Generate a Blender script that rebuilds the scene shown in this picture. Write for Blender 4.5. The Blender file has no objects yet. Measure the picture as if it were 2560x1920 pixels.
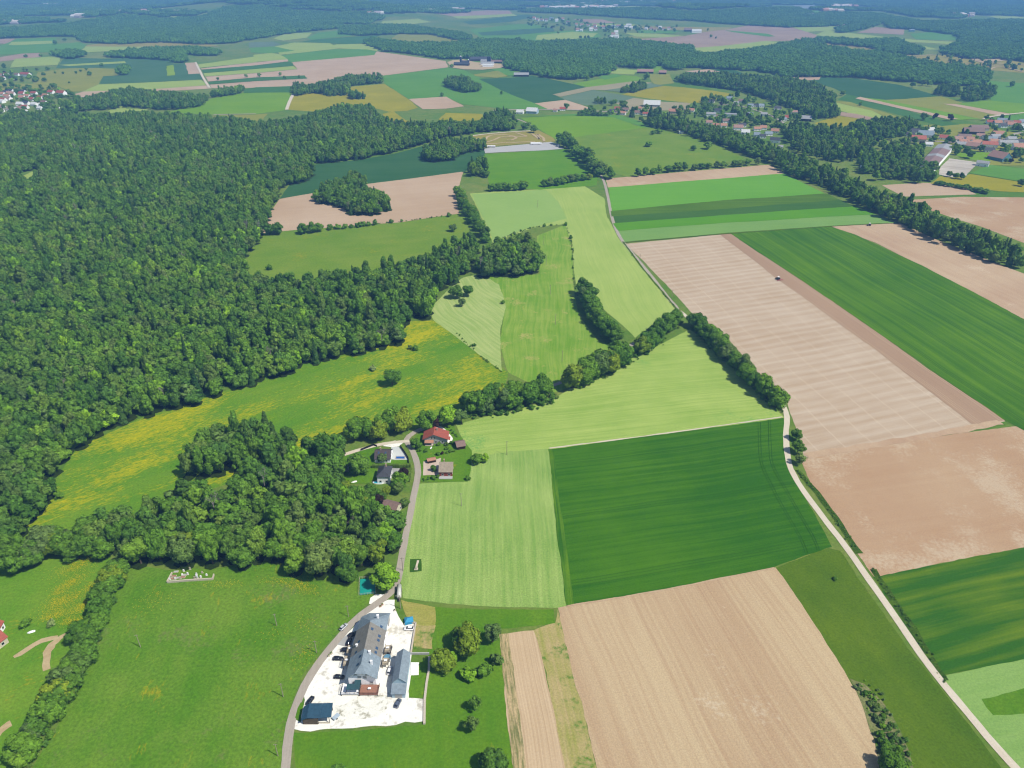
import bpy, bmesh, math, random
import numpy as np
from mathutils import Vector, Matrix, Euler

sc = bpy.context.scene
col = sc.collection
R = math.radians

# ------------------------------------------------------------------ camera, sky, sun, exposure
CAM_H = 250.0
FPX = 1837.0                                    # focal length in pixels of the 2560 px wide photograph
PITCH = math.atan((960 + 75) / FPX)             # horizon lies 75 px above the top edge
cam = bpy.data.cameras.new('camera')
cam.sensor_fit = 'HORIZONTAL'; cam.sensor_width = 36.0; cam.lens = FPX / 2560 * 36.0
cam.clip_start = 1.0; cam.clip_end = 60000.0
cam_ob = bpy.data.objects.new('camera', cam); col.objects.link(cam_ob)
cam_ob.location = (0, 0, CAM_H); cam_ob.rotation_euler = (math.pi / 2 - PITCH, 0, 0)
sc.camera = cam_ob

SUN_EL, SUN_AZ = R(54.0), R(117.0)              # azimuth clockwise from +Y (the viewing direction)
sun_dir = Vector((math.sin(SUN_AZ) * math.cos(SUN_EL), math.cos(SUN_AZ) * math.cos(SUN_EL), math.sin(SUN_EL)))
world = bpy.data.worlds.new('World'); sc.world = world; world.use_nodes = True
wn = world.node_tree; wn.nodes.clear()
w_out = wn.nodes.new('ShaderNodeOutputWorld'); w_bg = wn.nodes.new('ShaderNodeBackground'); w_sky = wn.nodes.new('ShaderNodeTexSky')
w_sky.sky_type = 'NISHITA'; w_sky.sun_disc = False; w_sky.sun_elevation = SUN_EL; w_sky.sun_rotation = SUN_AZ; w_sky.altitude = 400
w_bg.inputs['Strength'].default_value = 0.092
wn.links.new(w_sky.outputs[0], w_bg.inputs[0]); wn.links.new(w_bg.outputs[0], w_out.inputs[0])
sun = bpy.data.lights.new('sun', 'SUN'); sun.energy = 4.4; sun.angle = R(0.53); sun.color = (1.0, 0.955, 0.88)
sun_ob = bpy.data.objects.new('sun', sun); col.objects.link(sun_ob)
sun_ob.location = (0, 0, 900); sun_ob.rotation_euler = (-sun_dir).to_track_quat('-Z', 'Y').to_euler()
sc.view_settings.view_transform = 'Standard'; sc.view_settings.look = 'None'
sc.view_settings.exposure = 0.36; sc.view_settings.gamma = 1.0; sc.view_settings.use_curve_mapping = False
sc.render.engine = 'CYCLES'
sc.cycles.max_bounces = 5; sc.cycles.diffuse_bounces = 2; sc.cycles.glossy_bounces = 2
sc.cycles.transmission_bounces = 3; sc.cycles.volume_bounces = 0; sc.cycles.transparent_max_bounces = 4
sc.cycles.use_adaptive_sampling = True; sc.cycles.adaptive_threshold = 0.02
sc.cycles.use_denoising = True
sc.cycles.pixel_filter_type = 'BLACKMAN_HARRIS'; sc.cycles.filter_width = 1.2

# ------------------------------------------------------------------ picture position -> place on the terrain
S_O = 2560 / 2212                               # positions below are read off a 2212 px wide view of the photograph
CP, SP = math.cos(PITCH), math.sin(PITCH)
HILLS = []                                      # (x, y, height, sigma_x, sigma_y)
def hgt(x, y):
    z = 0.0
    for (hx, hy, h, sx, sy) in HILLS:
        a = ((x - hx) / sx) ** 2 + ((y - hy) / sy) ** 2
        if a < 16: z += h * math.exp(-0.5 * a)
    return z
def ray(ox, oy):
    x = (ox * S_O - 1280) / FPX; y = (960 - oy * S_O) / FPX
    return x, y * SP + CP, y * CP - SP
def gz(ox, oy, z=0.0):
    dx, dy, dz = ray(ox, oy); t = (z - CAM_H) / min(dz, -1e-3)
    return dx * t, dy * t
def G(ox, oy):
    x, y = gz(ox, oy, 0.0)
    if y > 2300:
        dx, dy, dz = ray(ox, oy); dz = min(dz, -1e-3); t0 = (-CAM_H) / dz
        n = 120; tp = t0 * 0.35
        for i in range(1, n + 1):
            t = t0 * (0.35 + 0.65 * i / n)
            if CAM_H + dz * t < hgt(dx * t, dy * t):
                lo, hi = tp, t
                for _ in range(10):
                    m = (lo + hi) / 2
                    if CAM_H + dz * m < hgt(dx * m, dy * m): hi = m
                    else: lo = m
                return dx * hi, dy * hi
            tp = t
    return x, y
def proj(X, Y, Z):
    dz = Z - CAM_H; zc = Y * CP - dz * SP; yc = Y * SP + dz * CP
    if zc < 1: return (-9999, -9999)
    return (1280 + FPX * X / zc) / S_O, (960 - FPX * yc / zc) / S_O
def depth(X, Y, Z=0): return Y * CP - (Z - CAM_H) * SP
def T0(*p): return [(u / 4, v / 4) for u, v in p]
def T1(*p): return [(553 + u / 4, v / 4) for u, v in p]
def T2(*p): return [(1106 + u / 4, v / 4) for u, v in p]
def T3(*p): return [(1659 + u / 4, v / 4) for u, v in p]
def inpoly(px, py, poly):
    c = False; n = len(poly); j = n - 1
    for i in range(n):
        xi, yi = poly[i]; xj, yj = poly[j]
        if (yi > py) != (yj > py) and px < (xj - xi) * (py - yi) / (yj - yi) + xi: c = not c
        j = i
    return c
for (ox, oy, h, sx, sy) in [(590, 27, 75, 520, 420), (700, 34, 35, 500, 300), (1640, 34, 38, 700, 330), (1380, 28, 22, 500, 260), (330, 44, 22, 600, 260), (2080, 60, 18, 500, 300)]:
    x, y = gz(ox, oy); HILLS.append((x, y, h, sx, sy))

# ------------------------------------------------------------------ objects
def tag(o, label=None, cat=None, group=None, kind=None):
    if label: o['label'] = label
    if cat: o['category'] = cat
    if group: o['group'] = group
    if kind: o['kind'] = kind
    return o
def link(name, me, mat=None, parent=None, loc=None, rz=0.0, scale=None):
    o = bpy.data.objects.new(name, me); col.objects.link(o)
    if mat is not None and me is not None:
        if not me.materials: me.materials.append(mat)
    if parent is not None: o.parent = parent
    if loc is not None: o.location = loc
    if rz: o.rotation_euler = (0, 0, rz)
    if scale is not None: o.scale = scale
    return o
def empty(name, loc=(0, 0, 0), rz=0.0, scale=1.0):
    o = bpy.data.objects.new(name, None); col.objects.link(o)
    o.location = loc; o.rotation_euler = (0, 0, rz); o.empty_display_size = 0.5
    if scale != 1.0: o.scale = (scale,) * 3
    return o
def copy_tree(o, parent=None):
    c = o.copy(); col.objects.link(c); c.parent = parent
    for ch in list(o.children): copy_tree(ch, c)
    return c
class MB:
    """collects faces; build() links them as one mesh object"""
    def __init__(s): s.v = []; s.f = []
    def add(s, vs, fs):
        n = len(s.v); s.v += [tuple(p) for p in vs]; s.f += [tuple(i + n for i in f) for f in fs]; return s
    def box(s, x0, x1, y0, y1, z0, z1):
        return s.add([(x0, y0, z0), (x1, y0, z0), (x1, y1, z0), (x0, y1, z0), (x0, y0, z1), (x1, y0, z1), (x1, y1, z1), (x0, y1, z1)],
                     [(0, 3, 2, 1), (4, 5, 6, 7), (0, 1, 5, 4), (1, 2, 6, 5), (2, 3, 7, 6), (3, 0, 4, 7)])
    def tube(s, a, b, r0, r1=None, n=7, caps=True):
        r1 = r0 if r1 is None else r1
        a = Vector(a); b = Vector(b); d = (b - a).normalized()
        u = d.orthogonal().normalized(); w = d.cross(u)
        vs = [a + (u * math.cos(t) + w * math.sin(t)) * r0 for t in [2 * math.pi * i / n for i in range(n)]]
        vs += [b + (u * math.cos(t) + w * math.sin(t)) * r1 for t in [2 * math.pi * i / n for i in range(n)]]
        fs = [(i, (i + 1) % n, n + (i + 1) % n, n + i) for i in range(n)]
        if caps: fs += [tuple(range(n - 1, -1, -1)), tuple(range(n, 2 * n))]
        return s.add(vs, fs)
    def prism(s, poly, z0, z1):
        n = len(poly)
        area = sum(poly[i][0] * poly[(i + 1) % n][1] - poly[(i + 1) % n][0] * poly[i][1] for i in range(n))
        if area < 0: poly = poly[::-1]
        vs = [(x, y, z0) for x, y in poly] + [(x, y, z1) for x, y in poly]
        fs = [tuple(range(n - 1, -1, -1)), tuple(range(n, 2 * n))] + [(i, (i + 1) % n, n + (i + 1) % n, n + i) for i in range(n)]
        return s.add(vs, fs)
    def mesh(s, name, mat=None, smooth=False):
        me = bpy.data.meshes.new(name); me.from_pydata(s.v, [], s.f); me.update()
        if mat: me.materials.append(mat)
        if smooth: me.polygons.foreach_set('use_smooth', [True] * len(me.polygons))
        return me
    def build(s, name, mat=None, parent=None, smooth=False, loc=None):
        return link(name, s.mesh(name, mat, smooth), None, parent, loc)
def ordinal(n):
    w = ['first', 'second', 'third', 'fourth', 'fifth', 'sixth', 'seventh', 'eighth', 'ninth', 'tenth', 'eleventh', 'twelfth']
    if n <= 12: return w[n - 1]
    return '%d%s' % (n, 'th' if 10 < n % 100 < 14 else {1: 'st', 2: 'nd', 3: 'rd'}.get(n % 10, 'th'))

# ------------------------------------------------------------------ materials
K = 1.62                                        # brightness of a fully sunlit white sheet at this exposure
def lin(c): c /= 255.0; return c / 12.92 if c <= 0.04045 else ((c + 0.055) / 1.055) ** 2.4
def P(r, g, b, k=None):                         # base colour of a thing whose sunlit colour in the photograph is r, g, b
    return tuple(min(0.86, max(lin(c) * 0.45, lin(c) - a) / ((k or K) * q)) for c, q, a in ((r, 1.0, 0.003), (g, 1.0, 0.007), (b, 1.10, 0.017))) + (1.0,)   # less the light the air itself adds
class N:
    def __init__(s, name):
        s.m = bpy.data.materials.new(name); s.m.use_nodes = True; s.t = s.m.node_tree; s.t.nodes.clear()
        s.out = s.t.nodes.new('ShaderNodeOutputMaterial')
    def n(s, typ, **kw):
        nd = s.t.nodes.new(typ)
        for k, v in kw.items(): setattr(nd, k, v)
        return nd
    def l(s, a, b): s.t.links.new(a, b)
    def val(s, sock, v):
        if hasattr(v, 'is_linked') or hasattr(v, 'links'): s.l(v, sock)
        else: sock.default_value = v
    def math(s, op, a, b=0.0, c=None, clamp=False):
        nd = s.n('ShaderNodeMath', operation=op, use_clamp=clamp); s.val(nd.inputs[0], a); s.val(nd.inputs[1], b)
        if c is not None: s.val(nd.inputs[2], c)
        return nd.outputs[0]
    def mix(s, f, a, b, bt='MIX'):
        nd = s.n('ShaderNodeMix', data_type='RGBA', blend_type=bt, clamp_factor=True)
        s.val(nd.inputs[0], f); s.val(nd.inputs[6], a); s.val(nd.inputs[7], b); return nd.outputs[2]
    def noise(s, vec, scale, detail=3.0, rough=0.55):
        nd = s.n('ShaderNodeTexNoise'); s.l(vec, nd.inputs['Vector']); nd.inputs['Scale'].default_value = scale
        nd.inputs['Detail'].default_value = detail; nd.inputs['Roughness'].default_value = rough; return nd.outputs['Fac']
    def maprange(s, v, a, b, c=0.0, d=1.0):
        nd = s.n('ShaderNodeMapRange', clamp=True); s.val(nd.inputs[0], v)
        for i, q in enumerate((a, b, c, d)): nd.inputs[i + 1].default_value = q
        return nd.outputs[0]
    def pos(s): return s.n('ShaderNodeNewGeometry').outputs['Position']
    def rot(s, vec, ang, sx, sy):
        r = s.n('ShaderNodeVectorRotate', rotation_type='Z_AXIS'); s.l(vec, r.inputs['Vector']); r.inputs['Angle'].default_value = -ang
        m = s.n('ShaderNodeVectorMath', operation='MULTIPLY'); s.l(r.outputs[0], m.inputs[0]); m.inputs[1].default_value = (sx, sy, 0.0)
        return m.outputs[0]
    def surf(s, color, rough=0.9, spec=0.15, bump=None, metal=0.0, bump_d=0.3):
        p = s.n('ShaderNodeBsdfPrincipled'); s.val(p.inputs['Base Color'], color); p.inputs['Roughness'].default_value = rough
        p.inputs['Specular IOR Level'].default_value = spec; p.inputs['Metallic'].default_value = metal
        if bump is not None:
            b = s.n('ShaderNodeBump'); b.inputs['Strength'].default_value = 1.0; b.inputs['Distance'].default_value = bump_d
            s.l(bump, b.inputs['Height']); s.l(b.outputs[0], p.inputs['Normal'])
        s.l(p.outputs[0], s.out.inputs[0]); return s.m
_pm = {}
def plain(name, c, rough=0.7, spec=0.3, var=0.12, scale=1.5, metal=0.0):
    if name in _pm: return _pm[name]
    b = N(name); f = b.noise(b.pos(), scale, 4); f = b.maprange(f, 0.3, 0.7, 1 - var, 1 + var)
    m = b.surf(b.mix(1.0, c, f, 'MULTIPLY'), rough, spec, metal=metal); _pm[name] = m; return m

def field_mat(name, c1, c2, ang=0.0, stripe=3.0, sa=0.5, patch=60.0, pa=0.5, fine=0.12, finesc=0.7, bias=0.0,
              flower=None, fthr=0.52, fscale=45.0, fstretch=(1, 1), tram=None, c3=None, p3=90.0, t3=0.58, bandlen=250.0, bump=0.1, wob=6.0, pstr=1.0):
    """crop or meadow: c1 and c2 mingle in streaks along the row direction and in patches; flowers and wheel tracks on top"""
    b = N(name); pos = b.pos()
    if wob:                                     # rows never run dead straight
        wn_ = b.n('ShaderNodeTexNoise'); b.l(pos, wn_.inputs['Vector']); wn_.inputs['Scale'].default_value = 0.012; wn_.inputs['Detail'].default_value = 1.0
        ma = b.n('ShaderNodeVectorMath', operation='MULTIPLY_ADD'); b.l(wn_.outputs['Color'], ma.inputs[0]); ma.inputs[1].default_value = (wob, wob, 0); b.l(pos, ma.inputs[2]); rpos = ma.outputs[0]
    else: rpos = pos
    st = b.noise(b.rot(rpos, ang, 1.0 / bandlen, 1.0 / stripe), 1.0, 3, 0.6)
    pt = b.noise(b.rot(pos, ang, pstr, 1.0), 1.0 / patch, 4, 0.6)
    f = b.math('ADD', b.math('MULTIPLY', b.math('SUBTRACT', st, 0.5), sa * 3.0), b.math('MULTIPLY', b.math('SUBTRACT', pt, 0.5), pa * 4.0))
    f = b.math('ADD', f, 0.5 + bias, clamp=True)
    c = b.mix(f, c1, c2)
    if c3 is not None:
        g = b.math('ADD', b.noise(pos, 1.0 / p3, 5, 0.65), b.math('MULTIPLY', b.math('SUBTRACT', b.noise(pos, 0.6, 2), 0.5), 0.35))
        c = b.mix(b.maprange(g, t3, t3 + 0.12), c, c3)
    if flower is not None:
        big = b.noise(b.rot(pos, ang, fstretch[0], fstretch[1]), 1.0 / fscale, 3, 0.6)
        sm = b.noise(b.rot(pos, ang, 0.22, 0.6), 1.0, 3, 0.7)
        g = b.math('ADD', big, b.math('MULTIPLY', b.math('SUBTRACT', sm, 0.5), 0.85))
        c = b.mix(b.maprange(g, fthr, fthr + 0.24, 0.0, 0.9), c, flower)
    if tram is not None:
        period, width, tcol, amt = tram
        sx = b.n('ShaderNodeSeparateXYZ'); b.l(b.rot(rpos, ang, 1.0, 1.0), sx.inputs[0])
        q = b.math('PINGPONG', b.math('ADD', sx.outputs[1], 5000.0), period / 2)
        w = b.math('ADD', b.math('LESS_THAN', q, width), b.math('LESS_THAN', b.math('ABSOLUTE', b.math('SUBTRACT', q, 1.8)), width), clamp=True)
        c = b.mix(b.math('MULTIPLY', w, amt), c, tcol)
    fn = b.noise(pos, finesc, 4, 0.7)
    c = b.mix(1.0, c, b.maprange(fn, 0.25, 0.75, 1 - fine * 2, 1 + fine * 2), 'MULTIPLY')
    return b.surf(c, 0.95, 0.08, bump=fn if bump else None, bump_d=bump)

# ------------------------------------------------------------------ ground
GX0, GX1, GY0, GY1, GS = -9000, 9000, -1500, 16000, 100
def make_ground(mat):
    nx = (GX1 - GX0) // GS + 1; ny = (GY1 - GY0) // GS + 1
    v = [(GX0 + i * GS, GY0 + j * GS, hgt(GX0 + i * GS, GY0 + j * GS)) for j in range(ny) for i in range(nx)]
    f = [(j * nx + i, j * nx + i + 1, (j + 1) * nx + i + 1, (j + 1) * nx + i) for j in range(ny - 1) for i in range(nx - 1)]
    me = bpy.data.meshes.new('ground'); me.from_pydata(v, [], f); me.update()
    o = link('ground', me, mat); tag(o, 'rolling green countryside ground reaching to the horizon', None, None, 'structure')
_fi = 0
def edge_pts(world, step, amp, seed):
    rnd = random.Random(seed); out = []
    n = len(world)
    for i in range(n):
        a = Vector(world[i]); b_ = Vector(world[(i + 1) % n]); d = b_ - a; L = d.length
        if L < 1e-6: continue
        nm = Vector((-d.y, d.x)) / L; k = max(1, min(160, int(L / step)))
        ph = rnd.random() * 9
        for j in range(k):
            t = j / k
            w = 0 if j == 0 else amp * (0.6 * math.sin(ph + t * L / 23.0) + 0.7 * (rnd.random() - 0.5))
            out.append(a + d * t + nm * w)
    return out
def sheet(name, poly, mat, label, layer=1, world=False, amp=None, kind='structure'):
    """a field, yard or path laid on the terrain; poly in picture positions unless world"""
    global _fi
    _fi += 1
    w = poly if world else [G(x, y) for x, y in poly]
    D = sum(math.hypot(x, y) for x, y in w) / len(w)
    k = max(1.0, D / 420.0)
    zo = (0.035 * layer + 0.006 * (_fi % 5)) * k
    pts = edge_pts(w, 3.2 * k, (0.6 * k ** 0.5) if amp is None else amp, _fi)
    bm = bmesh.new(); vs = [bm.verts.new((p.x, p.y, 0)) for p in pts]
    try: fc = bm.faces.new(vs)
    except Exception: fc = None
    bmesh.ops.triangulate(bm, faces=bm.faces[:], ngon_method='EAR_CLIP')
    if D > 2000:
        xs = [p.x for p in pts]; ys = [p.y for p in pts]
        for ax, lo, hi in ((0, min(xs), max(xs)), (1, min(ys), max(ys))):
            g = math.floor(lo / GS) * GS + GS
            while g < hi:
                co = [0, 0, 0]; no = [0, 0, 0]; co[ax] = g; no[ax] = 1
                bmesh.ops.bisect_plane(bm, geom=bm.verts[:] + bm.edges[:] + bm.faces[:], plane_co=co, plane_no=no); g += GS
    for v in bm.verts: v.co.z = hgt(v.co.x, v.co.y) + zo
    bmesh.ops.recalc_face_normals(bm, faces=bm.faces[:])
    me = bpy.data.meshes.new(name); bm.to_mesh(me); bm.free(); me.update()
    if len(me.polygons) and sum(p.normal.z for p in me.polygons) < 0: me.flip_normals()
    o = link(name, me, mat); tag(o, label, None, None, kind); return o
def ribbon(name, pts, width, mat, label, layer=4, world=False, jit=0.15):
    """a road or track along a line of picture positions"""
    global _fi
    _fi += 1
    w = [Vector(p) if world else Vector(G(*p)) for p in pts]
    out = []
    for i in range(len(w) - 1):                 # Catmull-Rom
        p0 = w[max(0, i - 1)]; p1 = w[i]; p2 = w[i + 1]; p3 = w[min(len(w) - 1, i + 2)]
        k = max(2, min(60, int((p2 - p1).length / 6)))
        for j in range(k):
            t = j / k
            out.append(0.5 * ((2 * p1) + (p2 - p0) * t + (2 * p0 - 5 * p1 + 4 * p2 - p3) * t * t + (3 * p1 - p0 - 3 * p2 + p3) * t ** 3))
    out.append(w[-1]); rnd = random.Random(_fi); vs = []; fs = []
    D = sum(p.length for p in w) / len(w); zo = (0.035 * layer + 0.006 * (_fi % 5)) * max(1.0, D / 420.0)
    for i, p in enumerate(out):
        d = (out[min(len(out) - 1, i + 1)] - out[max(0, i - 1)]).normalized(); nm = Vector((-d.y, d.x))
        for sgn in (1, -1):
            q = p + nm * sgn * (width / 2 + (rnd.random() - 0.5) * 2 * jit); vs.append((q.x, q.y, hgt(q.x, q.y) + zo))
        if i: n = 2 * i; fs.append((n - 2, n - 1, n + 1, n))
    me = bpy.data.meshes.new(name); me.from_pydata(vs, [], fs); me.update()
    if sum(p.normal.z for p in me.polygons) < 0: me.flip_normals()
    o = link(name, me, mat); tag(o, label, None, None, 'structure'); return o

# ------------------------------------------------------------------ fields, roads, yards
def DA(p, q):
    a = G(*p); b_ = G(*q); return math.atan2(b_[1] - a[1], b_[0] - a[0])
_b = N('countryside_grass'); _p = _b.pos()
_f = _b.math('ADD', _b.noise(_p, 1 / 260.0, 4, 0.6), _b.math('MULTIPLY', _b.math('SUBTRACT', _b.noise(_p, 1 / 14.0, 4, 0.65), 0.5), 0.6))
_c = _b.mix(_b.maprange(_f, 0.35, 0.68), P(96, 138, 58), P(140, 152, 84))
_c = _b.mix(1.0, _c, _b.maprange(_b.noise(_p, 0.6, 3), 0.25, 0.75, 0.78, 1.2), 'MULTIPLY')
make_ground(_b.surf(_c, 0.95, 0.08))

YEL = P(206, 186, 22)
A_dark = DA((1185, 970), (1690, 905)); A_up = DA((1290, 1659), (1205, 1312)); A_stub = DA((1555, 508), (2100, 890)); A_xst = DA((1700, 800), (2000, 745))
M_meadow = field_mat('meadow_grass', P(92, 142, 44), P(120, 156, 62), A_up, 9, 0.35, 30, 0.7, 0.2, 0.8, flower=P(188, 172, 36), fthr=0.665, fscale=18, c3=P(124, 142, 84), p3=34, t3=0.57)
M_meadow2 = field_mat('pasture_grass', P(100, 152, 50), P(130, 164, 62), DA((0, 1400), (200, 1350)), 8, 0.3, 30, 0.6, 0.15, 0.8, flower=P(190, 172, 36), fthr=0.67, fscale=20)
M_buttercup = field_mat('buttercup_meadow', P(94, 148, 48), P(124, 160, 56), DA((200, 1040), (640, 890)), 10, 0.4, 40, 0.5, 0.14, 0.8, flower=P(200, 192, 22), fthr=0.485, fscale=32, fstretch=(0.3, 1.0))
M_buttercup2 = field_mat('buttercup_patch', P(110, 150, 44), P(150, 162, 44), DA((0, 1400), (200, 1350)), 6, 0.4, 14, 0.6, 0.14, 0.8, flower=P(224, 206, 14), fthr=0.38, fscale=11)
M_lawn = field_mat('garden_grass', P(86, 138, 38), P(114, 154, 52), A_up, 6, 0.3, 24, 0.5, 0.13, 0.8, flower=P(178, 170, 40), fthr=0.70, fscale=16)
M_lgreen = field_mat('light_green_crop', P(152, 186, 92), P(184, 206, 116), DA((985, 915), (1490, 860)), 1.6, 0.8, 40, 0.5, 0.18, 1.4, c3=P(132, 182, 98), p3=55, t3=0.6, bandlen=90)
M_lgreen_low = field_mat('light_green_crop_lower', P(138, 176, 92), P(172, 198, 116), DA((1060, 1300), (1060, 1000)), 2.2, 0.85, 30, 0.45, 0.18, 1.4, bandlen=60)
M_dwheat = field_mat('dark_green_wheat', P(56, 112, 18), P(88, 138, 26), A_dark, 3.0, 0.6, 80, 0.5, 0.1, 1.5, bias=-0.15, bandlen=130, tram=(46, 0.35, P(52, 100, 34), 0.35), c3=P(98, 144, 48), p3=70, t3=0.66)
M_dwheat_edge = field_mat('wheat_headland', P(60, 114, 36), P(106, 148, 44), DA((1225, 1300), (1185, 975)), 1.0, 1.0, 30, 0.6, 0.08, 1.2, bandlen=80)
M_stripeg = field_mat('striped_green_wheat', P(64, 116, 20), P(106, 150, 28), A_stub, 4.0, 0.7, 90, 0.35, 0.09, 1.4, bias=-0.05, bandlen=260, tram=(30, 0.4, P(52, 98, 42), 0.55))
M_rgreen = field_mat('green_wheat', P(60, 112, 36), P(122, 148, 42), DA((1900, 1250), (2212, 1180)), 6.0, 0.85, 60, 0.4, 0.09, 1.2, bias=-0.28, bandlen=120)
M_mint = field_mat('mint_green_crop', P(138, 178, 100), P(158, 192, 114), DA((2035, 1460), (2212, 1425)), 4, 0.5, 40, 0.4, 0.1, 1.2, bandlen=100)
M_soil = field_mat('tan_soil', P(216, 192, 160), P(194, 162, 134), DA((1500, 1659), (1330, 1290)), 1.7, 0.6, 55, 0.65, 0.11, 1.6, bias=-0.05, bandlen=260, c3=P(224, 204, 180), p3=60, t3=0.63, pstr=0.22)
M_soil_red = field_mat('reddish_soil', P(194, 158, 130), P(208, 178, 150), DA((1750, 1040), (2212, 980)), 5, 0.3, 85, 0.55, 0.10, 1.8, bias=-0.08, c3=P(214, 190, 166), p3=48, t3=0.52)
M_soil_pale = field_mat('pale_soil', P(198, 166, 142), P(216, 190, 164), DA((1800, 490), (2212, 680)), 6, 0.4, 80, 0.6, 0.08, 1.4, c3=P(226, 204, 182), p3=70, t3=0.63)
M_soil_far = field_mat('dry_soil', P(200, 172, 148), P(212, 186, 164), 0.3, 8, 0.35, 110, 0.7, 0.05, 0.8)
M_soil_dark = field_mat('harrowed_soil', P(178, 148, 128), P(190, 160, 138), A_stub, 1.4, 0.6, 60, 0.3, 0.06, 1.4, bandlen=200, tram=(17, 0.3, P(204, 178, 154), 0.6))
# stubble: pale bands across, wheel lines along
_b = N('banded_stubble'); _p = _b.pos()
_w = _b.n('ShaderNodeTexNoise'); _b.l(_p, _w.inputs['Vector']); _w.inputs['Scale'].default_value = 0.02
_ma = _b.n('ShaderNodeVectorMath', operation='MULTIPLY_ADD'); _b.l(_w.outputs['Color'], _ma.inputs[0]); _ma.inputs[1].default_value = (7, 7, 0); _b.l(_p, _ma.inputs[2])
_sx = _b.n('ShaderNodeSeparateXYZ'); _b.l(_b.rot(_ma.outputs[0], A_xst, 1, 1), _sx.inputs[0])
_q = _b.math('SINE', _b.math('MULTIPLY', _sx.outputs[1], 2 * math.pi / 9.0))
_q = _b.math('ADD', _b.math('MULTIPLY', _q, 0.13), _b.noise(_b.rot(_p, A_xst, 1 / 60.0, 1 / 3.6), 1.0, 4, 0.65))
_q = _b.math('ADD', _q, _b.math('MULTIPLY', _b.math('SUBTRACT', _b.noise(_p, 1 / 45.0, 3), 0.5), 0.7))
_c = _b.mix(_b.maprange(_q, 0.1, 0.95), P(196, 170, 146), P(224, 206, 190))
_sx2 = _b.n('ShaderNodeSeparateXYZ'); _b.l(_b.rot(_ma.outputs[0], A_stub, 1, 1), _sx2.inputs[0])
_q2 = _b.math('PINGPONG', _b.math('ADD', _sx2.outputs[1], 5000.0), 9.0)
_c = _b.mix(_b.math('MULTIPLY', _b.math('LESS_THAN', _q2, 0.4), 0.45), _c, P(232, 212, 192))
_c = _b.mix(1.0, _c, _b.maprange(_b.noise(_p, 1.3, 4, 0.7), 0.25, 0.75, 0.88, 1.1), 'MULTIPLY')
M_stubble = _b.surf(_c, 0.95, 0.08)
M_mown = field_mat('mown_swaths', P(160, 188, 108), P(188, 204, 132), DA((960, 690), (1060, 780)), 2.2, 1.1, 26, 0.3, 0.08, 1.2, bandlen=40, wob=22)
M_mown2 = field_mat('mown_meadow', P(118, 166, 58), P(156, 184, 86), DA((1180, 800), (1190, 520)), 2.2, 0.8, 30, 0.5, 0.1, 1.2, bandlen=50, c3=P(186, 184, 112), p3=24, t3=0.58, wob=14)
M_pale = field_mat('pale_green_crop', P(160, 190, 100), P(184, 204, 118), DA((1360, 700), (1250, 450)), 1.8, 0.6, 60, 0.4, 0.08, 1.0, bandlen=110, wob=14)
M_pale2 = field_mat('bluish_green_crop', P(150, 186, 104), P(164, 196, 114), DA((1050, 440), (1200, 470)), 2.6, 0.5, 60, 0.4, 0.08, 1.0)
M_pasture = field_mat('olive_pasture', P(112, 150, 54), P(134, 160, 66), 0.2, 12, 0.3, 45, 0.6, 0.12, 0.6, flower=P(176, 166, 46), fthr=0.64, fscale=30)
M_rough = field_mat('rough_verge_grass', P(84, 118, 36), P(104, 132, 44), DA((1720, 1300), (2000, 1659)), 9, 0.4, 28, 0.6, 0.14, 1.0, c3=P(120, 130, 80), p3=26, t3=0.66)
M_dry = field_mat('dry_cut_grass', P(162, 166, 84), P(182, 174, 104), 0.0, 3, 0.4, 9, 0.6, 0.14, 1.0)
M_weedy = field_mat('weedy_fallow', P(200, 180, 134), P(168, 168, 98), A_up, 2.0, 0.8, 12, 0.5, 0.12, 1.2, bandlen=60, c3=P(92, 138, 56), p3=11, t3=0.55)
M_rows = field_mat('ridged_soil', P(228, 202, 172), P(204, 176, 146), A_up, 0.9, 1.0, 40, 0.3, 0.05, 1.2, bandlen=200)
M_floor = field_mat('woodland_shade_floor', P(40, 62, 26), P(56, 74, 34), 0, 6, 0.4, 9, 0.6, 0.25, 0.5)  # shade under the trees is put into this dark colour

def fsimple(name, r, g, b_, var=10, ang=0.1, stripe=9, flower=None, fthr=0.6):
    r, g, b_ = min(255, r + 8), g, max(8, b_ - 14)      # the air between adds blue
    return field_mat(name, P(r, g, b_), P(min(255, r + var * 1.5), min(255, g + var), min(255, b_ + var)), ang, stripe, 0.5, 90, 0.5, 0.05, 0.3, flower=flower, fthr=fthr, fscale=60, bump=0)
MF = dict(
    teal=fsimple('teal_green_crop', 66, 118, 92), dteal=fsimple('deep_teal_crop', 50, 106, 80), blue=fsimple('blue_green_crop', 100, 136, 122), lt=fsimple('far_pale_crop', 152, 184, 108),
    gr=fsimple('far_green_crop', 88, 152, 76), br=fsimple('far_bright_crop', 108, 162, 40), dk=fsimple('far_dark_crop', 62, 122, 74), olive=fsimple('far_olive_meadow', 136, 152, 80, flower=P(176, 166, 60), fthr=0.6),
    yel=fsimple('far_yellow_meadow', 150, 156, 52, flower=P(180, 172, 52), fthr=0.5), soil=M_soil_far, soil2=field_mat('far_brown_soil', P(172, 146, 130), P(190, 164, 146), 0.2, 10, 0.4, 150, 0.6, 0.04, 0.3, bump=0),
    grey=fsimple('far_grey_fallow', 158, 160, 144), heath=fsimple('dry_heath', 150, 152, 92), lime=fsimple('lime_green_crop', 130, 172, 36))

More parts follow.
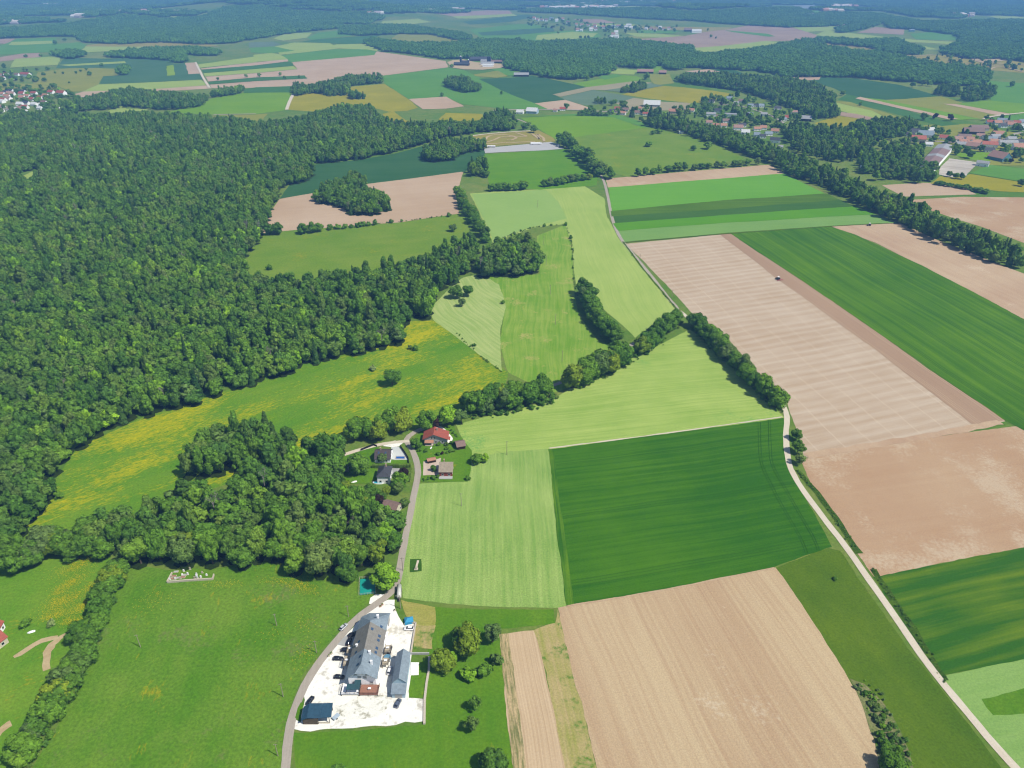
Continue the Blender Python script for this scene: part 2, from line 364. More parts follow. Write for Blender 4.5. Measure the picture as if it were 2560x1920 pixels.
near = [
 ('meadow', [(258, 1238), (300, 1222), (360, 1232), (470, 1228), (560, 1212), (640, 1222), (700, 1232), (775, 1258), (812, 1290), (742, 1352), (692, 1405), (648, 1470), (628, 1530), (612, 1690), (55, 1690), (118, 1580), (188, 1400), (232, 1290)], M_meadow, 'green meadow with a few yellow flowers left of the farm road', 1),
 ('meadow', [(-60, 1240), (110, 1190), (245, 1180), (215, 1300), (165, 1400), (130, 1480), (70, 1590), (20, 1690), (-160, 1690)], M_meadow2, 'green pasture at the left edge beyond the bushy hedge', 1),
 ('meadow', [(880, 695), (945, 692), (978, 718), (1042, 768), (1098, 804), (1085, 850), (1020, 895), (900, 925), (760, 950), (640, 985), (480, 1050), (365, 1085), (260, 1120), (150, 1150), (40, 1180), (60, 1130), (110, 1080), (120, 1040), (150, 990), (180, 960), (300, 905), (400, 875), (510, 835), (640, 790), (740, 762), (820, 750)], M_buttercup, 'long meadow yellow with buttercups below the big forest', 1),
 ('field', [(930, 665), (960, 635), (1000, 600), (1040, 592), (1078, 615), (1092, 660), (1080, 720), (1085, 802), (1040, 770), (975, 720), (935, 690)], M_mown, 'pale mown hay field with curving swaths', 2),
 ('meadow', [(1040, 592), (1090, 600), (1165, 592), (1160, 510), (1222, 484), (1236, 530), (1238, 610), (1250, 680), (1290, 735), (1338, 762), (1290, 800), (1240, 832), (1190, 850), (1098, 804), (1080, 740), (1090, 660)], M_mown2, 'mown meadow with pale straw streaks and a row of poles', 1),
 ('field', [(1015, 418), (1180, 408), (1255, 398), (1305, 428), (1312, 470), (1340, 520), (1400, 590), (1458, 668), (1372, 730), (1330, 690), (1245, 620), (1236, 540), (1222, 484), (1150, 492), (1065, 525), (1045, 480)], M_pale, 'pale green field along the west side of the road', 1),
 ('field', [(1020, 420), (1178, 410), (1205, 435), (1225, 472), (1150, 490), (1066, 520), (1048, 480)], M_pale2, 'bluish light green corner of the pale field', 2),
 ('meadow', [(515, 595), (560, 505), (640, 495), (760, 488), (860, 480), (1000, 460), (1015, 500), (980, 525), (920, 560), (800, 590), (650, 612)], M_pasture, 'olive green pasture enclosed by woods', 1),
 ('field', [(560, 505), (590, 450), (605, 430), (760, 402), (1002, 371), (985, 420), (992, 462), (860, 481), (640, 497)], M_soil_far, 'tan ploughed field around a round copse', 2),
 ('field', [(600, 434), (630, 395), (660, 358), (780, 345), (860, 330), (960, 303), (1050, 305), (1046, 345), (1002, 372), (780, 402)], MF['dteal'], 'deep blue green field below the forest edge', 1),
 ('field', [(1046, 333), (1222, 322), (1258, 352), (1292, 378), (1290, 400), (1165, 410), (1058, 400), (1050, 360)], field_mat('road_green_crop', P(94, 150, 36), P(116, 162, 42), 0.3, 5, 0.5, 60, 0.5, 0.05, 0.5), 'bright green field below the grey parking strip', 1),
 ('field', T2((70, 1020), (560, 992), (920, 1005), (1060, 1085), (1210, 1097), (640, 1172), (390, 1210), (300, 1160)), MF['br'], 'bright lime green field behind the road hedge', 2),
 ('field', T2((60, 1012), (560, 984), (940, 996), (1250, 1095), (1120, 1100), (880, 1015), (560, 1000)), MF['gr'], 'green margin at the top of the lime green field', 3),
 ('meadow', T2((380, 1215), (640, 1170), (1250, 1090), (1560, 1170), (1700, 1225), (1950, 1340), (2020, 1380), (1600, 1440), (1010, 1530), (880, 1500), (640, 1310)), M_pasture, 'pasture with lone bushes beside the village trees', 1),
 ('field', [(1308, 386), (1480, 371), (1660, 356), (1700, 376), (1490, 392), (1314, 406)], M_soil_pale, 'narrow brown strip above the green stripes', 1),
 ('field', [(1314, 405), (1490, 391), (1695, 375), (1785, 420), (1560, 434), (1319, 457)], field_mat('fresh_green_crop', P(108, 172, 62), P(120, 180, 72), 0, 5, 0.5, 80, 0.4, 0.04, 0.5), 'fresh bright green strip field', 2),
 ('field', [(1319, 456), (1560, 433), (1785, 418), (1812, 432), (1560, 452), (1321, 468)], field_mat('dark_olive_crop', P(84, 122, 40), P(100, 138, 48), 0, 4, 0.9, 60, 0.4, 0.04, 0.5), 'dark olive strip field', 3),
 ('field', [(1321, 467), (1560, 450), (1810, 430), (1848, 447), (1560, 466), (1324, 484)], fsimple('dusky_green_crop', 58, 112, 62), 'blue green strip field', 2),
 ('field', [(1324, 483), (1560, 465), (1846, 446), (1890, 463), (1560, 482), (1336, 499)], field_mat('mid_green_crop', P(92, 156, 38), P(104, 164, 46), 0, 4, 0.4, 60, 0.4, 0.04, 0.5), 'mid green strip field', 3),
 ('field', [(1334, 498), (1560, 481), (1888, 462), (1940, 481), (1800, 489), (1560, 504), (1349, 523)], field_mat('soft_green_crop', P(124, 168, 92), P(138, 178, 102), 0, 4, 0.4, 60, 0.4, 0.04, 0.5), 'soft pale green strip field', 2),
 ('field', [(1352, 527), (1460, 516), (1556, 507), (1640, 566), (1720, 620), (1850, 710), (2000, 810), (2172, 910), (1960, 950), (1738, 990), (1722, 930), (1700, 868), (1660, 830), (1560, 720), (1490, 672), (1440, 615), (1400, 575)], M_stubble, 'pale banded stubble field being worked by a tractor', 1),
 ('field', [(1556, 507), (1580, 505), (1800, 652), (1990, 786), (2170, 908), (2098, 916), (1900, 762), (1680, 604)], M_soil_dark, 'freshly harrowed brown strip beside the stubble', 2),
 ('field', [(1578, 505), (1700, 496), (1792, 489), (1850, 508), (2000, 578), (2240, 704), (2240, 945), (2165, 905), (2000, 790), (1800, 652)], M_stripeg, 'large dark green wheat field with yellowish streaks', 3),
 ('field', [(1795, 489), (1940, 481), (2040, 525), (2240, 602), (2240, 706), (2000, 580), (1890, 524)], M_soil_pale, 'brown ploughed field beside the conifer hedge', 2),
 ('field', [(1960, 432), (2080, 425), (2240, 427), (2240, 535), (2120, 490), (2010, 455)], M_soil_red, 'reddish brown field behind the conifer hedge', 1),
 ('field', [(1905, 400), (1995, 395), (2070, 397), (2110, 420), (1950, 425)], M_soil_far, 'small tan field beside the village warehouse', 1),
 ('field', [(1730, 992), (1960, 952), (2240, 915), (2240, 1176), (2060, 1212), (1888, 1246), (1830, 1165), (1755, 1050)], M_soil_red, 'reddish ploughed field right of the gravel track', 2),
 ('field', [(1886, 1247), (2060, 1212), (2240, 1175), (2240, 1425), (2130, 1440), (2022, 1460), (1960, 1365), (1910, 1285)], M_rgreen, 'dark green wheat field right of the gravel track', 1),
 ('field', [(2022, 1462), (2130, 1440), (2240, 1420), (2240, 1700), (2200, 1659), (2090, 1530)], M_mint, 'mint green field in the lower right corner', 2),
 ('field', [(2120, 1510), (2240, 1478), (2240, 1540), (2145, 1545)], M_lawn, 'darker green patch in the mint green field', 3),
 ('verge', [(1672, 1228), (1790, 1184), (1815, 1190), (1850, 1245), (1960, 1400), (2080, 1550), (2200, 1710), (1960, 1710), (1905, 1600), (1830, 1465), (1725, 1300)], M_rough, 'rough grass strip between the gravel track and the bare field', 1),
 ('field', [(1205, 1313), (1440, 1272), (1675, 1226), (1722, 1292), (1832, 1465), (1885, 1565), (1905, 1720), (1305, 1720), (1250, 1500), (1225, 1400)], M_soil, 'big bare tan field at the bottom', 2),
 ('field', [(1184, 971), (1440, 938), (1692, 903), (1698, 950), (1710, 1012), (1750, 1095), (1797, 1182), (1670, 1226), (1440, 1272), (1224, 1309), (1210, 1200)], M_dwheat, 'dark green wheat field in the middle', 3),
 ('headland', [(1184, 972), (1196, 970), (1206, 1060), (1222, 1180), (1240, 1306), (1224, 1309), (1208, 1180)], M_dwheat_edge, 'yellowish headland along the left side of the dark wheat', 5),
 ('field', [(985, 917), (1080, 892), (1190, 866), (1260, 822), (1400, 758), (1490, 712), (1560, 765), (1650, 855), (1695, 902), (1440, 938), (1185, 971), (1100, 975), (1010, 990), (1000, 948)], M_lgreen, 'pale yellow green field in the middle', 1),
 ('field', [(1010, 990), (1100, 975), (1187, 970), (1210, 1180), (1225, 1312), (1100, 1312), (1000, 1306), (870, 1292), (866, 1240), (880, 1150), (906, 1045), (1012, 1038)], M_lgreen_low, 'light green field between the farm lane and the dark wheat', 2),
 ('field', [(1078, 1370), (1152, 1362), (1175, 1440), (1230, 1720), (1115, 1720), (1090, 1480)], M_rows, 'ridged bare soil strip at the bottom', 2),
 ('field', [(1078, 1371), (1099, 1369), (1110, 1440), (1142, 1720), (1115, 1720), (1090, 1480)], field_mat('sprouting_rows', P(216, 190, 152), P(138, 140, 96), A_up, 0.8, 1.3, 20, 0.4, 0.12, 1.2, bandlen=9), 'rows of small sprouting plants on the ridged soil', 4),
 ('field', [(1152, 1362), (1200, 1344), (1205, 1316), (1228, 1400), (1305, 1720), (1228, 1720), (1176, 1440)], M_weedy, 'weedy fallow strip beside the big bare field', 1),
 ('field', [(942, 1311), (1060, 1316), (1196, 1316), (1199, 1346), (1085, 1358), (1080, 1372), (950, 1370)], M_lawn, 'dark green strip behind the farm garden', 2),
 ('meadow', [(640, 1700), (632, 1582), (780, 1578), (918, 1566), (925, 1420), (940, 1310), (1082, 1360), (1092, 1480), (1118, 1700)], M_lawn, 'grassy farm orchard below the farmyard', 1),
 ('grass_patch', [(866, 1296), (898, 1303), (940, 1312), (940, 1352), (905, 1352), (884, 1340), (872, 1318)], M_dry, 'dry cut grass square beside the yard', 3),
]
for (nm, poly, m, lb, ly) in near: sheet(nm, poly, m, lb, ly)

far = [
 (T0((850, 730), (1300, 712), (1740, 690), (1800, 737), (1300, 772), (715, 792)), 'lt'), (T0((860, 726), (890, 660), (1020, 655), (1110, 588), (1420, 555), (1600, 548), (1720, 635), (1760, 686), (1300, 712)), 'teal'),
 (T0((1438, 572), (1500, 560), (1512, 650), (1445, 656)), 'lime', 2), (T0((1600, 545), (1700, 540), (1735, 636), (1628, 642)), 'soil', 2), (T0((640, 815), (720, 792), (1300, 772), (1800, 738), (1830, 765), (1480, 785), (1000, 835), (700, 840)), 'soil'),
 (T0((330, 625), (600, 590), (830, 588), (1020, 600), (1010, 650), (890, 660), (850, 730), (715, 792), (600, 790), (500, 745), (280, 725)), 'olive'), (T0((0, 720), (280, 725), (500, 750), (600, 800), (0, 790)), 'olive'),
 (T0((480, 590), (560, 498), (900, 508), (1270, 503), (1490, 520), (1500, 548), (1110, 585), (900, 585)), 'teal'), (T0((500, 562), (800, 545), (1080, 530), (1090, 546), (600, 572)), 'lt', 2),
 (T0((85, 585), (130, 510), (470, 488), (525, 500), (500, 562)), 'lt', 2), (T0((-100, 545), (-100, 510), (200, 463), (345, 458), (355, 492), (100, 522)), 'soil2'), (T0((-100, 480), (20, 390), (150, 338), (480, 328), (500, 380), (690, 365), (745, 390), (690, 440), (400, 452)), 'gr'),
 (T0((75, 388), (100, 364), (450, 354), (455, 376), (120, 392)), 'lt', 2), (T0((-100, 370), (-100, 335), (130, 335), (60, 380)), 'soil2'), (T0((700, 436), (745, 398), (1350, 403), (1280, 438), (1170, 430), (760, 452)), 'lt'), (T0((750, 390), (1150, 350), (1600, 350), (1780, 315), (1800, 380), (1910, 402), (1340, 405), (745, 402)), 'heath'),
 (T0((1712, 558), (2212, 488)) + T1((5, 540),) + T0((1722, 588),), 'lt', 2), (T0((1735, 592), (2212, 540)) + T1((270, 512), (280, 530), (0, 566)) + T0((1742, 602),), 'soil', 2), (T0((1745, 606), (2212, 566)) + T1((300, 532), (325, 570), (0, 598)) + T0((1762, 632),), 'dk', 3),
 (T0((1762, 634), (2212, 598)) + T1((320, 572), (358, 598), (0, 632)) + T0((1772, 662),), 'lt', 2), (T0((1772, 664), (2212, 634)) + T1((360, 600), (425, 655), (0, 670)) + T0((1800, 706),), 'soil', 2),
 (T0((1802, 708), (2212, 672)) + T1((420, 653), (445, 680), (0, 702)) + T0((1808, 730),), 'dk', 3), (T0((1808, 732), (2212, 702)) + T1((440, 680), (620, 710), (300, 745), (0, 760)) + T0((1830, 762),), 'soil'),
 (T0((1450, 975), (1800, 872), (1830, 850), (2110, 800)) + T1((0, 800), (332, 798), (265, 950), (0, 985)) + T0((1850, 990),), 'br'), (T0((2100, 775),) + T1((0, 755), (310, 745), (335, 798), (0, 802)) + T0((2110, 806),), 'dk', 2),
 (T0((1840, 1000),) + T1((0, 990), (100, 985), (60, 1030), (0, 1050)) + T0((1845, 1055),), 'olive'), (T0((180, 1530), (340, 1455), (352, 1530), (270, 1575)), 'lt'), (T0((930, 965), (1030, 885), (1080, 895), (1090, 940), (1280, 945), (1200, 985), (980, 990)), 'lt'),
 (T1((310, 538), (700, 490), (1040, 444), (1640, 528), (1660, 582), (1090, 655), (620, 712), (440, 682), (420, 655), (360, 600)), 'soil'), (T1((215, 482), (400, 455), (700, 424), (960, 428), (1045, 444), (1020, 476), (310, 538), (285, 530)), 'gr'),
 (T1((-20, 475), (130, 458), (200, 470), (282, 514), (-20, 538)), 'lt', 2), (T1((160, 402), (330, 368), (640, 373), (710, 420), (400, 455), (205, 475)), 'lt'), (T1((-60, 415), (160, 402), (335, 440), (130, 460), (-40, 455)), 'gr', 2), (T1((-60, 368), (150, 360), (225, 384), (160, 402), (-60, 412)), 'blue'),
 (T1((150, 335), (250, 288), (485, 283), (440, 326), (235, 352)), 'lt'), (T1((440, 326), (540, 283), (725, 262), (830, 308), (480, 346)), 'gr'), (T1((395, 362), (480, 346), (830, 318), (1065, 308), (930, 376), (780, 382)), 'dk'), (T1((590, 412), (700, 384), (930, 378), (1080, 400), (1045, 442), (960, 430)), 'lt'),
 (T1((1090, 655), (1400, 620), (1660, 583), (1800, 608), (1870, 640), (1960, 680), (2050, 745), (2160, 800), (1800, 832), (1780, 900), (1640, 838), (1320, 857), (1110, 722)), 'gr'), (T1((1925, 682), (2212, 672)) + T2((180, 655), (410, 700), (640, 752), (360, 818), (465, 862), (190, 892), (0, 822)) + T1((2050, 745),), 'dteal'),
 (T1((1800, 832), (2160, 798)) + T2((0, 822), (190, 892), (320, 948), (0, 950)) + T1((2150, 940), (1780, 902)), 'gr', 2), (T1((1320, 857), (1640, 836), (1800, 920), (1640, 940), (1440, 945)), 'soil', 2), (T1((275, 950), (325, 822), (560, 790), (810, 750), (1110, 724), (1320, 860), (1400, 930), (1300, 960), (1150, 965), (1000, 930), (800, 930), (650, 970)), 'yel'),
 (T1((1095, 985), (1190, 960), (1290, 1040), (1390, 1062), (1230, 1072), (1090, 1020)), 'yel'), (T1((1580, 1030), (1640, 975), (1955, 985), (1960, 1045), (1600, 1058)), 'yel'), (T1((1100, 375), (1240, 288), (1440, 273), (1790, 350), (1600, 385), (1450, 395), (1290, 385)), 'olive'), (T1((1075, 205), (1095, 183), (1400, 163), (1510, 190), (1300, 217)), 'lt'),
 (T1((1840, 255), (2212, 213)) + T2((160, 205), (360, 240), (160, 292), (0, 310)) + T1((2212, 352), (2120, 355), (1950, 332)), 'gr'), (T1((1920, 282), (2212, 258)) + T2((350, 240), (370, 272), (160, 292)) + T1((2212, 305), (1950, 307)), 'teal', 2), (T1((1550, 117), (2000, 89), (2190, 93), (2212, 120), (1900, 142), (1700, 142)), 'soil2'), (T1((1690, 143), (2212, 120), (2260, 136), (1900, 162), (1740, 162)), 'lt', 2), (T1((1790, 188), (2212, 140)) + T2((120, 125), (230, 140), (100, 165)) + T1((2212, 188), (1850, 213)), 'teal'),
 (T1((2030, 597), (2110, 578), (2212, 608)) + T2((60, 640), (0, 655)) + T1((2150, 652),), 'gr', 3), (T1((1880, 645), (2090, 612), (2180, 660), (2080, 674), (1900, 660)), 'olive', 3),
 (T2((0, 312), (160, 290), (300, 278), (520, 263), (745, 283), (775, 322), (500, 350), (200, 360), (0, 368)), 'gr'), (T2((200, 345), (220, 305), (520, 275), (740, 290), (700, 320), (480, 345)), 'lt', 2), (T2((520, 165), (780, 168), (905, 200), (690, 202)), 'soil2'), (T2((690, 203), (1060, 213), (1110, 228), (700, 228)), 'lt', 2), (T2((1100, 228), (1900, 238), (1880, 252), (1650, 280), (1480, 262), (1100, 250)), 'heath', 2),
 (T2((990, 348), (1280, 325), (1500, 310), (1650, 280), (1880, 250), (2212, 185)) + T3((0, 190), (200, 235), (425, 303), (400, 347), (200, 352), (0, 357)) + T2((1750, 402), (1540, 417), (1340, 388)), 'soil2'), (T2((1840, 262), (2212, 293)) + T3((60, 315), (0, 318)) + T2((1900, 278),), 'gr', 2),
 (T2((950, 283), (1250, 292), (1490, 312), (1280, 326), (1080, 318)), 'lt', 2), (T2((930, 332), (1080, 303), (1275, 325), (990, 348)), 'olive', 2), (T2((1070, 263), (1455, 268), (1400, 292), (1100, 287)), 'gr', 3), (T2((1540, 417), (1790, 400), (2212, 353)) + T3((0, 357), (190, 368), (0, 400)) + T2((1770, 445), (1600, 455)), 'lt', 2),
 (T2((850, 590), (1100, 608), (1050, 645), (835, 634)), 'lt'), (T2((1100, 590), (1300, 545), (1360, 560), (1300, 600), (1200, 640)), 'br'), (T2((530, 722), (950, 648), (1085, 660), (1140, 692), (700, 752), (620, 752)), 'br'), (T2((740, 660), (900, 640), (960, 655), (800, 690)), 'gr', 2), (T2((350, 817), (640, 755), (1050, 703), (1215, 716), (830, 782), (700, 777), (420, 837)), 'grey', 2), (T2((425, 840), (700, 777), (1060, 842), (920, 888), (640, 912), (460, 866)), 'blue'),
 (T2((800, 782), (1200, 720), (1310, 742), (1000, 802)), 'blue', 3), (T2((880, 885), (1050, 845), (1280, 878), (1545, 890), (1500, 950), (1280, 955), (1000, 945)), 'grey'), (T2((950, 817), (1250, 738), (1480, 755), (1740, 785), (1910, 812), (1700, 880), (1540, 892), (1180, 852)), 'yel'), (T2((1180, 640), (1360, 640), (1400, 720), (1250, 738), (1200, 700)), 'olive'),
 (T2((180, 897), (460, 864), (690, 938), (670, 952), (310, 947)), 'soil', 2), (T2((1480, 640), (1560, 605), (1900, 600), (2020, 640), (1700, 670)), 'dteal'), (T2((1490, 615), (1700, 600), (1800, 620), (1600, 632)), 'soil', 2),
 (T3((340, 692), (440, 668), (750, 678), (1130, 732), (1300, 778), (1470, 830), (1150, 858), (900, 862), (680, 815), (560, 760)), 'dteal'), (T3((100, 665), (460, 662), (440, 690), (340, 695)), 'soil', 2), (T3((445, 887), (540, 873), (700, 913), (900, 958), (1045, 1025), (950, 1040), (640, 962)), 'lt', 2), (T3((540, 873), (700, 880), (1100, 1000), (1180, 1030), (1045, 1025), (900, 958)), 'olive'),
 (T3((615, 967), (760, 985), (915, 1020), (880, 1040), (620, 1000)), 'soil2', 3), (T3((400, 1065), (600, 1003), (850, 1025), (720, 1055), (700, 1090), (510, 1120)), 'yel'), (T3((605, 862), (680, 813), (790, 840), (1000, 890), (1340, 1000), (1660, 1075), (1500, 1090), (1100, 985), (660, 872)), 'dk'), (T3((755, 852), (795, 838), (1000, 885), (1650, 1030), (1550, 1032)), 'soil', 3), (T3((790, 840), (1000, 863), (1840, 1030), (1640, 1038)), 'br', 2),
 (T3((1000, 865), (1500, 833), (1620, 870), (2010, 990), (1840, 1028)), 'olive'), (T3((1510, 897), (1620, 900), (2120, 988), (1990, 998)), 'soil', 2), (T3((1620, 897), (1930, 868), (2300, 905), (2300, 1000), (2110, 985)), 'br'), (T3((1890, 698), (2300, 725), (2300, 905), (1930, 870), (1900, 800)), 'gr'), (T3((1850, 1030), (2300, 975), (2300, 1060), (1950, 1040)), 'gr'),
 (T3((0, 82), (240, 78), (440, 93), (440, 142), (270, 152), (0, 128)), 'gr'), (T3((10, 182), (290, 163), (625, 235), (600, 262), (340, 277)), 'lt', 2), (T3((300, 167), (340, 158), (690, 205), (650, 242)), 'soil', 3), (T3((370, 157), (440, 148), (870, 180), (700, 212)), 'dteal', 2), (T3((410, 303), (500, 263), (900, 308), (1250, 343), (1670, 365), (1650, 388), (1400, 372), (1090, 362), (600, 333)), 'lt'),
 (T3((1225, 292), (1400, 278), (1810, 310), (1680, 352), (1280, 342)), 'gr', 2), (T3((765, 283), (930, 233), (1180, 258), (1170, 302), (1000, 292)), 'soil2', 2), (T3((460, 383), (560, 368), (1100, 440), (1310, 478), (1700, 478), (2050, 503), (2300, 570), (2300, 640), (1900, 605), (1700, 565), (1300, 525), (1050, 492), (680, 432)), 'heath'), (T3((1100, 395), (1350, 400), (1480, 430), (1200, 430)), 'lt', 2),
 (T3((1900, 140), (2300, 120), (2300, 165), (2000, 165)), 'lt', 2), (T2((1820, 78), (2212, 72)) + T3((0, 82), (0, 150)) + T2((2212, 170), (2080, 165), (1960, 110)), 'gr', 2), (T1((490, 82), (560, 66), (660, 74), (640, 90), (500, 98)), 'lt', 2), (T0((1700, 125), (1800, 112), (1990, 138), (1850, 150), (1710, 150)), 'lt', 2), (T0((1120, 150), (1250, 140), (1400, 148), (1530, 138), (1540, 155), (1350, 168), (1150, 160)), 'lt', 2),
 (T0((640, 22), (860, 14), (940, 30), (820, 48), (680, 40)), 'soil', 2), (T0((0, 15), (150, 12), (180, 40), (30, 45)), 'lt', 2), (T0((1180, 40), (1300, 26), (1420, 40), (1200, 50)), 'lt', 2), (T2((900, 50), (1100, 42), (1300, 60), (950, 76)), 'lt', 2), (T2((1560, 20), (1700, 14), (1690, 34), (1580, 38)), 'lt', 2), (T3((930, 62), (1060, 50), (1170, 66), (1080, 88), (940, 82)), 'soil', 2), (T3((1000, 15), (1400, 8), (1540, 14), (1300, 30), (990, 28)), 'lt', 2),
]
_words = {'lt': 'pale green', 'teal': 'blue green', 'dteal': 'deep teal', 'blue': 'grey blue', 'gr': 'green', 'br': 'bright green', 'dk': 'dark green', 'olive': 'olive', 'yel': 'yellow flowering', 'soil': 'tan bare', 'soil2': 'brown bare', 'grey': 'grey fallow', 'heath': 'dry', 'lime': 'lime green'}
for i, q in enumerate(far):
    poly, k = q[0], q[1]
    cx = sum(p[0] for p in poly) / len(poly)
    side = 'left' if cx < 740 else 'middle' if cx < 1480 else 'right'
    sheet('meadow' if k in ('olive', 'yel', 'heath') else 'field', poly, MF[k], '%s %s in the distant patchwork, %s part of the picture' % (_words[k], 'meadow' if k in ('olive', 'yel', 'heath') else 'field', side), q[2] if len(q) > 2 else 1)

# roads
M_asph = field_mat('worn_asphalt', P(180, 170, 162), P(198, 188, 180), A_up, 1.2, 0.6, 12, 0.4, 0.04, 1.5, bandlen=60, bump=0)
M_grav = field_mat('white_gravel_track', P(226, 212, 196), P(236, 226, 212), A_up, 0.8, 0.6, 9, 0.5, 0.06, 1.6, bandlen=40, bump=0)
M_yard = field_mat('white_limestone_gravel', P(248, 244, 240, 1.36), P(254, 252, 250, 1.36), 0.3, 3, 0.3, 8, 0.6, 0.03, 1.5, c3=P(218, 212, 204), p3=10, t3=0.54, bump=0)
M_yard_dirty = field_mat('dirty_limestone_gravel', P(240, 238, 234, 1.4), P(252, 250, 246, 1.4), 0.3, 2, 0.6, 7, 0.6, 0.07, 1.5, c3=P(186, 182, 166), p3=5, t3=0.52, bump=0)
M_dirt = field_mat('bare_dirt', P(214, 194, 160), P(196, 172, 136), 0.5, 2, 0.6, 7, 0.6, 0.07, 1.2, bump=0)
M_grey = field_mat('grey_paving', P(176, 176, 180), P(196, 196, 200), 0, 2.5, 0.3, 12, 0.5, 0.05, 1.5, bump=0)
ribbon('road', [(612, 1700), (619, 1640), (624, 1590), (636, 1535), (658, 1483), (690, 1430), (735, 1375), (780, 1328), (830, 1293), (853, 1268), (863, 1235), (870, 1190), (884, 1120), (896, 1060), (903, 1022), (898, 990), (886, 965), (878, 950), (896, 934), (936, 918), (980, 905), (1050, 880), (1110, 862), (1190, 834), (1222, 822), (1290, 783), (1370, 742), (1430, 700), (1463, 672), (1440, 640), (1400, 588), (1360, 540), (1338, 510), (1322, 470), (1312, 420), (1303, 388), (1288, 366), (1262, 344), (1225, 318), (1205, 303), (1175, 283), (1130, 262), (1105, 254)], 3.5, M_asph, 'narrow pale asphalt lane winding past the farm to the village', 4)
ribbon('road', [(884, 953), (866, 955), (845, 957), (815, 962), (785, 970), (755, 979), (730, 987)], 3.0, M_grav, 'pale lane branching west behind the dark roofed house', 7)
ribbon('track', [(2235, 1700), (2180, 1645), (2130, 1588), (2090, 1540), (2040, 1480), (1990, 1415), (1945, 1350), (1900, 1285), (1865, 1235), (1830, 1185), (1795, 1140), (1765, 1100), (1735, 1060), (1714, 1025), (1704, 1000), (1699, 965), (1698, 930), (1700, 900), (1692, 876), (1675, 850), (1640, 822), (1590, 780), (1530, 728), (1490, 690), (1468, 672)], 3.4, M_grav, 'white gravel track along the fields on the right', 4)
ribbon('track', T0((1690, 540), (1720, 600), (1760, 680), (1812, 762)), 6, M_grav, 'pale farm track between the far striped fields', 5, jit=0.3)
ribbon('track', T1((322, 815), (290, 880), (265, 950)), 7, M_grav, 'pale track beside the far yellow meadow', 5, jit=0.3)
ribbon('road', T0((1845, 993), (2212, 985)), 6, M_asph, 'far grey lane behind the forest', 5)
ribbon('road', T2((-160, 958), (0, 950), (300, 948), (560, 952), (820, 968), (1000, 975)), 8, M_asph, 'grey road running past the white halls into the village', 5)
ribbon('road', T3((1860, 1030), (1960, 1005), (2220, 975)), 6, M_grav, 'pale lane at the right village', 5)
ribbon('road', T3((1240, 1210), (1480, 1225), (1800, 1240), (2050, 1200), (2150, 1155), (2220, 1150)), 7, M_asph, 'street through the right village', 5)
ribbon('road', T2((1680, 930), (1900, 905), (2200, 985)) + T3((160, 1080),), 5, M_asph, 'street among the middle village houses', 5)
ribbon('track', [(100, 1448), (100, 1420), (108, 1400), (120, 1385), (145, 1370), (172, 1358)], 3.0, M_dirt, 'bare earth track opening at the left pasture', 3, jit=0.5)
ribbon('track', [(30, 1420), (60, 1402), (90, 1385), (125, 1375)], 2.2, M_dirt, 'worn wheel ruts in the left pasture', 3, jit=0.5)
ribbon('track', [(-8, 1590), (8, 1572), (24, 1562)], 3.0, M_dirt, 'bare dirt patch at the lower left edge', 3, jit=0.3)
ribbon('track', T0((1180, 40), (1181, 41)), 0.1, M_dirt, 'tiny path', 1) if False else None
M_rank = field_mat('rank_grass', P(54, 88, 30), P(88, 118, 44), 0, 2, .5, 5, .7, .3, 1.0)
# verge of the gravel track and pale field edges
ribbon('verge', [(2040, 1470), (1990, 1388), (1952, 1328), (1915, 1275), (1884, 1230)], 3.4, M_rank, 'dark rank grass verge along the lower gravel track', 3, jit=0.6)
ribbon('verge', [(1856, 1196), (1814, 1134), (1780, 1086), (1748, 1045), (1722, 1015)], 3.4, M_rank, 'dark rank grass verge below the reddish field', 3, jit=0.6)
ribbon('field_edge', [(1187, 969), (1440, 936), (1690, 901)], 1.0, M_grav, 'pale dry edge between light crop and dark wheat', 6, jit=0.25)
ribbon('field_edge', [(1224, 1310), (1440, 1273), (1672, 1227)], 0.8, M_soil_pale, 'pale edge between dark wheat and bare soil', 6, jit=0.25)
ribbon('field_edge', [(1742, 985), (1900, 960), (2060, 932), (2160, 912)], 5.5, M_soil_pale, 'pale headland below the stubble field', 5, jit=0.8)
ribbon('field_edge', [(1348, 524), (1560, 506), (1800, 489), (1940, 482)], 2.2, M_rough, 'grassy baulk above the stubble field', 6, jit=0.4)
ribbon('verge', [(1345, 522), (1385, 575), (1430, 630), (1462, 668)], 1.6, M_rough, 'grass verge on the right side of the lane', 5, jit=0.4)
M_wtrack = plain('pressed_wheat', P(50, 98, 32), .95, .05, .1)
for i, pts in enumerate([[(1640, 911), (1641, 960), (1645, 1002), (1664, 1045), (1690, 1095), (1728, 1160), (1742, 1196)], [(1662, 908), (1663, 950), (1667, 1000), (1690, 1045), (1720, 1098), (1756, 1160), (1768, 1190)]]):
    for q in (-2, 2): ribbon('wheel_track', [(x + q * 1.3, y) for x, y in pts], 0.24, M_wtrack, '%s %s tractor wheel track through the right end of the dark wheat' % (ordinal(i + 1), 'left' if q < 0 else 'right'), 6, jit=.1)
sheet('scrub', [(1835, 1466), (1868, 1478), (1908, 1518), (1945, 1578), (1968, 1640), (1985, 1720), (1915, 1720), (1890, 1600), (1868, 1540)], field_mat('scrubby_fallow', P(122, 136, 84), P(150, 146, 110), DA((1835, 1466), (1985, 1720)), 3, .8, 8, .7, .25, 1.2, c3=P(84, 128, 50), p3=8, t3=.55), 'grey green scrubby strip beside the bare field', 4)
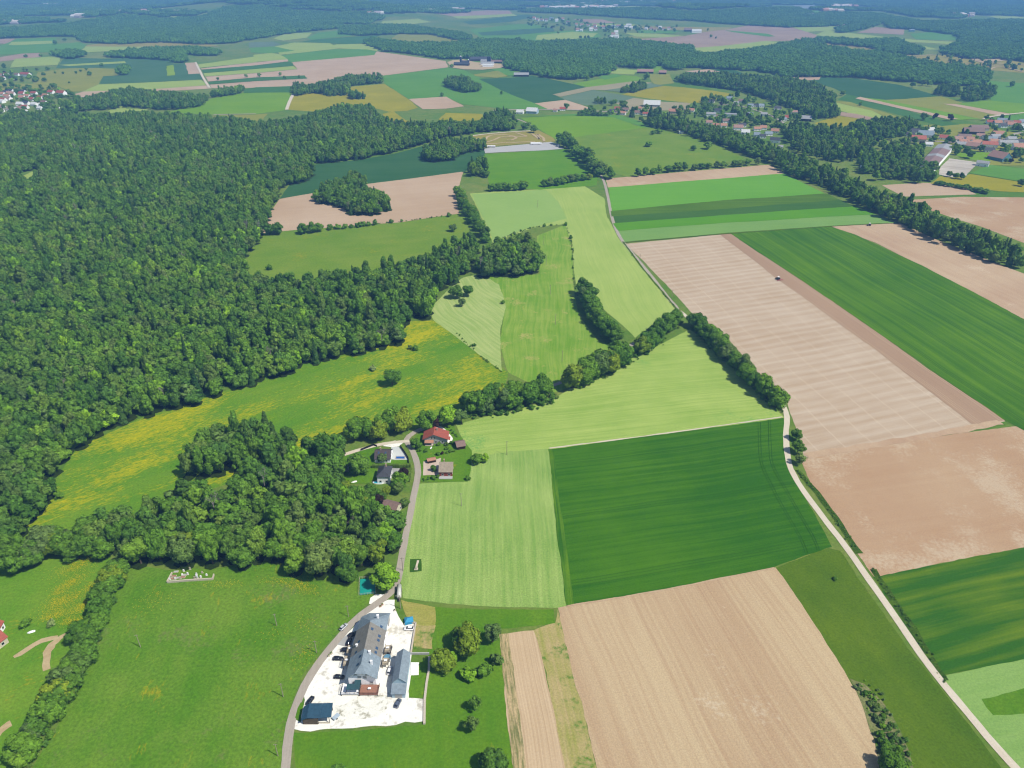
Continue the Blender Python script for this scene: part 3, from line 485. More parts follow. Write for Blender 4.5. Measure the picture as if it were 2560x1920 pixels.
# farmyard
yz1 = lambda u, v: ((720 + u * 360 / 2212) / S_O, (1500 + v * 360 / 2212) / S_O)
yz2 = lambda u, v: ((720 + u * 360 / 2212) / S_O, (1660 + v * 360 / 2212) / S_O)
hzC = lambda u, v: ((840 + u * 220 / 2212) / S_O, (1050 + v * 220 / 2212) / S_O)
hzD = lambda u, v: ((1010 + u * 220 / 2212) / S_O, (1050 + v * 220 / 2212) / S_O)
tzE = lambda u, v: ((970 + u * 160 / 1659) / S_O, (1440 + v * 160 / 1659) / S_O)
sheet('farmyard', [yz1(*p) for p in [(1640, 0), (1700, 260), (1790, 400), (1960, 350), (1900, 830), (1880, 1000), (2010, 960)]] + [yz2(*p) for p in [(2010, 175), (1890, 180), (1860, 520), (2090, 540), (2100, 880), (1800, 890), (1500, 960), (1000, 990), (500, 1010), (200, 1030), (80, 1000), (95, 850), (200, 900), (260, 560), (240, 450), (330, 230), (450, 60)]] + [yz1(*p) for p in [(560, 850), (760, 690), (1000, 430), (1180, 230), (1400, 60), (1540, 0)]], M_yard, 'dazzling white limestone gravel farmyard', 5, amp=1.0)
sheet('bank', [yz2(*p) for p in [(720, 640), (1000, 540), (1380, 480), (1530, 490), (1500, 740), (1360, 820), (1000, 850), (720, 850)]], M_yard_dirty, 'dirty gravel bank with weeds in the farmyard', 6, amp=1.6)
sheet('forecourt', [yz1(*p) for p in [(760, 690), (960, 500), (1060, 480), (960, 740)]], M_grey, 'grey paved parking beside the farmhouse', 6)
sheet('lawn', [yz2(*p) for p in [(1890, 180), (2010, 175), (2010, 0), (2140, -100), (2110, 300), (2085, 530), (1860, 525)]], M_lawn, 'little lawn beside the grey roofed barn', 6)
sheet('grass_patch', [yz2(*p) for p in [(200, 590), (250, 620), (225, 690), (185, 900), (110, 830), (150, 680)]], M_lawn, 'grass wedge beside the blue carport', 6)
sheet('lay_by', [(797, 1305), (800, 1292), (812, 1284), (845, 1282), (828, 1294), (808, 1306)], M_yard, 'white gravel lay-by beside the lane', 5)
sheet('garden', [tzE(*p) for p in [(740, 1250), (940, 1300), (1240, 1280), (1180, 1520), (1150, 1900), (680, 1900), (690, 1500)]], M_weedy, 'weedy garden bed beside the white yard', 4)
# hamlet grounds
sheet('lawn', [hzD(*p) for p in [(480, 290), (1000, 190), (1150, 130), (1230, 100), (1350, 350), (1700, 760), (1680, 1200), (1600, 1550), (430, 1550), (400, 1080), (200, 720), (180, 540), (300, 400)]], M_lawn, 'garden lawn of the red roofed houses', 4)
sheet('drive', [hzD(*p) for p in [(490, 1050), (800, 1000), (930, 960), (900, 1400), (480, 1400)]], field_mat('pink_paving', P(226, 208, 196), P(214, 194, 182), A_up, 1.6, 0.8, 9, 0.3, 0.04, 1.5, bump=0), 'pinkish paved drive of the brown house', 6)
sheet('drive', [hzD(*p) for p in [(780, 130), (960, 180), (1100, 320), (1230, 470), (1200, 560), (1090, 590), (1000, 300)]], M_yard, 'white gravel around the red roofed house', 6)
sheet('drive', [hzC(*p) for p in [(1180, 660), (1300, 580), (1480, 520), (1700, 570), (1580, 670), (1400, 690)]], M_yard, 'white gravel drive of the dark roofed house', 6)
sheet('lawn', [hzC(*p) for p in [(50, 920), (600, 770), (1000, 660), (1380, 1000), (1830, 1010), (1840, 1110), (900, 1150), (330, 1160), (60, 1150)]], M_lawn, 'lawn of the dark roofed house', 5)
sheet('lawn', [hzC(*p) for p in [(100, 1250), (1000, 1150), (1040, 1450), (860, 1540), (820, 1600), (60, 1600)]], M_lawn, 'lawn under the big tree', 5)
sheet('terrace', [hzC(*p) for p in [(1390, 690), (1600, 680), (1760, 880), (1810, 1010), (1480, 1010), (1360, 990)]], plain('pale_terrace_slabs', P(222, 226, 230), 0.8, 0.2, 0.05), 'pale slab terrace around the blue pool', 7, amp=0.0)
sheet('drive', [hzC(*p) for p in [(1410, 1200), (1640, 1200), (1600, 1420), (1400, 1440)]], M_grey, 'grey drive of the hipped roof house', 6)
# parking strip and motocross
sheet('parking_lot', [(1048, 331), (1046, 322), (1070, 318), (1190, 307), (1206, 312), (1218, 322), (1180, 325)], field_mat('pale_tarmac', P(196, 196, 202), P(206, 206, 212), 0, 3, 0.3, 40, 0.4, 0.03, 0.5, bump=0), 'pale grey tarmac strip with two long vehicles', 4)
sheet('circuit', [(1010, 300), (1015, 293), (1060, 288), (1110, 284), (1165, 282), (1195, 298), (1200, 306), (1070, 316), (1046, 320)], MF['heath'], 'grassy ground of the dirt bike circuit', 3)
mzz = lambda u, v: ((1180 + u * 240 / 2212) / S_O, (310 + v * 240 / 2212) / S_O)
ribbon('track', [mzz(*p) for p in [(0, 330), (200, 360), (300, 370), (400, 280), (700, 250), (1000, 290), (1250, 290), (1050, 220), (1000, 210)]], 4.5, M_dirt, 'upper loop of the dirt bike circuit', 6, jit=0.5)
ribbon('track', [mzz(*p) for p in [(290, 440), (500, 380), (650, 310), (800, 310), (950, 300), (1020, 330), (900, 380), (800, 375)]], 4.5, M_dirt, 'middle loop of the dirt bike circuit', 7, jit=0.5)
ribbon('track', [mzz(*p) for p in [(290, 470), (600, 450), (760, 430), (1000, 430), (1200, 420), (1450, 410)]], 4.5, M_dirt, 'lower straight of the dirt bike circuit', 6, jit=0.5)
ribbon('track', [mzz(*p) for p in [(1380, 230), (1480, 300), (1560, 360), (1500, 240), (1640, 330), (1660, 410)]], 4.5, M_dirt, 'hairpins of the dirt bike circuit', 7, jit=0.5)
ribbon('track', [mzz(*p) for p in [(0, 280), (400, 230), (900, 190), (1380, 160)]], 5, M_grav, 'white path above the dirt bike circuit', 6, jit=0.3)
# right village grounds
vz = lambda u, v: ((2230 + u * 330 / 2212) / S_O, (280 + v * 330 / 2212) / S_O)
sheet('parking_lot', [vz(*p) for p in [(790, 960), (960, 780), (1440, 850), (1240, 1080), (1000, 1100), (780, 1050)]], field_mat('streaked_concrete', P(222, 214, 208), P(190, 180, 172), DA(vz(790, 1000), vz(1300, 1050)), 9, 1.0, 40, 0.5, 0.03, 0.5, bump=0), 'streaked pale concrete yard below the warehouse', 4)
sheet('pitch', [vz(*p) for p in [(1290, 1030), (1640, 890), (2260, 960), (2260, 1130), (2100, 1160)]], MF['gr'], 'green football pitch in the right village', 4)
sheet('meadow', [vz(*p) for p in [(640, 1200), (800, 1080), (1240, 1090), (1300, 1040), (2100, 1165), (2260, 1130), (2260, 1350), (1800, 1330), (1200, 1260)]], MF['yel'], 'yellow green meadow below the football pitch', 2)
sheet('meadow', [vz(*p) for p in [(1030, 720), (1300, 640), (1700, 700), (1620, 840), (1300, 800)]], MF['br'], 'green meadow beside the warehouse', 3)
sheet('village_green', [vz(*p) for p in [(520, 220), (1300, 200), (2250, 380), (2250, 900), (1640, 890), (1000, 700), (600, 480)]], MF['olive'], 'grassy ground among the right village houses', 1)
for pts, lb in [(T3((480, 395), (680, 420), (1000, 470), (1300, 490)), 'upper'), (T3((520, 372), (700, 400), (1100, 440)), 'top'), (T3((1200, 500), (1500, 470), (1800, 520), (2050, 560)), 'middle'), (T3((1650, 550), (1900, 570), (2212, 560)), 'right'), (T3((1900, 610), (2000, 580), (2212, 625)), 'lower')]:
    ribbon('track', pts, 7, M_dirt, '%s pale sandy track across the dry heath' % lb, 5, jit=1.0)
sheet('sand_patch', T3((1760, 520), (1850, 487), (2050, 500), (2060, 525), (1850, 545)), M_dirt, 'bare sandy patch on the dry heath', 4)
sheet('farmyard', T1((1650, 540), (1700, 522), (1790, 515), (1900, 540), (2120, 555), (2160, 585), (1960, 605), (1800, 602), (1700, 588)), M_dirt, 'dusty yard of the far silo farm', 4)

# ------------------------------------------------------------------ trees
def foliage(name, cols, trans=0.22, isl=0.3, patchy=True):
    cols = [(c[0] * 1.12, c[1] * 1.28, c[2] * .80, 1.0) for c in cols]
    b = N(name); oi = b.n('ShaderNodeObjectInfo'); ge = b.n('ShaderNodeNewGeometry')
    rp = b.n('ShaderNodeValToRGB'); e = rp.color_ramp.elements
    e[0].position = 0.0; e[0].color = cols[0]; e[1].position = 1.0; e[1].color = cols[-1]
    for i, c in enumerate(cols[1:-1]):
        q = e.new((i + 1) / (len(cols) - 1)); q.color = c
    b.l(oi.outputs['Random'], rp.inputs[0])
    f = b.maprange(ge.outputs['Random Per Island'], 0, 1, 1 - isl, 1 + isl)
    c = b.mix(1.0, rp.outputs[0], f, 'MULTIPLY')
    if patchy:                                  # stands of lighter, yellower trees among darker ones
        g = b.math('ADD', b.noise(oi.outputs['Location'], 1 / 75.0, 2, 0.5), b.math('MULTIPLY', b.math('SUBTRACT', b.noise(oi.outputs['Location'], 1 / 17.0, 1), 0.5), 0.7))
        c = b.mix(b.maprange(g, 0.3, 0.72), b.mix(1.0, c, (0.78, 0.86, 0.95, 1), 'MULTIPLY'), b.mix(1.0, c, (1.24, 1.17, 1.03, 1), 'MULTIPLY'))
    d = b.n('ShaderNodeBsdfDiffuse'); b.l(c, d.inputs[0]); t = b.n('ShaderNodeBsdfTranslucent'); b.l(c, t.inputs[0])
    m = b.n('ShaderNodeMixShader'); m.inputs[0].default_value = trans; b.l(d.outputs[0], m.inputs[1]); b.l(t.outputs[0], m.inputs[2])
    b.l(m.outputs[0], b.out.inputs[0]); return b.m
def C(r, g, b): return (r, g, b, 1.0)
F_wood = foliage('broadleaf_foliage', [C(.060, .118, .024), C(.092, .168, .030), C(.120, .205, .034), C(.074, .140, .040), C(.150, .232, .038), C(.118, .158, .056), C(.104, .190, .032), C(.070, .122, .034), C(.132, .210, .034)])
F_hedge = foliage('hedgerow_foliage', [C(.070, .136, .024), C(.096, .172, .028), C(.124, .206, .032), C(.084, .150, .030), C(.110, .190, .030)])
F_lime = foliage('fresh_foliage', [C(.200, .310, .030), C(.165, .270, .032)])
F_yellow = foliage('golden_foliage', [C(.190, .225, .028), C(.155, .200, .030)])
F_grey = foliage('greyish_foliage', [C(.120, .172, .062), C(.105, .150, .056), C(.130, .170, .074)])
F_purple = foliage('purple_foliage', [C(.040, .020, .026), C(.048, .024, .028)])
F_con = foliage('conifer_foliage', [C(.036, .074, .026), C(.048, .088, .030), C(.058, .096, .032)])
F_bloom = foliage('blossom_foliage', [C(.260, .290, .150), C(.22, .26, .12)])
F_far = foliage('far_foliage', [C(.060, .130, .028), C(.080, .160, .032), C(.098, .185, .034), C(.068, .140, .036)])
M_bark = plain('bark', (0.09, 0.07, 0.05, 1), 0.9, 0.1)
M_dead = plain('bare_grey_wood', (0.26, 0.23, 0.20, 1), 0.9, 0.1)

_ico = {}
def ico(sub):
    if sub not in _ico:
        bm = bmesh.new(); bmesh.ops.create_icosphere(bm, subdivisions=sub, radius=1.0)
        bm.verts.ensure_lookup_table(); _ico[sub] = ([v.co.copy() for v in bm.verts], [tuple(v.index for v in f.verts) for f in bm.faces]); bm.free()
    return _ico[sub]
def rdir(rnd, lo=-1.0):
    while True:
        v = Vector((rnd.uniform(-1, 1), rnd.uniform(-1, 1), rnd.uniform(lo, 1)))
        if 0.05 < v.length < 1: return v.normalized()
def leaf(mb, p, n, s, rnd):
    u = n.orthogonal().normalized(); w = n.cross(u); a = rnd.uniform(0, 6.28)
    e1 = (u * math.cos(a) + w * math.sin(a)) * s; e2 = (w * math.cos(a) - u * math.sin(a)) * s * rnd.uniform(0.6, 1.0)
    mb.add([p - e1 - e2, p + e1 - e2 * 0.7, p + e1 * 0.8 + e2, p - e1 * 0.9 + e2 * 0.8], [(0, 1, 2, 3)])
def crown(name, seed, mat, Rr=5.6, z0=2.2, z1=14.0, nl=13, nleaf=1700, ls=0.55, core=1, squash=1.0):
    rnd = random.Random(seed); mb = MB(); zc = (z0 + z1) / 2; hz = (z1 - z0) / 2
    lobes = [(Vector((0, 0, zc)), Rr * 0.62)]
    for i in range(nl):
        d = rdir(rnd, -0.75); k = rnd.uniform(0.5, 0.8)
        rr = Rr * rnd.uniform(0.22, 0.44)
        lobes.append((Vector((d.x * Rr * k * rnd.uniform(0.85, 1.15), d.y * Rr * k * rnd.uniform(0.85, 1.15), zc + d.z * hz * k)), rr))
    vs, fs = ico(core)
    for c, r in lobes:
        mb.add([c + Vector((v.x, v.y, v.z * squash)) * r * 0.84 * rnd.uniform(0.88, 1.1) for v in vs], fs)
    tot = sum(r * r for c, r in lobes); n = 0
    for c, r in lobes:
        for _ in range(int(nleaf * r * r / tot)):
            d = rdir(rnd, -0.6); p = c + Vector((d.x, d.y, d.z * squash)) * r * rnd.uniform(0.82, 1.12)
            if any((p - c2).length < r2 * 0.78 for c2, r2 in lobes if c2 is not c): continue
            leaf(mb, p, (d + rdir(rnd) * 0.5).normalized(), ls * rnd.uniform(0.6, 1.3), rnd)
    return mb.mesh(name, mat)
def conifer(name, seed, mat, Rr=2.6, H=18.0, lev=15, core=True):
    rnd = random.Random(seed); mb = MB()
    mb.tube((0, 0, 1.5), (0, 0, H * 0.97), Rr * 0.62, 0.1, 8)
    for i in range(lev):
        t = i / lev; z = 1.5 + (H - 1.8) * t; r = Rr * (1 - t) ** 0.85 + 0.25; k = max(5, int(15 * (1 - t) + 4))
        for j in range(k):
            a = 6.283 * (j + rnd.random()) / k; q = r * rnd.uniform(0.7, 1.12)
            p = Vector((math.cos(a) * q * 0.8, math.sin(a) * q * 0.8, z + rnd.uniform(-.3, .3)))
            leaf(mb, p, Vector((math.cos(a), math.sin(a), 0.75)) + rdir(rnd) * 0.4, 0.5 + 0.28 * r * rnd.uniform(0.6, 1), rnd)
    return mb.mesh(name, mat)
def trunk(name, seed, h=9.0, r=0.33, limbs=5, mat=None):
    rnd = random.Random(seed); mb = MB(); top = Vector((rnd.uniform(-.4, .4), rnd.uniform(-.4, .4), h))
    mb.tube((0, 0, -0.5), (0, 0, 0.5), r * 1.35, r, 8); mb.tube((0, 0, 0.5), top, r, r * 0.35, 8)
    for i in range(limbs):
        t = rnd.uniform(0.3, 0.75); a = rnd.uniform(0, 6.28); b0 = Vector((0, 0, 0.5)).lerp(top, t)
        mb.tube(b0, b0 + Vector((math.cos(a) * h * .28, math.sin(a) * h * .28, h * .28)), r * .4, r * .12, 5)
    return mb.mesh(name, mat or M_bark)
def bare_tree(name, seed):
    rnd = random.Random(seed); mb = MB()
    def br(p, d, L, r, k):
        q = p + d * L; mb.tube(p, q, r, r * 0.6, 4, False)
        if k:
            for _ in range(3): br(p + d * L * rnd.uniform(.6, 1), (d + rdir(rnd) * 0.7 + Vector((0, 0, .15))).normalized(), L * rnd.uniform(.6, .8), r * .55, k - 1)
    br(Vector((0, 0, 5)), Vector((0, 0, 1)), 4.0, .3, 4)
    return mb.mesh(name, M_dead)

CR_NEAR = [crown('crown', 100 + i, F_wood, 5.6 + 0.3 * (i % 3), 2.0, 13.5 + (i % 4) * 0.8, 22, 3000, 0.42) for i in range(6)]
CR_HEDGE = [crown('crown', 200 + i, F_hedge, 5.8, 0.8, 13.0, 21, 3000, 0.42) for i in range(4)]
CR_BUSH = [crown('foliage', 300 + i, F_hedge, 2.0, -0.1, 3.4, 8, 420, 0.30) for i in range(3)]
CR_CON = [conifer('crown', 400 + i, F_con, 2.6 + .3 * i, 16) for i in range(3)]
CR_THIN = [crown('crown', 500 + i, F_grey, 4.6, 2.5, 13.5, 12, 900, 0.34) for i in range(2)]
TRUNKS = [trunk('trunk', 600 + i) for i in range(3)]

# prototypes for the uncountable part of the woods (kept out of the scene, drawn by the woods' own nodes)
def proto_coll(name, meshes):
    c = bpy.data.collections.new(name)
    for i, m in enumerate(meshes): c.objects.link(bpy.data.objects.new('%s_%02d' % (name, i), m))
    return c
def mid_tree(seed, mat, Rr, z1): return crown('wood_tree', seed, mat, Rr, 1.5, z1, 15, 1200, 0.58)
_mid = [mid_tree(700 + i, F_wood, 5.2 + 0.35 * (i % 4), 13.5 + (i % 5) * 1.1) for i in range(8)] + [conifer('wood_conifer', 730, F_con, 3.0, 19, 11), conifer('wood_conifer', 731, F_con, 2.6, 17, 11), crown('wood_tree', 732, F_grey, 5.2, 2.5, 14.5, 12, 420, 0.6), crown('wood_tree', 733, F_lime, 5.0, 2.0, 14.0, 11, 750, 0.75), bare_tree('wood_bare', 735), crown('wood_tree', 736, F_purple, 5.0, 1.0, 13.0, 10, 500, 0.75)]
PC_MID = proto_coll('wood_proto', _mid)
def patch(seed, size, step, mat):
    rnd = random.Random(seed); mb = MB(); vs, fs = ico(1); n = int(round(size / step))
    for i in range(n):
        for j in range(n):
            x = (i + .5 + rnd.uniform(-.35, .35)) * step - size / 2; y = (j + .5 + rnd.uniform(-.35, .35)) * step - size / 2
            r = step * rnd.uniform(.5, .75); h = rnd.uniform(9, 16)
            for q in range(3):
                o = Vector((x + rnd.uniform(-.35, .35) * step, y + rnd.uniform(-.35, .35) * step, h * rnd.uniform(.55, .8)))
                mb.add([o + Vector((v.x * r * .75, v.y * r * .75, v.z * h * .36)) * rnd.uniform(.8, 1.15) for v in vs], fs)
            for q in range(26):
                d = rdir(rnd, -.2); leaf(mb, Vector((x, y, h * .68)) + Vector((d.x * r * 1.1, d.y * r * 1.1, d.z * h * .42)), (d + rdir(rnd) * .8).normalized(), step * .13, rnd)
    return mb.mesh('wood_patch', mat)
PC_PATCH = proto_coll('wood_patch_proto', [patch(800 + i, 26, 8.7, F_far) for i in range(4)])
PC_BIG = proto_coll('wood_tract_proto', [patch(820 + i, 64, 10.7, F_far) for i in range(3)])

def gn_group(name, coll):
    g = bpy.data.node_groups.new(name, 'GeometryNodeTree')
    g.interface.new_socket('Geometry', in_out='INPUT', socket_type='NodeSocketGeometry'); g.interface.new_socket('Geometry', in_out='OUTPUT', socket_type='NodeSocketGeometry')
    i = g.nodes.new('NodeGroupInput'); o = g.nodes.new('NodeGroupOutput'); ip = g.nodes.new('GeometryNodeInstanceOnPoints'); ci = g.nodes.new('GeometryNodeCollectionInfo')
    ci.inputs['Collection'].default_value = coll; ci.inputs['Separate Children'].default_value = True; ci.inputs['Reset Children'].default_value = True
    def attr(nm, dt):
        a = g.nodes.new('GeometryNodeInputNamedAttribute'); a.data_type = dt; a.inputs[0].default_value = nm; return a.outputs[0]
    ip.inputs['Pick Instance'].default_value = True
    g.links.new(i.outputs[0], ip.inputs['Points']); g.links.new(ci.outputs[0], ip.inputs['Instance'])
    g.links.new(attr('proto', 'INT'), ip.inputs['Instance Index']); g.links.new(attr('rot', 'FLOAT_VECTOR'), ip.inputs['Rotation']); g.links.new(attr('size', 'FLOAT_VECTOR'), ip.inputs['Scale'])
    g.links.new(ip.outputs[0], o.inputs[0]); return g
GN = {'mid': gn_group('wood_trees', PC_MID), 'patch': gn_group('wood_patches', PC_PATCH), 'big': gn_group('wood_tracts', PC_BIG)}
def wood_object(name, pts, kind, label):
    """pts: (x, y, z, proto, rz, sx, sy, sz); one uncountable mass of trees"""
    me = bpy.data.meshes.new(name); me.from_pydata([p[:3] for p in pts], [], [])
    a = me.attributes.new('proto', 'INT', 'POINT'); a.data.foreach_set('value', [p[3] for p in pts])
    a = me.attributes.new('rot', 'FLOAT_VECTOR', 'POINT'); a.data.foreach_set('vector', [q for p in pts for q in (0, 0, p[4])])
    a = me.attributes.new('size', 'FLOAT_VECTOR', 'POINT'); a.data.foreach_set('vector', [q for p in pts for q in p[5:8]])
    o = link(name, me); m = o.modifiers.new('trees', 'NODES'); m.node_group = GN[kind]; tag(o, label, 'forest', None, 'stuff'); return o

# silhouettes of the woods in the picture
WOODS = [
 ('big forest on the left', 7.9, dict(con=.05), [(-60, 250), (60, 243), (130, 240), (180, 246), (235, 245), (300, 240), (370, 245), (470, 250), (560, 262), (600, 262), (660, 247), (740, 226), (800, 226), (822, 250), (835, 258), (900, 265), (945, 262), (960, 258), (985, 262), (1035, 262), (1050, 245), (1090, 232), (1110, 250), (1122, 268), (1105, 282), (1060, 285), (1000, 291), (950, 301), (900, 316), (840, 332), (780, 345), (720, 352), (665, 355), (682, 385), (650, 396), (612, 404), (592, 440), (578, 480), (560, 520), (530, 560), (522, 585), (600, 596), (720, 588), (800, 573), (870, 556), (920, 548), (960, 530), (1000, 510), (1030, 505), (1040, 525), (1030, 560), (1000, 598), (960, 632), (930, 655), (932, 690), (885, 700), (868, 725), (870, 742), (820, 760), (740, 768), (640, 803), (510, 843), (400, 882), (300, 912), (220, 945), (185, 965), (150, 995), (125, 1040), (110, 1085), (60, 1150), (0, 1200), (-80, 1230)]),
 ('wood behind the hamlet', 8.3, dict(lime=.05), [(-60, 1262), (-40, 1190), (20, 1165), (150, 1140), (210, 1112), (260, 1098), (330, 1072), (370, 1055), (430, 1040), (480, 1042), (530, 1010), (580, 975), (640, 942), (700, 935), (738, 945), (735, 990), (735, 1035), (770, 1060), (800, 1050), (840, 1030), (870, 1050), (868, 1100), (856, 1180), (838, 1235), (800, 1255), (770, 1262), (700, 1252), (640, 1238), (560, 1228), (465, 1236), (440, 1226), (380, 1230), (300, 1248), (262, 1232), (240, 1190), (150, 1195), (80, 1205), (0, 1240)]),
 ('copse in the buttercup meadow', 7.5, {}, [(386, 1024), (398, 960), (450, 922), (500, 903), (580, 903), (637, 930), (645, 965), (610, 990), (560, 1005), (500, 1035), (420, 1036)]),
 ('round copse in the ploughed field', 7.5, {}, [(676, 434), (690, 398), (735, 383), (766, 368), (786, 384), (792, 406), (815, 410), (842, 425), (854, 447), (846, 458), (800, 468), (752, 464), (742, 450), (700, 444)]),
 ('copse in the teal field', 7.5, {}, [(912, 347), (918, 315), (960, 298), (1046, 300), (1046, 325), (1000, 332), (980, 347), (930, 352)]),
 ('small copse beside the parking strip', 7.5, {}, [(1003, 384), (1015, 348), (1040, 333), (1053, 360), (1051, 384)]),
 ('dense copse beside the mown meadow', 7.0, {}, [(1030, 600), (1034, 560), (1068, 520), (1110, 505), (1150, 512), (1167, 540), (1162, 588), (1130, 598), (1060, 602)]),
 ('tree belt beside the village', 8.5, dict(con=.22), [(1375, 268), (1400, 255), (1440, 247), (1500, 262), (1560, 275), (1640, 300), (1690, 325), (1760, 345), (1830, 372), (1900, 412), (1960, 425), (2050, 470), (2130, 500), (2225, 548), (2225, 592), (2120, 562), (2000, 515), (1930, 480), (1870, 452), (1780, 407), (1690, 374), (1660, 352), (1560, 318), (1480, 292)]),
 ('wood between the two villages', 11.0, dict(con=.08), [(1690, 300), (1700, 270), (1722, 260), (1760, 268), (1830, 272), (1850, 258), (1890, 262), (1960, 253), (1998, 268), (1960, 285), (1920, 300), (1880, 312), (1890, 330), (1870, 345), (1820, 352), (1760, 345), (1720, 330)]),
 ('grove left of the warehouse', 11.0, dict(con=.05), [(1850, 370), (1860, 335), (1900, 325), (1930, 310), (1975, 318), (1995, 330), (1980, 360), (2020, 365), (2025, 388), (1980, 398), (1920, 385)]),
 ('wood behind the left village', 9.0, {}, [(105, 236), (130, 220), (190, 208), (250, 192), (290, 188), (330, 196), (380, 198), (450, 205), (470, 190), (525, 184), (530, 202), (450, 214), (440, 230), (400, 236), (350, 239), (280, 232), (240, 238), (150, 242)]),
 ('small wood beside the far striped fields', 9.0, {}, T0((470, 490), (480, 440), (640, 430), (760, 470), (740, 490), (600, 515)) ),
 ('wood on the far left plain', 9.0, {}, T0((900, 500), (940, 450), (1150, 430), (1350, 410), (1800, 415), (1890, 440), (1895, 485), (1600, 480), (1590, 520), (1700, 530), (1520, 550), (1480, 525), (1280, 512), (1100, 505))),
 ('clump on the teal field', 8.0, {}, T0((1005, 655), (1050, 575), (1110, 570), (1090, 635), (1040, 668))),
 ('wood above the yellow meadow', 8.5, dict(con=.15), T1((290, 800), (330, 705), (420, 740), (640, 690), (780, 650), (1080, 640), (1108, 718), (820, 748), (805, 825), (640, 835), (520, 805), (350, 835))),
 ('clump in the far yellow meadow', 8.0, {}, T1((798, 864), (808, 785), (870, 785), (975, 828), (975, 855))),
 ('oval copse on the far green field', 8.0, {}, T1((1622, 742), (1640, 665), (1800, 655), (1935, 728), (1935, 795), (1800, 805), (1700, 775))),
 ('long forest behind the silo farm', 9.0, dict(con=.12), [(785, 92), (795, 82), (830, 86), (880, 92), (960, 93), (1030, 86), (1080, 84), (1150, 90), (1270, 86), (1360, 84), (1440, 95), (1490, 100), (1500, 112), (1530, 117), (1600, 108), (1660, 100), (1720, 90), (1750, 82), (1780, 98), (1850, 108), (1910, 112), (2000, 135), (2060, 140), (2130, 148), (2140, 170), (2100, 188), (2020, 182), (1930, 176), (1850, 168), (1780, 167), (1700, 167), (1640, 155), (1500, 148), (1420, 142), (1330, 137), (1318, 160), (1230, 175), (1180, 168), (1120, 154), (1097, 148), (1085, 133), (1020, 127), (985, 128), (960, 129), (900, 118), (830, 112)]),
 ('wood above the middle village', 8.5, dict(con=.05), [(1447, 172), (1480, 158), (1560, 155), (1620, 163), (1700, 165), (1770, 180), (1812, 212), (1795, 225), (1818, 238), (1812, 256), (1770, 258), (1730, 245), (1680, 225), (1610, 200), (1560, 192), (1480, 182)]),
 ('copse by the grey stripe field', 8.0, {}, T2((630, 908), (740, 838), (830, 858), (900, 858), (905, 912), (820, 918), (760, 895))),
 ('copse on the blue field', 8.0, {}, T2((905, 805), (940, 758), (1060, 718), (1150, 706), (1175, 765), (1060, 805))),
 ('copse beside the far barn', 8.0, {}, T2((1316, 605), (1340, 545), (1480, 540), (1495, 602), (1400, 615))),
 ('copse left of the far barn', 8.0, {}, T2((905, 580), (920, 545), (1090, 525), (1240, 535), (1250, 595), (1100, 598))),
 ('wood beside the right far meadow', 9.0, {}, T3((1680, 870), (1700, 760), (1890, 720), (2000, 755), (1980, 800), (1920, 860), (1750, 880))),
 ('grove in front of the heath', 9.0, {}, T3((1430, 815), (1460, 745), (1600, 720), (1680, 790), (1660, 840), (1540, 835))),
 ('trees around the upper right houses', 10.5, {}, T3((720, 1080), (760, 1025), (1130, 1010), (1340, 1060), (1230, 1130), (1170, 1190), (1000, 1200), (900, 1150))),
 ('thicket behind the road hedge', 8.0, {}, T1((1570, 1330), (1620, 1220), (1750, 1180), (1960, 1230), (1960, 1310), (1740, 1330), (1720, 1380), (1480, 1400), (1450, 1330))),
 ('far belt on the plain', 9.5, {}, [(735, 74), (738, 55), (880, 53), (1000, 72), (1036, 82), (985, 87), (930, 75), (870, 74), (780, 78)]),
 ('wooded ridge on the left horizon', 10, {}, [(-80, 85), (-80, 62), (60, 58), (150, 50), (270, 30), (350, 40), (430, 35), (490, 14), (560, 10), (640, 22), (740, 26), (800, 23), (835, 38), (800, 53), (740, 52), (730, 62), (650, 70), (600, 77), (500, 94), (440, 97), (350, 92), (300, 94), (270, 96), (180, 93), (170, 80), (120, 79), (0, 84)]),
 ('wooded ridge behind the far village', 10, {}, [(1100, 26), (1150, 19), (1280, 18), (1400, 16), (1500, 26), (1600, 18), (1720, 16), (1760, 28), (1860, 46), (1810, 57), (1700, 60), (1560, 52), (1500, 46), (1400, 42), (1330, 38), (1220, 30)]),
 ('forest in the upper right corner', 10, {}, [(1768, 38), (1775, 26), (1890, 28), (1990, 46), (2240, 42), (2240, 138), (2150, 128), (2090, 127), (2020, 112), (2080, 88), (2060, 76), (1990, 66), (1920, 62), (1910, 50), (1870, 63), (1812, 73), (1806, 60), (1860, 48)]),
 ('wood along the heath', 9.0, {}, [(1763, 92), (1768, 80), (1870, 86), (1930, 82), (1995, 105), (1982, 120), (1920, 117), (1880, 104)]),
]
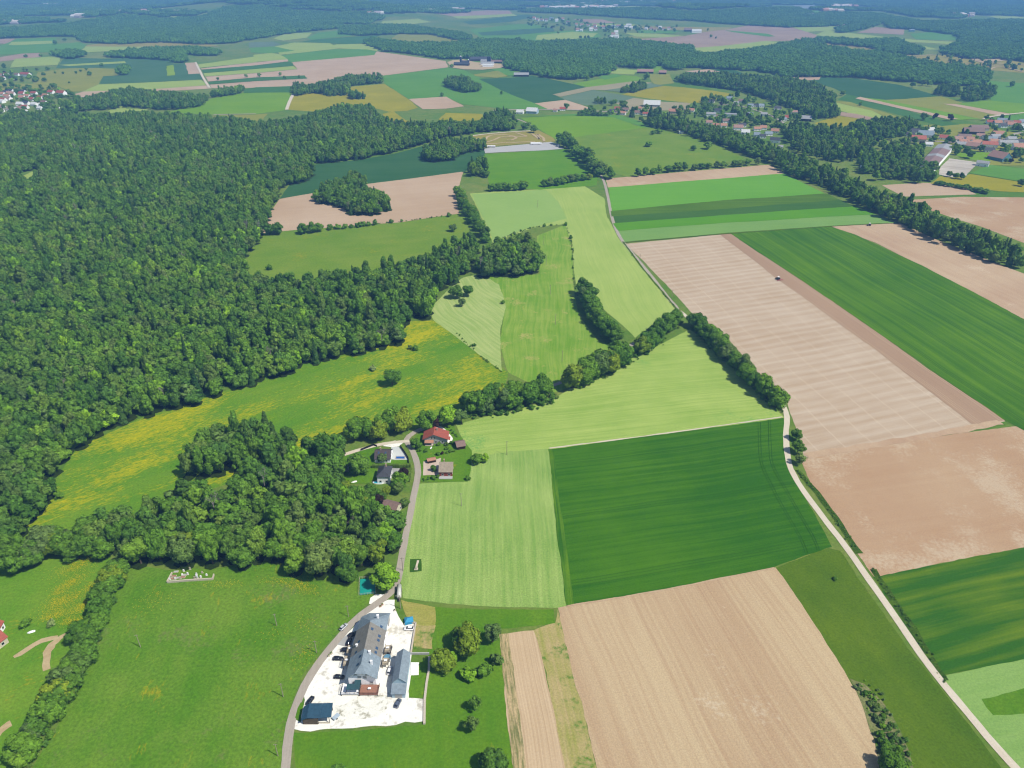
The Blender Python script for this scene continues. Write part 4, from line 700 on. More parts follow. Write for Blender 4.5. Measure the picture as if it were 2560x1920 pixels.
# everything beyond the last fields reads as one wooded haze
DISTANT = [[(-200, 62), (-200, -8), (2400, -8), (2400, 40), (2000, 40), (1900, 24), (1770, 24), (1720, 14), (1600, 16), (1500, 22), (1400, 13), (1280, 15), (1150, 17), (1100, 26), (1030, 26), (960, 30), (900, 28), (830, 30), (800, 22), (740, 25), (640, 21), (560, 9), (490, 13), (430, 33), (350, 38), (270, 28), (150, 48)]]
HOLES = [hzC(*p) for p in []]
rs = random.Random(7)
tree_spots = []                                 # (wood index, x, y, z, height scale, radius scale)
WHOLES = {1: [[(762, 1232), (850, 1228), (850, 1290), (762, 1290)], [(818, 1075), (882, 1062), (885, 1130), (812, 1130)], [(360, 1232), (465, 1228), (470, 1270), (355, 1270)], [(735, 975), (890, 965), (890, 1085), (760, 1085), (728, 1040)]], 0: [[(44, 395), (50, 368), (90, 362), (92, 390), (62, 402)], T1((1095, 985), (1190, 955), (1290, 1035), (1390, 1050), (1390, 1075), (1230, 1080), (1090, 1030)), T1((1575, 1030), (1640, 970), (1960, 978), (1970, 1050), (1590, 1065))]}
def fill(wi, name, step, opt, poly):
    xs = [G(x, y) for x, y in poly]; x0, x1 = min(p[0] for p in xs), max(p[0] for p in xs); y0, y1 = min(p[1] for p in xs), max(p[1] for p in xs)
    out = []; D = math.hypot((x0 + x1) / 2, (y0 + y1) / 2)
    if D > 2250: return None
    j = 0; y = y0
    while y <= y1:
        x = x0 + (step / 2 if j % 2 else 0)
        while x <= x1:
            X = x + rs.uniform(-.33, .33) * step; Y = y + rs.uniform(-.33, .33) * step; z = hgt(X, Y)
            h = rs.uniform(.72, 1.2) if rs.random() < .88 else rs.uniform(1.2, 1.45)
            bx, by = proj(X, Y, z)
            if inpoly(bx, by, poly):
                tx, ty = proj(X, Y, z + 11.5 * h)
                if inpoly(tx, ty, poly) and not any(inpoly(bx, by - 3, q) for q in WHOLES.get(wi, ())):
                    out.append((wi, X, Y, z, h, rs.uniform(.66, 1.18)))
            x += step
        y += step * .87; j += 1
    return out
wood_pts = {}
for wi, (nm, step, opt, poly) in enumerate(WOODS):
    r_ = fill(wi, nm, step, opt, poly)
    if r_ is None:
        size = 24.0; xs = [G(x, y) for x, y in poly]; x0, x1 = min(p[0] for p in xs), max(p[0] for p in xs); y0, y1 = min(p[1] for p in xs), max(p[1] for p in xs)
        pts = []; y = y0
        while y <= y1:
            x = x0
            while x <= x1:
                X = x + rs.uniform(-3, 3); Y = y + rs.uniform(-3, 3); z = hgt(X, Y); b0 = proj(X, Y, z)
                if inpoly(b0[0], b0[1], poly) and inpoly(*proj(X, Y, z + 9), poly): pts.append((X, Y, z - .5, rs.randrange(4), rs.choice((0, 1.5708, 3.1416, 4.7124)) + rs.uniform(-.2, .2), 1.06, 1.06, rs.uniform(.85, 1.2)))
                x += size
            y += size
        if pts: wood_object('forest', pts, 'patch', nm + ', dark and dense')
    else: tree_spots += r_
pts = []
y = 3600.0
while y < 9800:
    x = -7000.0
    while x < 7000:
        z = hgt(x, y); b0 = proj(x, y, z)
        if inpoly(b0[0], b0[1], DISTANT[0]):
            q = math.sin(x * .0027 + 1.3) + math.sin(y * .0036 - x * .0009) + math.sin(x * .0053 + y * .0061)
            if q < 0.95: pts.append((x + rs.uniform(-6, 6), y + rs.uniform(-6, 6), z - .5, rs.randrange(3), rs.choice((0, 1.5708, 3.1416, 4.7124)) + rs.uniform(-.15, .15), 1.05, 1.05, rs.uniform(.8, 1.5)))
        x += 62.0
    y += 62.0
wood_object('forest', pts, 'big', 'hazy blue wooded country below the horizon')
# floor under the nearer woods, coloured dark so gaps between crowns read as shade
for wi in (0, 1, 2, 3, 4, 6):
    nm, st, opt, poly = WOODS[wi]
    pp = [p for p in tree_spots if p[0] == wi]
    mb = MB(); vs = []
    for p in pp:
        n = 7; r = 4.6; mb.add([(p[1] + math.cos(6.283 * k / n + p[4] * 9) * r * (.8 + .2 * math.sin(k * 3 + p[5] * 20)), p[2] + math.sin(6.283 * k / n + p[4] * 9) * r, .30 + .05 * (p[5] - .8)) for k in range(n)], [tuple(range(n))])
    o = mb.build('woodland_shade_floor', M_floor); tag(o, 'ground coloured dark as shade under the ' + nm, None, None, 'structure')

# single trees: (kind, x, y in picture, height m, crown radius m, label)
TREE_N = [0]; far_single = []; FAR_SINGLE = 1010.0
def tree(kind, ox, oy, h, r, label, group=None, mat=None, cat='tree', world=None, zoff=0.0):
    X, Y = world if world else G(ox, oy)
    if depth(X, Y) > FAR_SINGLE:
        k = 9 if kind == 'con' else 12 if False else rs.randrange(8)
        if mat is F_purple: k = 13
        far_single.append((X, Y, hgt(X, Y) - .3, k, rs.uniform(0, 6.28), r / (5.6 if k != 9 else 2.6), r / (5.6 if k != 9 else 2.6), h / 14.5)); return None
    e = empty('broadleaf_tree' if kind != 'con' else 'conifer_tree', (X, Y, hgt(X, Y) + zoff), rs.uniform(0, 6.28))
    me = rs.choice({'near': CR_NEAR, 'hedge': CR_HEDGE, 'con': CR_CON, 'thin': CR_THIN}[kind])
    H0 = {'near': 14.6, 'hedge': 13.4, 'con': 16.0, 'thin': 14.0}[kind]; R0 = {'near': 5.9, 'hedge': 5.8, 'con': 2.8, 'thin': 4.6}[kind]
    c = bpy.data.objects.new('crown', me); col.objects.link(c); c.parent = e; c.scale = (r / R0 * rs.uniform(.86, 1.16), r / R0 * rs.uniform(.86, 1.16), h / H0)
    if mat is not None: c.material_slots[0].link = 'OBJECT'; c.material_slots[0].material = mat
    t = bpy.data.objects.new('trunk', rs.choice(TRUNKS)); col.objects.link(t); t.parent = e; t.scale = (h / 14,) * 3
    tag(e, label, cat, group); TREE_N[0] += 1; return e
def bush(ox, oy, h, label, group=None, mat=None, world=None):
    X, Y = world if world else G(ox, oy)
    e = empty('bush', (X, Y, hgt(X, Y)), rs.uniform(0, 6.28)); me = rs.choice(CR_BUSH)
    c = bpy.data.objects.new('foliage', me); col.objects.link(c); c.parent = e; k = h / 3.3; w = k * rs.uniform(.95, 1.25); c.scale = (w, w, k)
    if mat is not None: c.material_slots[0].link = 'OBJECT'; c.material_slots[0].material = mat
    t = bpy.data.objects.new('stem', TRUNKS[0]); col.objects.link(t); t.parent = e; t.scale = (h / 22,) * 3
    tag(e, label, 'bush', group); return e
def row(pts, n, h, r, label, group, kind='hedge', jit=1.5, hv=.18, mats=None):
    w = [Vector(G(*p)) for p in pts]; L = [0]
    for a, b_ in zip(w, w[1:]): L.append(L[-1] + (b_ - a).length)
    for i in range(n):
        t = L[-1] * (i + .5) / n
        k = max(j for j in range(len(L) - 1) if L[j] <= t); p = w[k].lerp(w[k + 1], (t - L[k]) / (L[k + 1] - L[k]))
        s = rs.uniform(1 - hv, 1 + hv); m = None
        if mats and rs.random() < mats[0]: m = rs.choice(mats[1])
        tree(kind, 0, 0, h * s, r * s * rs.uniform(.92, 1.1), label % ordinal(i + 1), group, m, world=(p.x + rs.uniform(-jit, jit), p.y + rs.uniform(-jit, jit)))
mx = (.22, [F_wood, F_yellow, F_grey])
row([(1257, 634), (1272, 662), (1290, 697), (1306, 718), (1330, 745)], 12, 15, 7.3, '%s tree from the top in the hedgerow right of the mown meadow', 'hedgerow right of the mown meadow', jit=2, mats=mx)
row([(1232, 836), (1265, 828), (1300, 806), (1332, 790), (1352, 778)], 15, 16, 7.4, '%s tree from the left in the thick hedgerow above the pale field', 'thick hedgerow above the pale field', jit=3.5, mats=mx)
row([(1370, 768), (1390, 757), (1420, 735), (1446, 712), (1466, 690)], 10, 14, 6.8, '%s tree from the left in the hedgerow rising to the lane corner', 'hedgerow rising to the lane corner', jit=2, mats=mx)
row([(1496, 702), (1518, 722), (1542, 748), (1566, 772), (1592, 800), (1616, 826), (1642, 848), (1668, 866), (1686, 884)], 20, 13, 6.2, '%s tree from the top in the hedgerow left of the stubble field', 'hedgerow left of the stubble field', jit=2, mats=mx)
row([(1005, 886), (1040, 885), (1080, 880), (1120, 872), (1150, 866), (1180, 856)], 18, 15, 7.0, '%s tree from the left in the tree belt right of the red roofed house', 'tree belt right of the red roofed house', jit=5, mats=mx)
row([(762, 943), (790, 948), (820, 946), (850, 938), (880, 930)], 9, 15, 6.2, '%s tree from the left in the grove above the dirt lane', 'grove above the dirt lane', jit=3.5, mats=mx)
row([(262, 1236), (242, 1280), (222, 1322), (203, 1362), (188, 1398), (170, 1445), (148, 1495), (118, 1545), (90, 1592), (55, 1650)], 28, 9.5, 5.2, '%s tree from the top in the bushy hedge at the lower left', 'bushy hedge at the lower left', jit=2.5, mats=(.35, [F_yellow, F_wood, F_grey]))
row([(8, 1236), (60, 1222), (110, 1206), (150, 1202), (200, 1196), (238, 1192)], 9, 13, 6.0, '%s tree from the left in the tree belt above the left pasture', 'tree belt above the left pasture', jit=3, mats=mx)
row([(20, 1215), (80, 1195), (130, 1180), (190, 1175)], 6, 13, 6.0, '%s tree from the left in the rear rank of the belt above the left pasture', 'rear rank of the belt above the left pasture', jit=3, mats=mx)
row([(990, 422), (1000, 442), (1012, 465), (1022, 485), (1038, 508), (1052, 530)], 14, 13, 6.0, '%s tree from the top in the tree row left of the pale field', 'tree row left of the pale field', jit=3, mats=mx)
row([(1058, 412), (1080, 412), (1110, 412), (1140, 408)], 7, 12, 6.0, '%s tree from the left in the left hedge below the bright green field', 'left hedge below the bright green field', mats=mx)
row([(1170, 404), (1205, 400), (1240, 392), (1278, 388)], 9, 10, 5.5, '%s tree from the left in the right hedge below the bright green field', 'right hedge below the bright green field', mats=mx)
row([(1212, 312), (1228, 322), (1246, 338), (1262, 352), (1285, 372), (1305, 385), (1326, 388)], 18, 16, 8.0, '%s tree from the top in the tall tree row along the lane', 'tall tree row along the lane', jit=5, mats=mx)
row([(1216, 305), (1238, 322), (1258, 340), (1272, 356)], 7, 16, 8.0, '%s tree from the top in the second rank of the tall lane trees', 'second rank of tall lane trees', jit=5, mats=mx)
row([(1370, 382), (1400, 378), (1430, 374), (1470, 370), (1520, 365), (1570, 362), (1640, 356)], 16, 11, 6.5, '%s tree from the left in the hedge above the narrow brown strip', 'hedge above the narrow brown strip', jit=3, mats=mx)
for i, (x, y, h) in enumerate([(583, 508, 13), (600, 506, 14), (655, 505, 12), (675, 503, 12), (690, 500, 10)]):
    tree('hedge', x, y, h, h * .5, '%s tree from the left on the boundary below the tan field' % ordinal(i + 1), 'boundary trees below the tan field')
for i, (x, y, h) in enumerate([(713, 496, 6), (730, 495, 5.5), (745, 494, 5.5), (759, 492, 4), (775, 491, 6), (785, 489, 6), (797, 488, 5), (810, 486, 6), (845, 482, 4.5), (868, 479, 3), (970, 468, 5)]):
    bush(x, y, h, '%s bush from the left on the boundary below the tan field' % ordinal(i + 1), 'boundary bushes below the tan field')
for (k, x, y, h, r, lb, m) in [
 ('near', 848, 832, 13, 6.8, 'big round lone tree in the buttercup meadow', None), ('near', 979, 500, 9, 4.6, 'small lone tree in the olive pasture', F_grey),
 ('thin', 998, 662, 9, 3.6, 'thin greyish tree on the mown hay field', None), ('near', 1012, 640, 11, 5.4, 'outlying dark tree beside the hay field', None), ('near', 985, 645, 12, 5.5, 'edge tree left of the outlying tree on the hay field', None), ('near', 1035, 585, 11, 6, 'tree left of the dense copse', None), ('near', 1058, 597, 11, 6.2, 'pale crowned tree at the foot of the dense copse', None),
 ('hedge', 1012, 1406, 13, 6.8, 'large golden green tree in the farm orchard', F_yellow), ('thin', 1064, 1386, 12, 4.6, 'greyish open tree beside the golden tree', None), ('hedge', 958, 1446, 11, 5.6, 'dull olive tree beside the garden wall', F_yellow), ('hedge', 976, 1436, 7, 2.6, 'slim bright tree between the two golden trees', F_lime), ('near', 993, 1400, 9, 4.0, 'dark tree left of the golden green tree', None),
 ('thin', 1026, 1535, 8, 2.7, 'upper thin fruit tree in the orchard', F_wood), ('thin', 1018, 1578, 8, 2.9, 'lower thin fruit tree in the orchard', F_wood), ('hedge', 1062, 1668, 10, 5.0, 'spreading fruit tree at the bottom edge', F_wood), ('thin', 735, 1682, 8, 3.6, 'tree cut by the bottom edge below the farm', F_wood),
 ('near', 1719, 950, 8, 3.2, 'upper tree beside the gravel track', None), ('near', 1722, 978, 9, 3.6, 'middle tree beside the gravel track', F_hedge), ('thin', 1728, 1003, 8, 3.4, 'lower greyish tree beside the gravel track', F_grey),
 ('hedge', 1928, 1668, 9, 5, 'round bright green bush tree at the lower right', F_hedge), ('near', 1400, 317, 10, 7, 'lone tree in the village pasture', F_grey), ('near', 1528, 322, 13, 8, 'big bush tree at the right of the village pasture', None), ('near', 1410, 290, 7, 6, 'round bush left of the pair in the village pasture', None), ('near', 1424, 288, 9, 6.5, 'round bush right of the pair in the village pasture', None), ('near', 1497, 325, 7, 6, 'dark low bush in the village pasture', None),
 ('hedge', 921, 930, 15, 6.0, 'dark tree above the red roofed house', F_wood), ('hedge', 968, 918, 14, 6.2, 'bright fresh green tree above the red roofed house', F_lime), ('thin', 997, 916, 12, 4.8, 'greyish tree right of the bright green tree', None), ('hedge', 940, 925, 9, 3.4, 'purplish dark tree behind the red roof', F_purple),
 ('hedge', 836, 1266, 13, 6.4, 'large yellow green tree beside the teal basin', F_lime), ('near', 752, 1258, 12, 5.0, 'dark tree left of the teal basin', None),
]: tree(k, x, y, h, r, lb, None, m)
for (p, h, r, lb, m) in [(hzC(590, 1330), 13.5, 6.6, 'big dark green tree on the hamlet lawn', F_wood), (hzC(1180, 1060), 6, 2.6, 'thin light tree in front of the dark roof', F_grey), (hzC(1710, 1420), 6.5, 3.0, 'purple leaved tree on the grey drive', F_purple), (hzC(1640, 1640), 9, 4.4, 'light green tree below the purple tree', F_hedge), (hzD(330, 700), 7, 3.8, 'dark garden tree at the lane bend', F_wood), (hzD(1840, 1080), 6.5, 4.2, 'wide bushy tree at the field corner', F_wood), (hzD(2030, 1040), 5.5, 2.6, 'lime green bush tree at the field corner', F_lime), (hzD(750, 1290), 4.5, 1.6, 'small round tree on the paved drive', F_hedge), ((818, 1096), 8.5, 4.0, 'dark purple tree beside the hidden roof', F_purple), ((876, 1095), 6, 2.8, 'dark green tree between hidden roof and lane', F_wood), ((862, 1062), 8, 4.0, 'leafy tree above the hidden roof', F_hedge), ((800, 1070), 8, 4.0, 'leafy tree below the turquoise pool', F_hedge)]:
    tree('hedge', p[0], p[1], h, r, lb, None, m)
for i, (x, y, h) in enumerate([(732, 1003, 10), (734, 1030, 10), (745, 1062, 8), (764, 1072, 7), (788, 1078, 7), (812, 1074, 6), (836, 1070, 6), (860, 1066, 7), (828, 1084, 6), (785, 1092, 9), (795, 1112, 10), (856, 1130, 8), (840, 1132, 9)]):
    tree('near', x, y, h, h * .46, '%s leafy tree enclosing the hamlet gardens on the forest side' % ordinal(i + 1), 'trees enclosing the hamlet gardens', [None, F_hedge, F_yellow, None][i % 4])
for (p, h, lb, m) in [((806, 800), 3.8, 'blossoming white bush in the buttercup meadow', F_bloom), ((898, 757), 4.5, 'round bush at the forest edge of the buttercup meadow', None), ((886, 754), 3.2, 'small brownish bush beside the round bush', F_grey), ((1087, 656), 3.4, 'dark lone bush on the mown hay field', None), ((583, 583), 5.5, 'bush at the forest corner of the olive pasture', None), ((1024, 748), 2.6, 'bush on the hay field fence', None),
  ((1012, 1466), 5.5, 'bright green round bush in the orchard', F_lime), ((1045, 1458), 6.0, 'wide green bush in the orchard', F_hedge), ((1073, 1432), 5.0, 'dull bush at the edge of the ridged soil', F_grey), ((1222, 487), 4.0, 'bush at the top of the mown meadow', None), ((1233, 516), 3.6, 'bush on the mown meadow fence', None), ((1176, 489), 3, 'small bush on the pale field fence', None), ((58, 1352), 3.5, 'bush beside the left cottage', None), ((112, 1352), 3.4, 'bare blossoming bush in the left pasture', F_bloom), ((1078, 1652), 3, 'weedy bush at the edge of the ridged soil', None), ((1803, 1252), 1.8, 'low bush on the rough grass strip', None), ((1912, 1625), 3.4, 'lower scrub bush beside the bare field', F_hedge), ((1895, 1560), 2.4, 'upper scrub bush beside the bare field', F_grey), ((1900, 1590), 2.6, 'middle scrub bush beside the bare field', F_hedge), ((1910, 1645), 3.0, 'lowest scrub bush beside the bare field', F_hedge), ((129, 1075), 4, 'bush at the lower end of the buttercup meadow', None)]:
    bush(p[0], p[1], h, lb, None, m)
for i, (x, y, h) in enumerate([(1868, 1500, 2.0), (1880, 1520, 1.8), (1893, 1535, 2.2), (1906, 1550, 1.6), (1918, 1575, 2.0), (1930, 1600, 2.4), (1940, 1625, 2.6), (1948, 1648, 2.8), (1888, 1548, 1.8), (1905, 1606, 2.8), (1922, 1635, 3.2)]):
    bush(x, y, h, '%s low scrub bush from the top along the bare field corner' % ordinal(i + 1), 'scrub along the bare field corner', F_grey if i % 3 else F_hedge)
ua = 0
for pts_, nm_ in (([(1240, 838), (1300, 812), (1350, 786)], 'thick hedgerow'), ([(1375, 772), (1420, 742), (1465, 698)], 'rising hedgerow'), ([(1000, 896), (1060, 890), (1120, 880), (1185, 862)], 'tree belt'), ([(1498, 712), (1570, 785), (1680, 890)], 'stubble hedgerow')):
    w_ = [Vector(G(*p)) for p in pts_]; n_ = 12
    for i in range(n_):
        f_ = (i + .5) / n_ * (len(w_) - 1); k_ = int(f_); p_ = w_[k_].lerp(w_[k_ + 1], f_ - k_)
        bush(0, 0, rs.uniform(2.0, 4.0), '%s undergrowth bush from the left at the foot of the %s' % (ordinal(i + 1), nm_), 'undergrowth of the ' + nm_, world=(p_.x + rs.uniform(-2, 2), p_.y + rs.uniform(-2, 2)))
for i, (u, v, h) in enumerate([(400, 780, 2.2), (550, 800, 2.2), (880, 640, 2.4), (1080, 640, 2.4), (1080, 730, 2.2), (860, 890, 2.4), (1080, 840, 1.6), (1165, 805, 1.8), (1240, 800, 2.0), (1130, 190, 2.2), (1185, 275, 1.4), (1235, 340, 1.6), (1295, 385, 1.3), (1330, 430, 1.3), (1220, 610, 2.6), (1600, 1510, 2.8), (740, 1490, 2.4), (530, 1510, 2.0), (960, 860, 1.8), (600, 1500, 1.8), (850, 1450, 2.0)]):
    p = hzD(u, v); bush(p[0], p[1], h, '%s garden shrub around the red roofed houses, counted from the front lawn' % ordinal(i + 1), 'garden shrubs around the red roofed houses', F_purple if i == 18 else F_lime if i == 17 else F_grey if i == 3 else None)
for i, (x, y) in enumerate([(1236, 540), (1237, 560), (1238, 580), (1240, 602), (1246, 620), (1190, 487), (1145, 494), (1125, 499)]):
    bush(x, y, 2.0, '%s small shrub along the fence between mown meadow and pale field' % ordinal(i + 1), 'fence shrubs between mown meadow and pale field')
for (T, lst) in ((T1, [(1610, 835, 9), (2120, 820, 8), (1695, 585, 12), (210, 655, 10), (30, 665, 10), (250, 680, 8), (375, 675, 7), (405, 735, 8)]), (T0, [(885, 580, 13), (415, 610, 12), (470, 770, 14), (225, 500, 12), (355, 490, 11), (40, 600, 14), (480, 385, 16), (560, 360, 16), (490, 445, 12), (775, 655, 12), (660, 640, 8), (700, 620, 8), (750, 610, 8), (545, 640, 8), (480, 640, 8), (1885, 695, 8), (2130, 670, 9), (315, 710, 10), (350, 760, 10), (600, 720, 6)]), (T2, [(1160, 690, 18), (960, 935, 16), (930, 580, 12), (650, 695, 14), (400, 290, 12), (40, 355, 14), (65, 350, 14), (590, 335, 14), (660, 335, 14), (1720, 325, 12), (1690, 268, 12), (1760, 335, 9), (630, 335, 12), (110, 1125, 14), (190, 1150, 15), (140, 1100, 10)]), (T3, [(640, 825, 13), (795, 915, 8), (1340, 1040, 14), (1440, 1030, 14), (1570, 1045, 16), (2100, 750, 16), (1340, 740, 14), (1250, 755, 14), (1390, 745, 14), (1560, 825, 12), (1500, 830, 12), (1600, 545, 12), (1340, 535, 14), (1380, 520, 14), (1900, 575, 12), (2120, 605, 14), (1960, 560, 12), (950, 385, 12), (1470, 1170, 16), (820, 1500, 12), (930, 1560, 14), (1010, 1555, 10), (1070, 1550, 10), (1150, 1545, 11), (1370, 1480, 14), (1290, 1560, 14), (1390, 1565, 14), (1230, 1430, 16), (1300, 1470, 14), (900, 1430, 15), (1000, 1400, 14), (860, 1420, 13), (2150, 1360, 15), (1740, 1370, 12), (1630, 1340, 12), (1530, 1190, 10), (1560, 1530, 9), (1620, 1545, 9), (1670, 1550, 9), (2180, 1610, 9)])):
    for i, (u, v, h) in enumerate(lst):
        (x, y), = T((u, v))
        tree('near', x, y, h, h * .5, '%s scattered tree in the distant fields, %s part of the picture' % (ordinal(i + 1), {'T0': 'left', 'T1': 'left middle', 'T2': 'right middle', 'T3': 'right'}[T.__name__]), 'scattered trees in the distant fields', F_purple if (T is T3 and i in (3, 4)) else None)
row([vz(720, 1220), vz(1000, 1260), vz(1300, 1310), vz(1560, 1370)], 14, 6, 4.2, '%s shrub tree from the left in the hedge below the football pitch', 'hedge below the football pitch')
row([(1106 + 570 / 4, 1000 / 4), (1106 + 680 / 4, 1000 / 4), (1106 + 830 / 4, 1003 / 4)], 8, 7, 5, '%s tree from the left in the low hedge by the white halls', 'low hedge by the white halls')
vq = lambda u, v: ((1740 + u * 340 / 2212) / S_O, (230 + v * 340 / 2212) / S_O)
for i, (u, v, h, k) in enumerate([(130, 190, 15, 'near'), (140, 210, 10, 'near'), (390, 140, 12, 'near'), (660, 110, 15, 'near'), (130, 320, 12, 'con'), (215, 330, 12, 'near'), (300, 320, 11, 'near'), (490, 330, 11, 'near'), (590, 340, 16, 'con'), (640, 370, 14, 'near'), (700, 390, 14, 'near'), (730, 350, 14, 'con'), (420, 480, 12, 'con'), (550, 560, 17, 'con'), (620, 510, 15, 'near'), (720, 500, 13, 'near'), (900, 500, 12, 'near'), (980, 540, 14, 'near'), (1050, 530, 12, 'near'), (1170, 530, 13, 'near'), (1280, 460, 13, 'near'), (900, 580, 10, 'near'), (1300, 600, 11, 'near'), (1410, 620, 12, 'near'), (1230, 240, 14, 'near'), (1300, 210, 12, 'near'), (1820, 380, 15, 'near'), (1910, 480, 14, 'near'), (1640, 400, 8, 'near'), (850, 150, 13, 'near'), (940, 160, 12, 'near'), (1140, 310, 7, 'near'), (1100, 240, 9, 'near'), (1500, 700, 22, 'con'), (1560, 690, 20, 'con'), (1600, 600, 16, 'near'), (1000, 470, 13, 'near'), (230, 440, 8, 'near'), (840, 400, 9, 'near')]):
    p = vq(u, v); tree(k, p[0], p[1], h, h * (.48 if k != 'con' else .2), '%s garden tree among the middle village houses' % ordinal(i + 1), 'garden trees of the middle village', F_purple if i in (4, 38) else F_yellow if i == 7 else None)
for i, (u, v, h, k) in enumerate([(1325, 190, 18, 'con'), (1370, 150, 12, 'near'), (1530, 190, 20, 'con'), (1630, 200, 18, 'con'), (1230, 110, 14, 'near'), (895, 140, 12, 'near'), (1430, 240, 10, 'near'), (1180, 165, 8, 'near'), (600, 105, 12, 'near')]):
    p = ((1280 + u * 500 / 2212) / S_O, (250 + v * 500 / 2212) / S_O); tree(k, p[0], p[1], h, h * (.48 if k != 'con' else .3), '%s tree among the roadside houses' % ordinal(i + 1), 'trees among the roadside houses')

# low scrub: verges, fence lines and the fallow corner
def scrub_line(pts, n, jit, hmin, hmax, ks):
    w = [Vector(G(*p)) for p in pts]; out = []
    for _ in range(n):
        f = rs.random() * (len(w) - 1); k = int(f); p = w[k].lerp(w[k + 1], f - k); h = rs.uniform(hmin, hmax)
        out.append((p.x + rs.gauss(0, jit), p.y + rs.gauss(0, jit), 0, rs.choice(ks), rs.uniform(0, 6.28), h / 8.5, h / 8.5, h / 14))
    return out
kk = [0, 1, 2, 3, 4, 5, 6, 7]
wood_object('undergrowth', scrub_line([(2040, 1470), (1990, 1388), (1952, 1328), (1915, 1275), (1884, 1230)], 75, .7, .3, .9, kk) + scrub_line([(1856, 1196), (1814, 1134), (1780, 1086), (1748, 1045), (1722, 1015)], 85, .7, .3, 1.0, kk), 'mid', 'low dark scrub along the right verge of the gravel track')
wood_object('undergrowth', scrub_line([(1858, 1484), (1892, 1520), (1918, 1562), (1938, 1610), (1954, 1660)], 170, 2.0, .4, 1.4, [10, 10, 10, 11, 3]) + scrub_line([(1922, 1590), (1940, 1640), (1952, 1700)], 80, 2.2, .8, 2.2, [0, 2, 4, 11]), 'mid', 'grey green scrub filling the corner beside the bare field')
wood_object('undergrowth', scrub_line([(1224, 487), (1236, 530), (1238, 600), (1248, 640)], 70, .5, .4, 1.4, kk) + scrub_line([(1066, 522), (1150, 492), (1222, 484)], 50, .5, .4, 1.4, kk), 'mid', 'fence line weeds between mown meadow and pale field')
wood_object('undergrowth', scrub_line([(1348, 524), (1385, 577), (1430, 632), (1460, 666)], 50, .5, .4, 1.0, kk) + scrub_line([(985, 720), (1040, 772), (1085, 804)], 50, .5, .4, 1.3, kk) + scrub_line([(640, 497), (760, 489), (860, 480), (990, 463)], 80, .7, .5, 1.8, kk), 'mid', 'low weeds along lane verge and pasture fences')
wood_object('undergrowth', scrub_line([(1010, 896), (1080, 888), (1150, 874), (1195, 858)], 130, 3, .8, 3.0, kk) + scrub_line([(1240, 836), (1300, 812), (1352, 786), (1420, 742), (1466, 696)], 130, 2.0, .8, 2.6, kk) + scrub_line([(1497, 708), (1570, 782), (1684, 888)], 110, 1.6, .8, 2.4, kk) + scrub_line([(250, 1255), (204, 1360), (150, 1490), (60, 1650)], 150, 2.2, .8, 2.6, kk), 'mid', 'tangled undergrowth at the foot of the hedgerows')
# the largest forest trees become single trees, the others stay one mass per wood
tree_spots.sort(key=lambda p: depth(p[1], p[2]))
n_single = max(20, 300 - TREE_N[0])
cnt = {}
front = sorted(tree_spots[:n_single], key=lambda p: (p[0], proj(p[1], p[2], 0)[0]))
for p in front:
    wi = p[0]; cnt[wi] = cnt.get(wi, 0) + 1
    q = rs.random(); m = F_lime if q < .05 else F_grey if q < .12 else F_yellow if q < .17 else None
    tree('thin' if q > .955 else 'near', 0, 0, 14.4 * p[4], 5.9 * p[5], '%s tree from the left among the front trees of the %s' % (ordinal(cnt[wi]), WOODS[wi][0]), 'front trees of the ' + WOODS[wi][0], m, world=(p[1], p[2]))
by = {}
for p in tree_spots[n_single:]:
    wi = p[0]; con = WOODS[wi][2].get('con', .03); q = rs.random(); g = math.sin(p[1] * .017 + 2) * math.sin(p[2] * .013 + p[1] * .005)
    if q < con * (2.5 if g > .3 else .5): k = 8 + rs.randrange(2)
    elif q > .945: k = 10
    elif q > .93: k = 12
    elif q > .905: k = 11
    else: k = rs.randrange(8)
    by.setdefault(wi, []).append((p[1], p[2], p[3] - .3, k, rs.uniform(0, 6.28), p[5], p[5], p[4]))
for wi, pts in by.items(): wood_object('forest', pts, 'mid', WOODS[wi][0] + ', mixed green crowns')
wood_object('far_trees', far_single, 'mid', 'scattered hedge and garden trees across the distant fields and villages')
print('TREES', TREE_N[0], 'forest trees', len(tree_spots))

# ------------------------------------------------------------------ buildings
def roof_mat(name, c, ang=0.0, tile=0.35):
    b = N(name); tc = b.n('ShaderNodeTexCoord'); v = tc.outputs['Object']
    w = b.n('ShaderNodeTexWave', wave_type='BANDS', bands_direction='Y'); b.l(v, w.inputs[0]); w.inputs['Scale'].default_value = 0.6; w.inputs['Distortion'].default_value = 0.6
    f = b.math('ADD', b.math('MULTIPLY', b.noise(v, 0.9, 4, 0.65), 0.9), b.math('MULTIPLY', w.outputs['Fac'], 0.12))
    c2 = b.mix(1.0, c, b.maprange(f, 0.3, 0.75, 0.76, 1.2), 'MULTIPLY')
    return b.surf(c2, 0.7, 0.3)
W_white = plain('white_render', (.84, .83, .82, 1), 0.85, 0.15, 0.05); W_cream = plain('cream_render', P(232, 222, 204), 0.85, 0.15, 0.06); W_grey = plain('grey_render', P(200, 200, 204), 0.85, 0.15, 0.06)
W_blue = plain('pale_blue_cladding', P(190, 216, 240), 0.7, 0.2, 0.05); W_red = plain('red_brick_wall', P(168, 92, 84), 0.9, 0.1, 0.1); W_wood = plain('weathered_timber', P(112, 100, 92), 0.9, 0.1, 0.2); W_pink = plain('pinkish_render', P(226, 200, 186), 0.85, 0.15, 0.06)
W_teal = plain('teal_cladding', P(96, 150, 170), 0.7, 0.2, 0.06); W_dark = plain('dark_timber', P(70, 58, 56), 0.9, 0.1, 0.1)
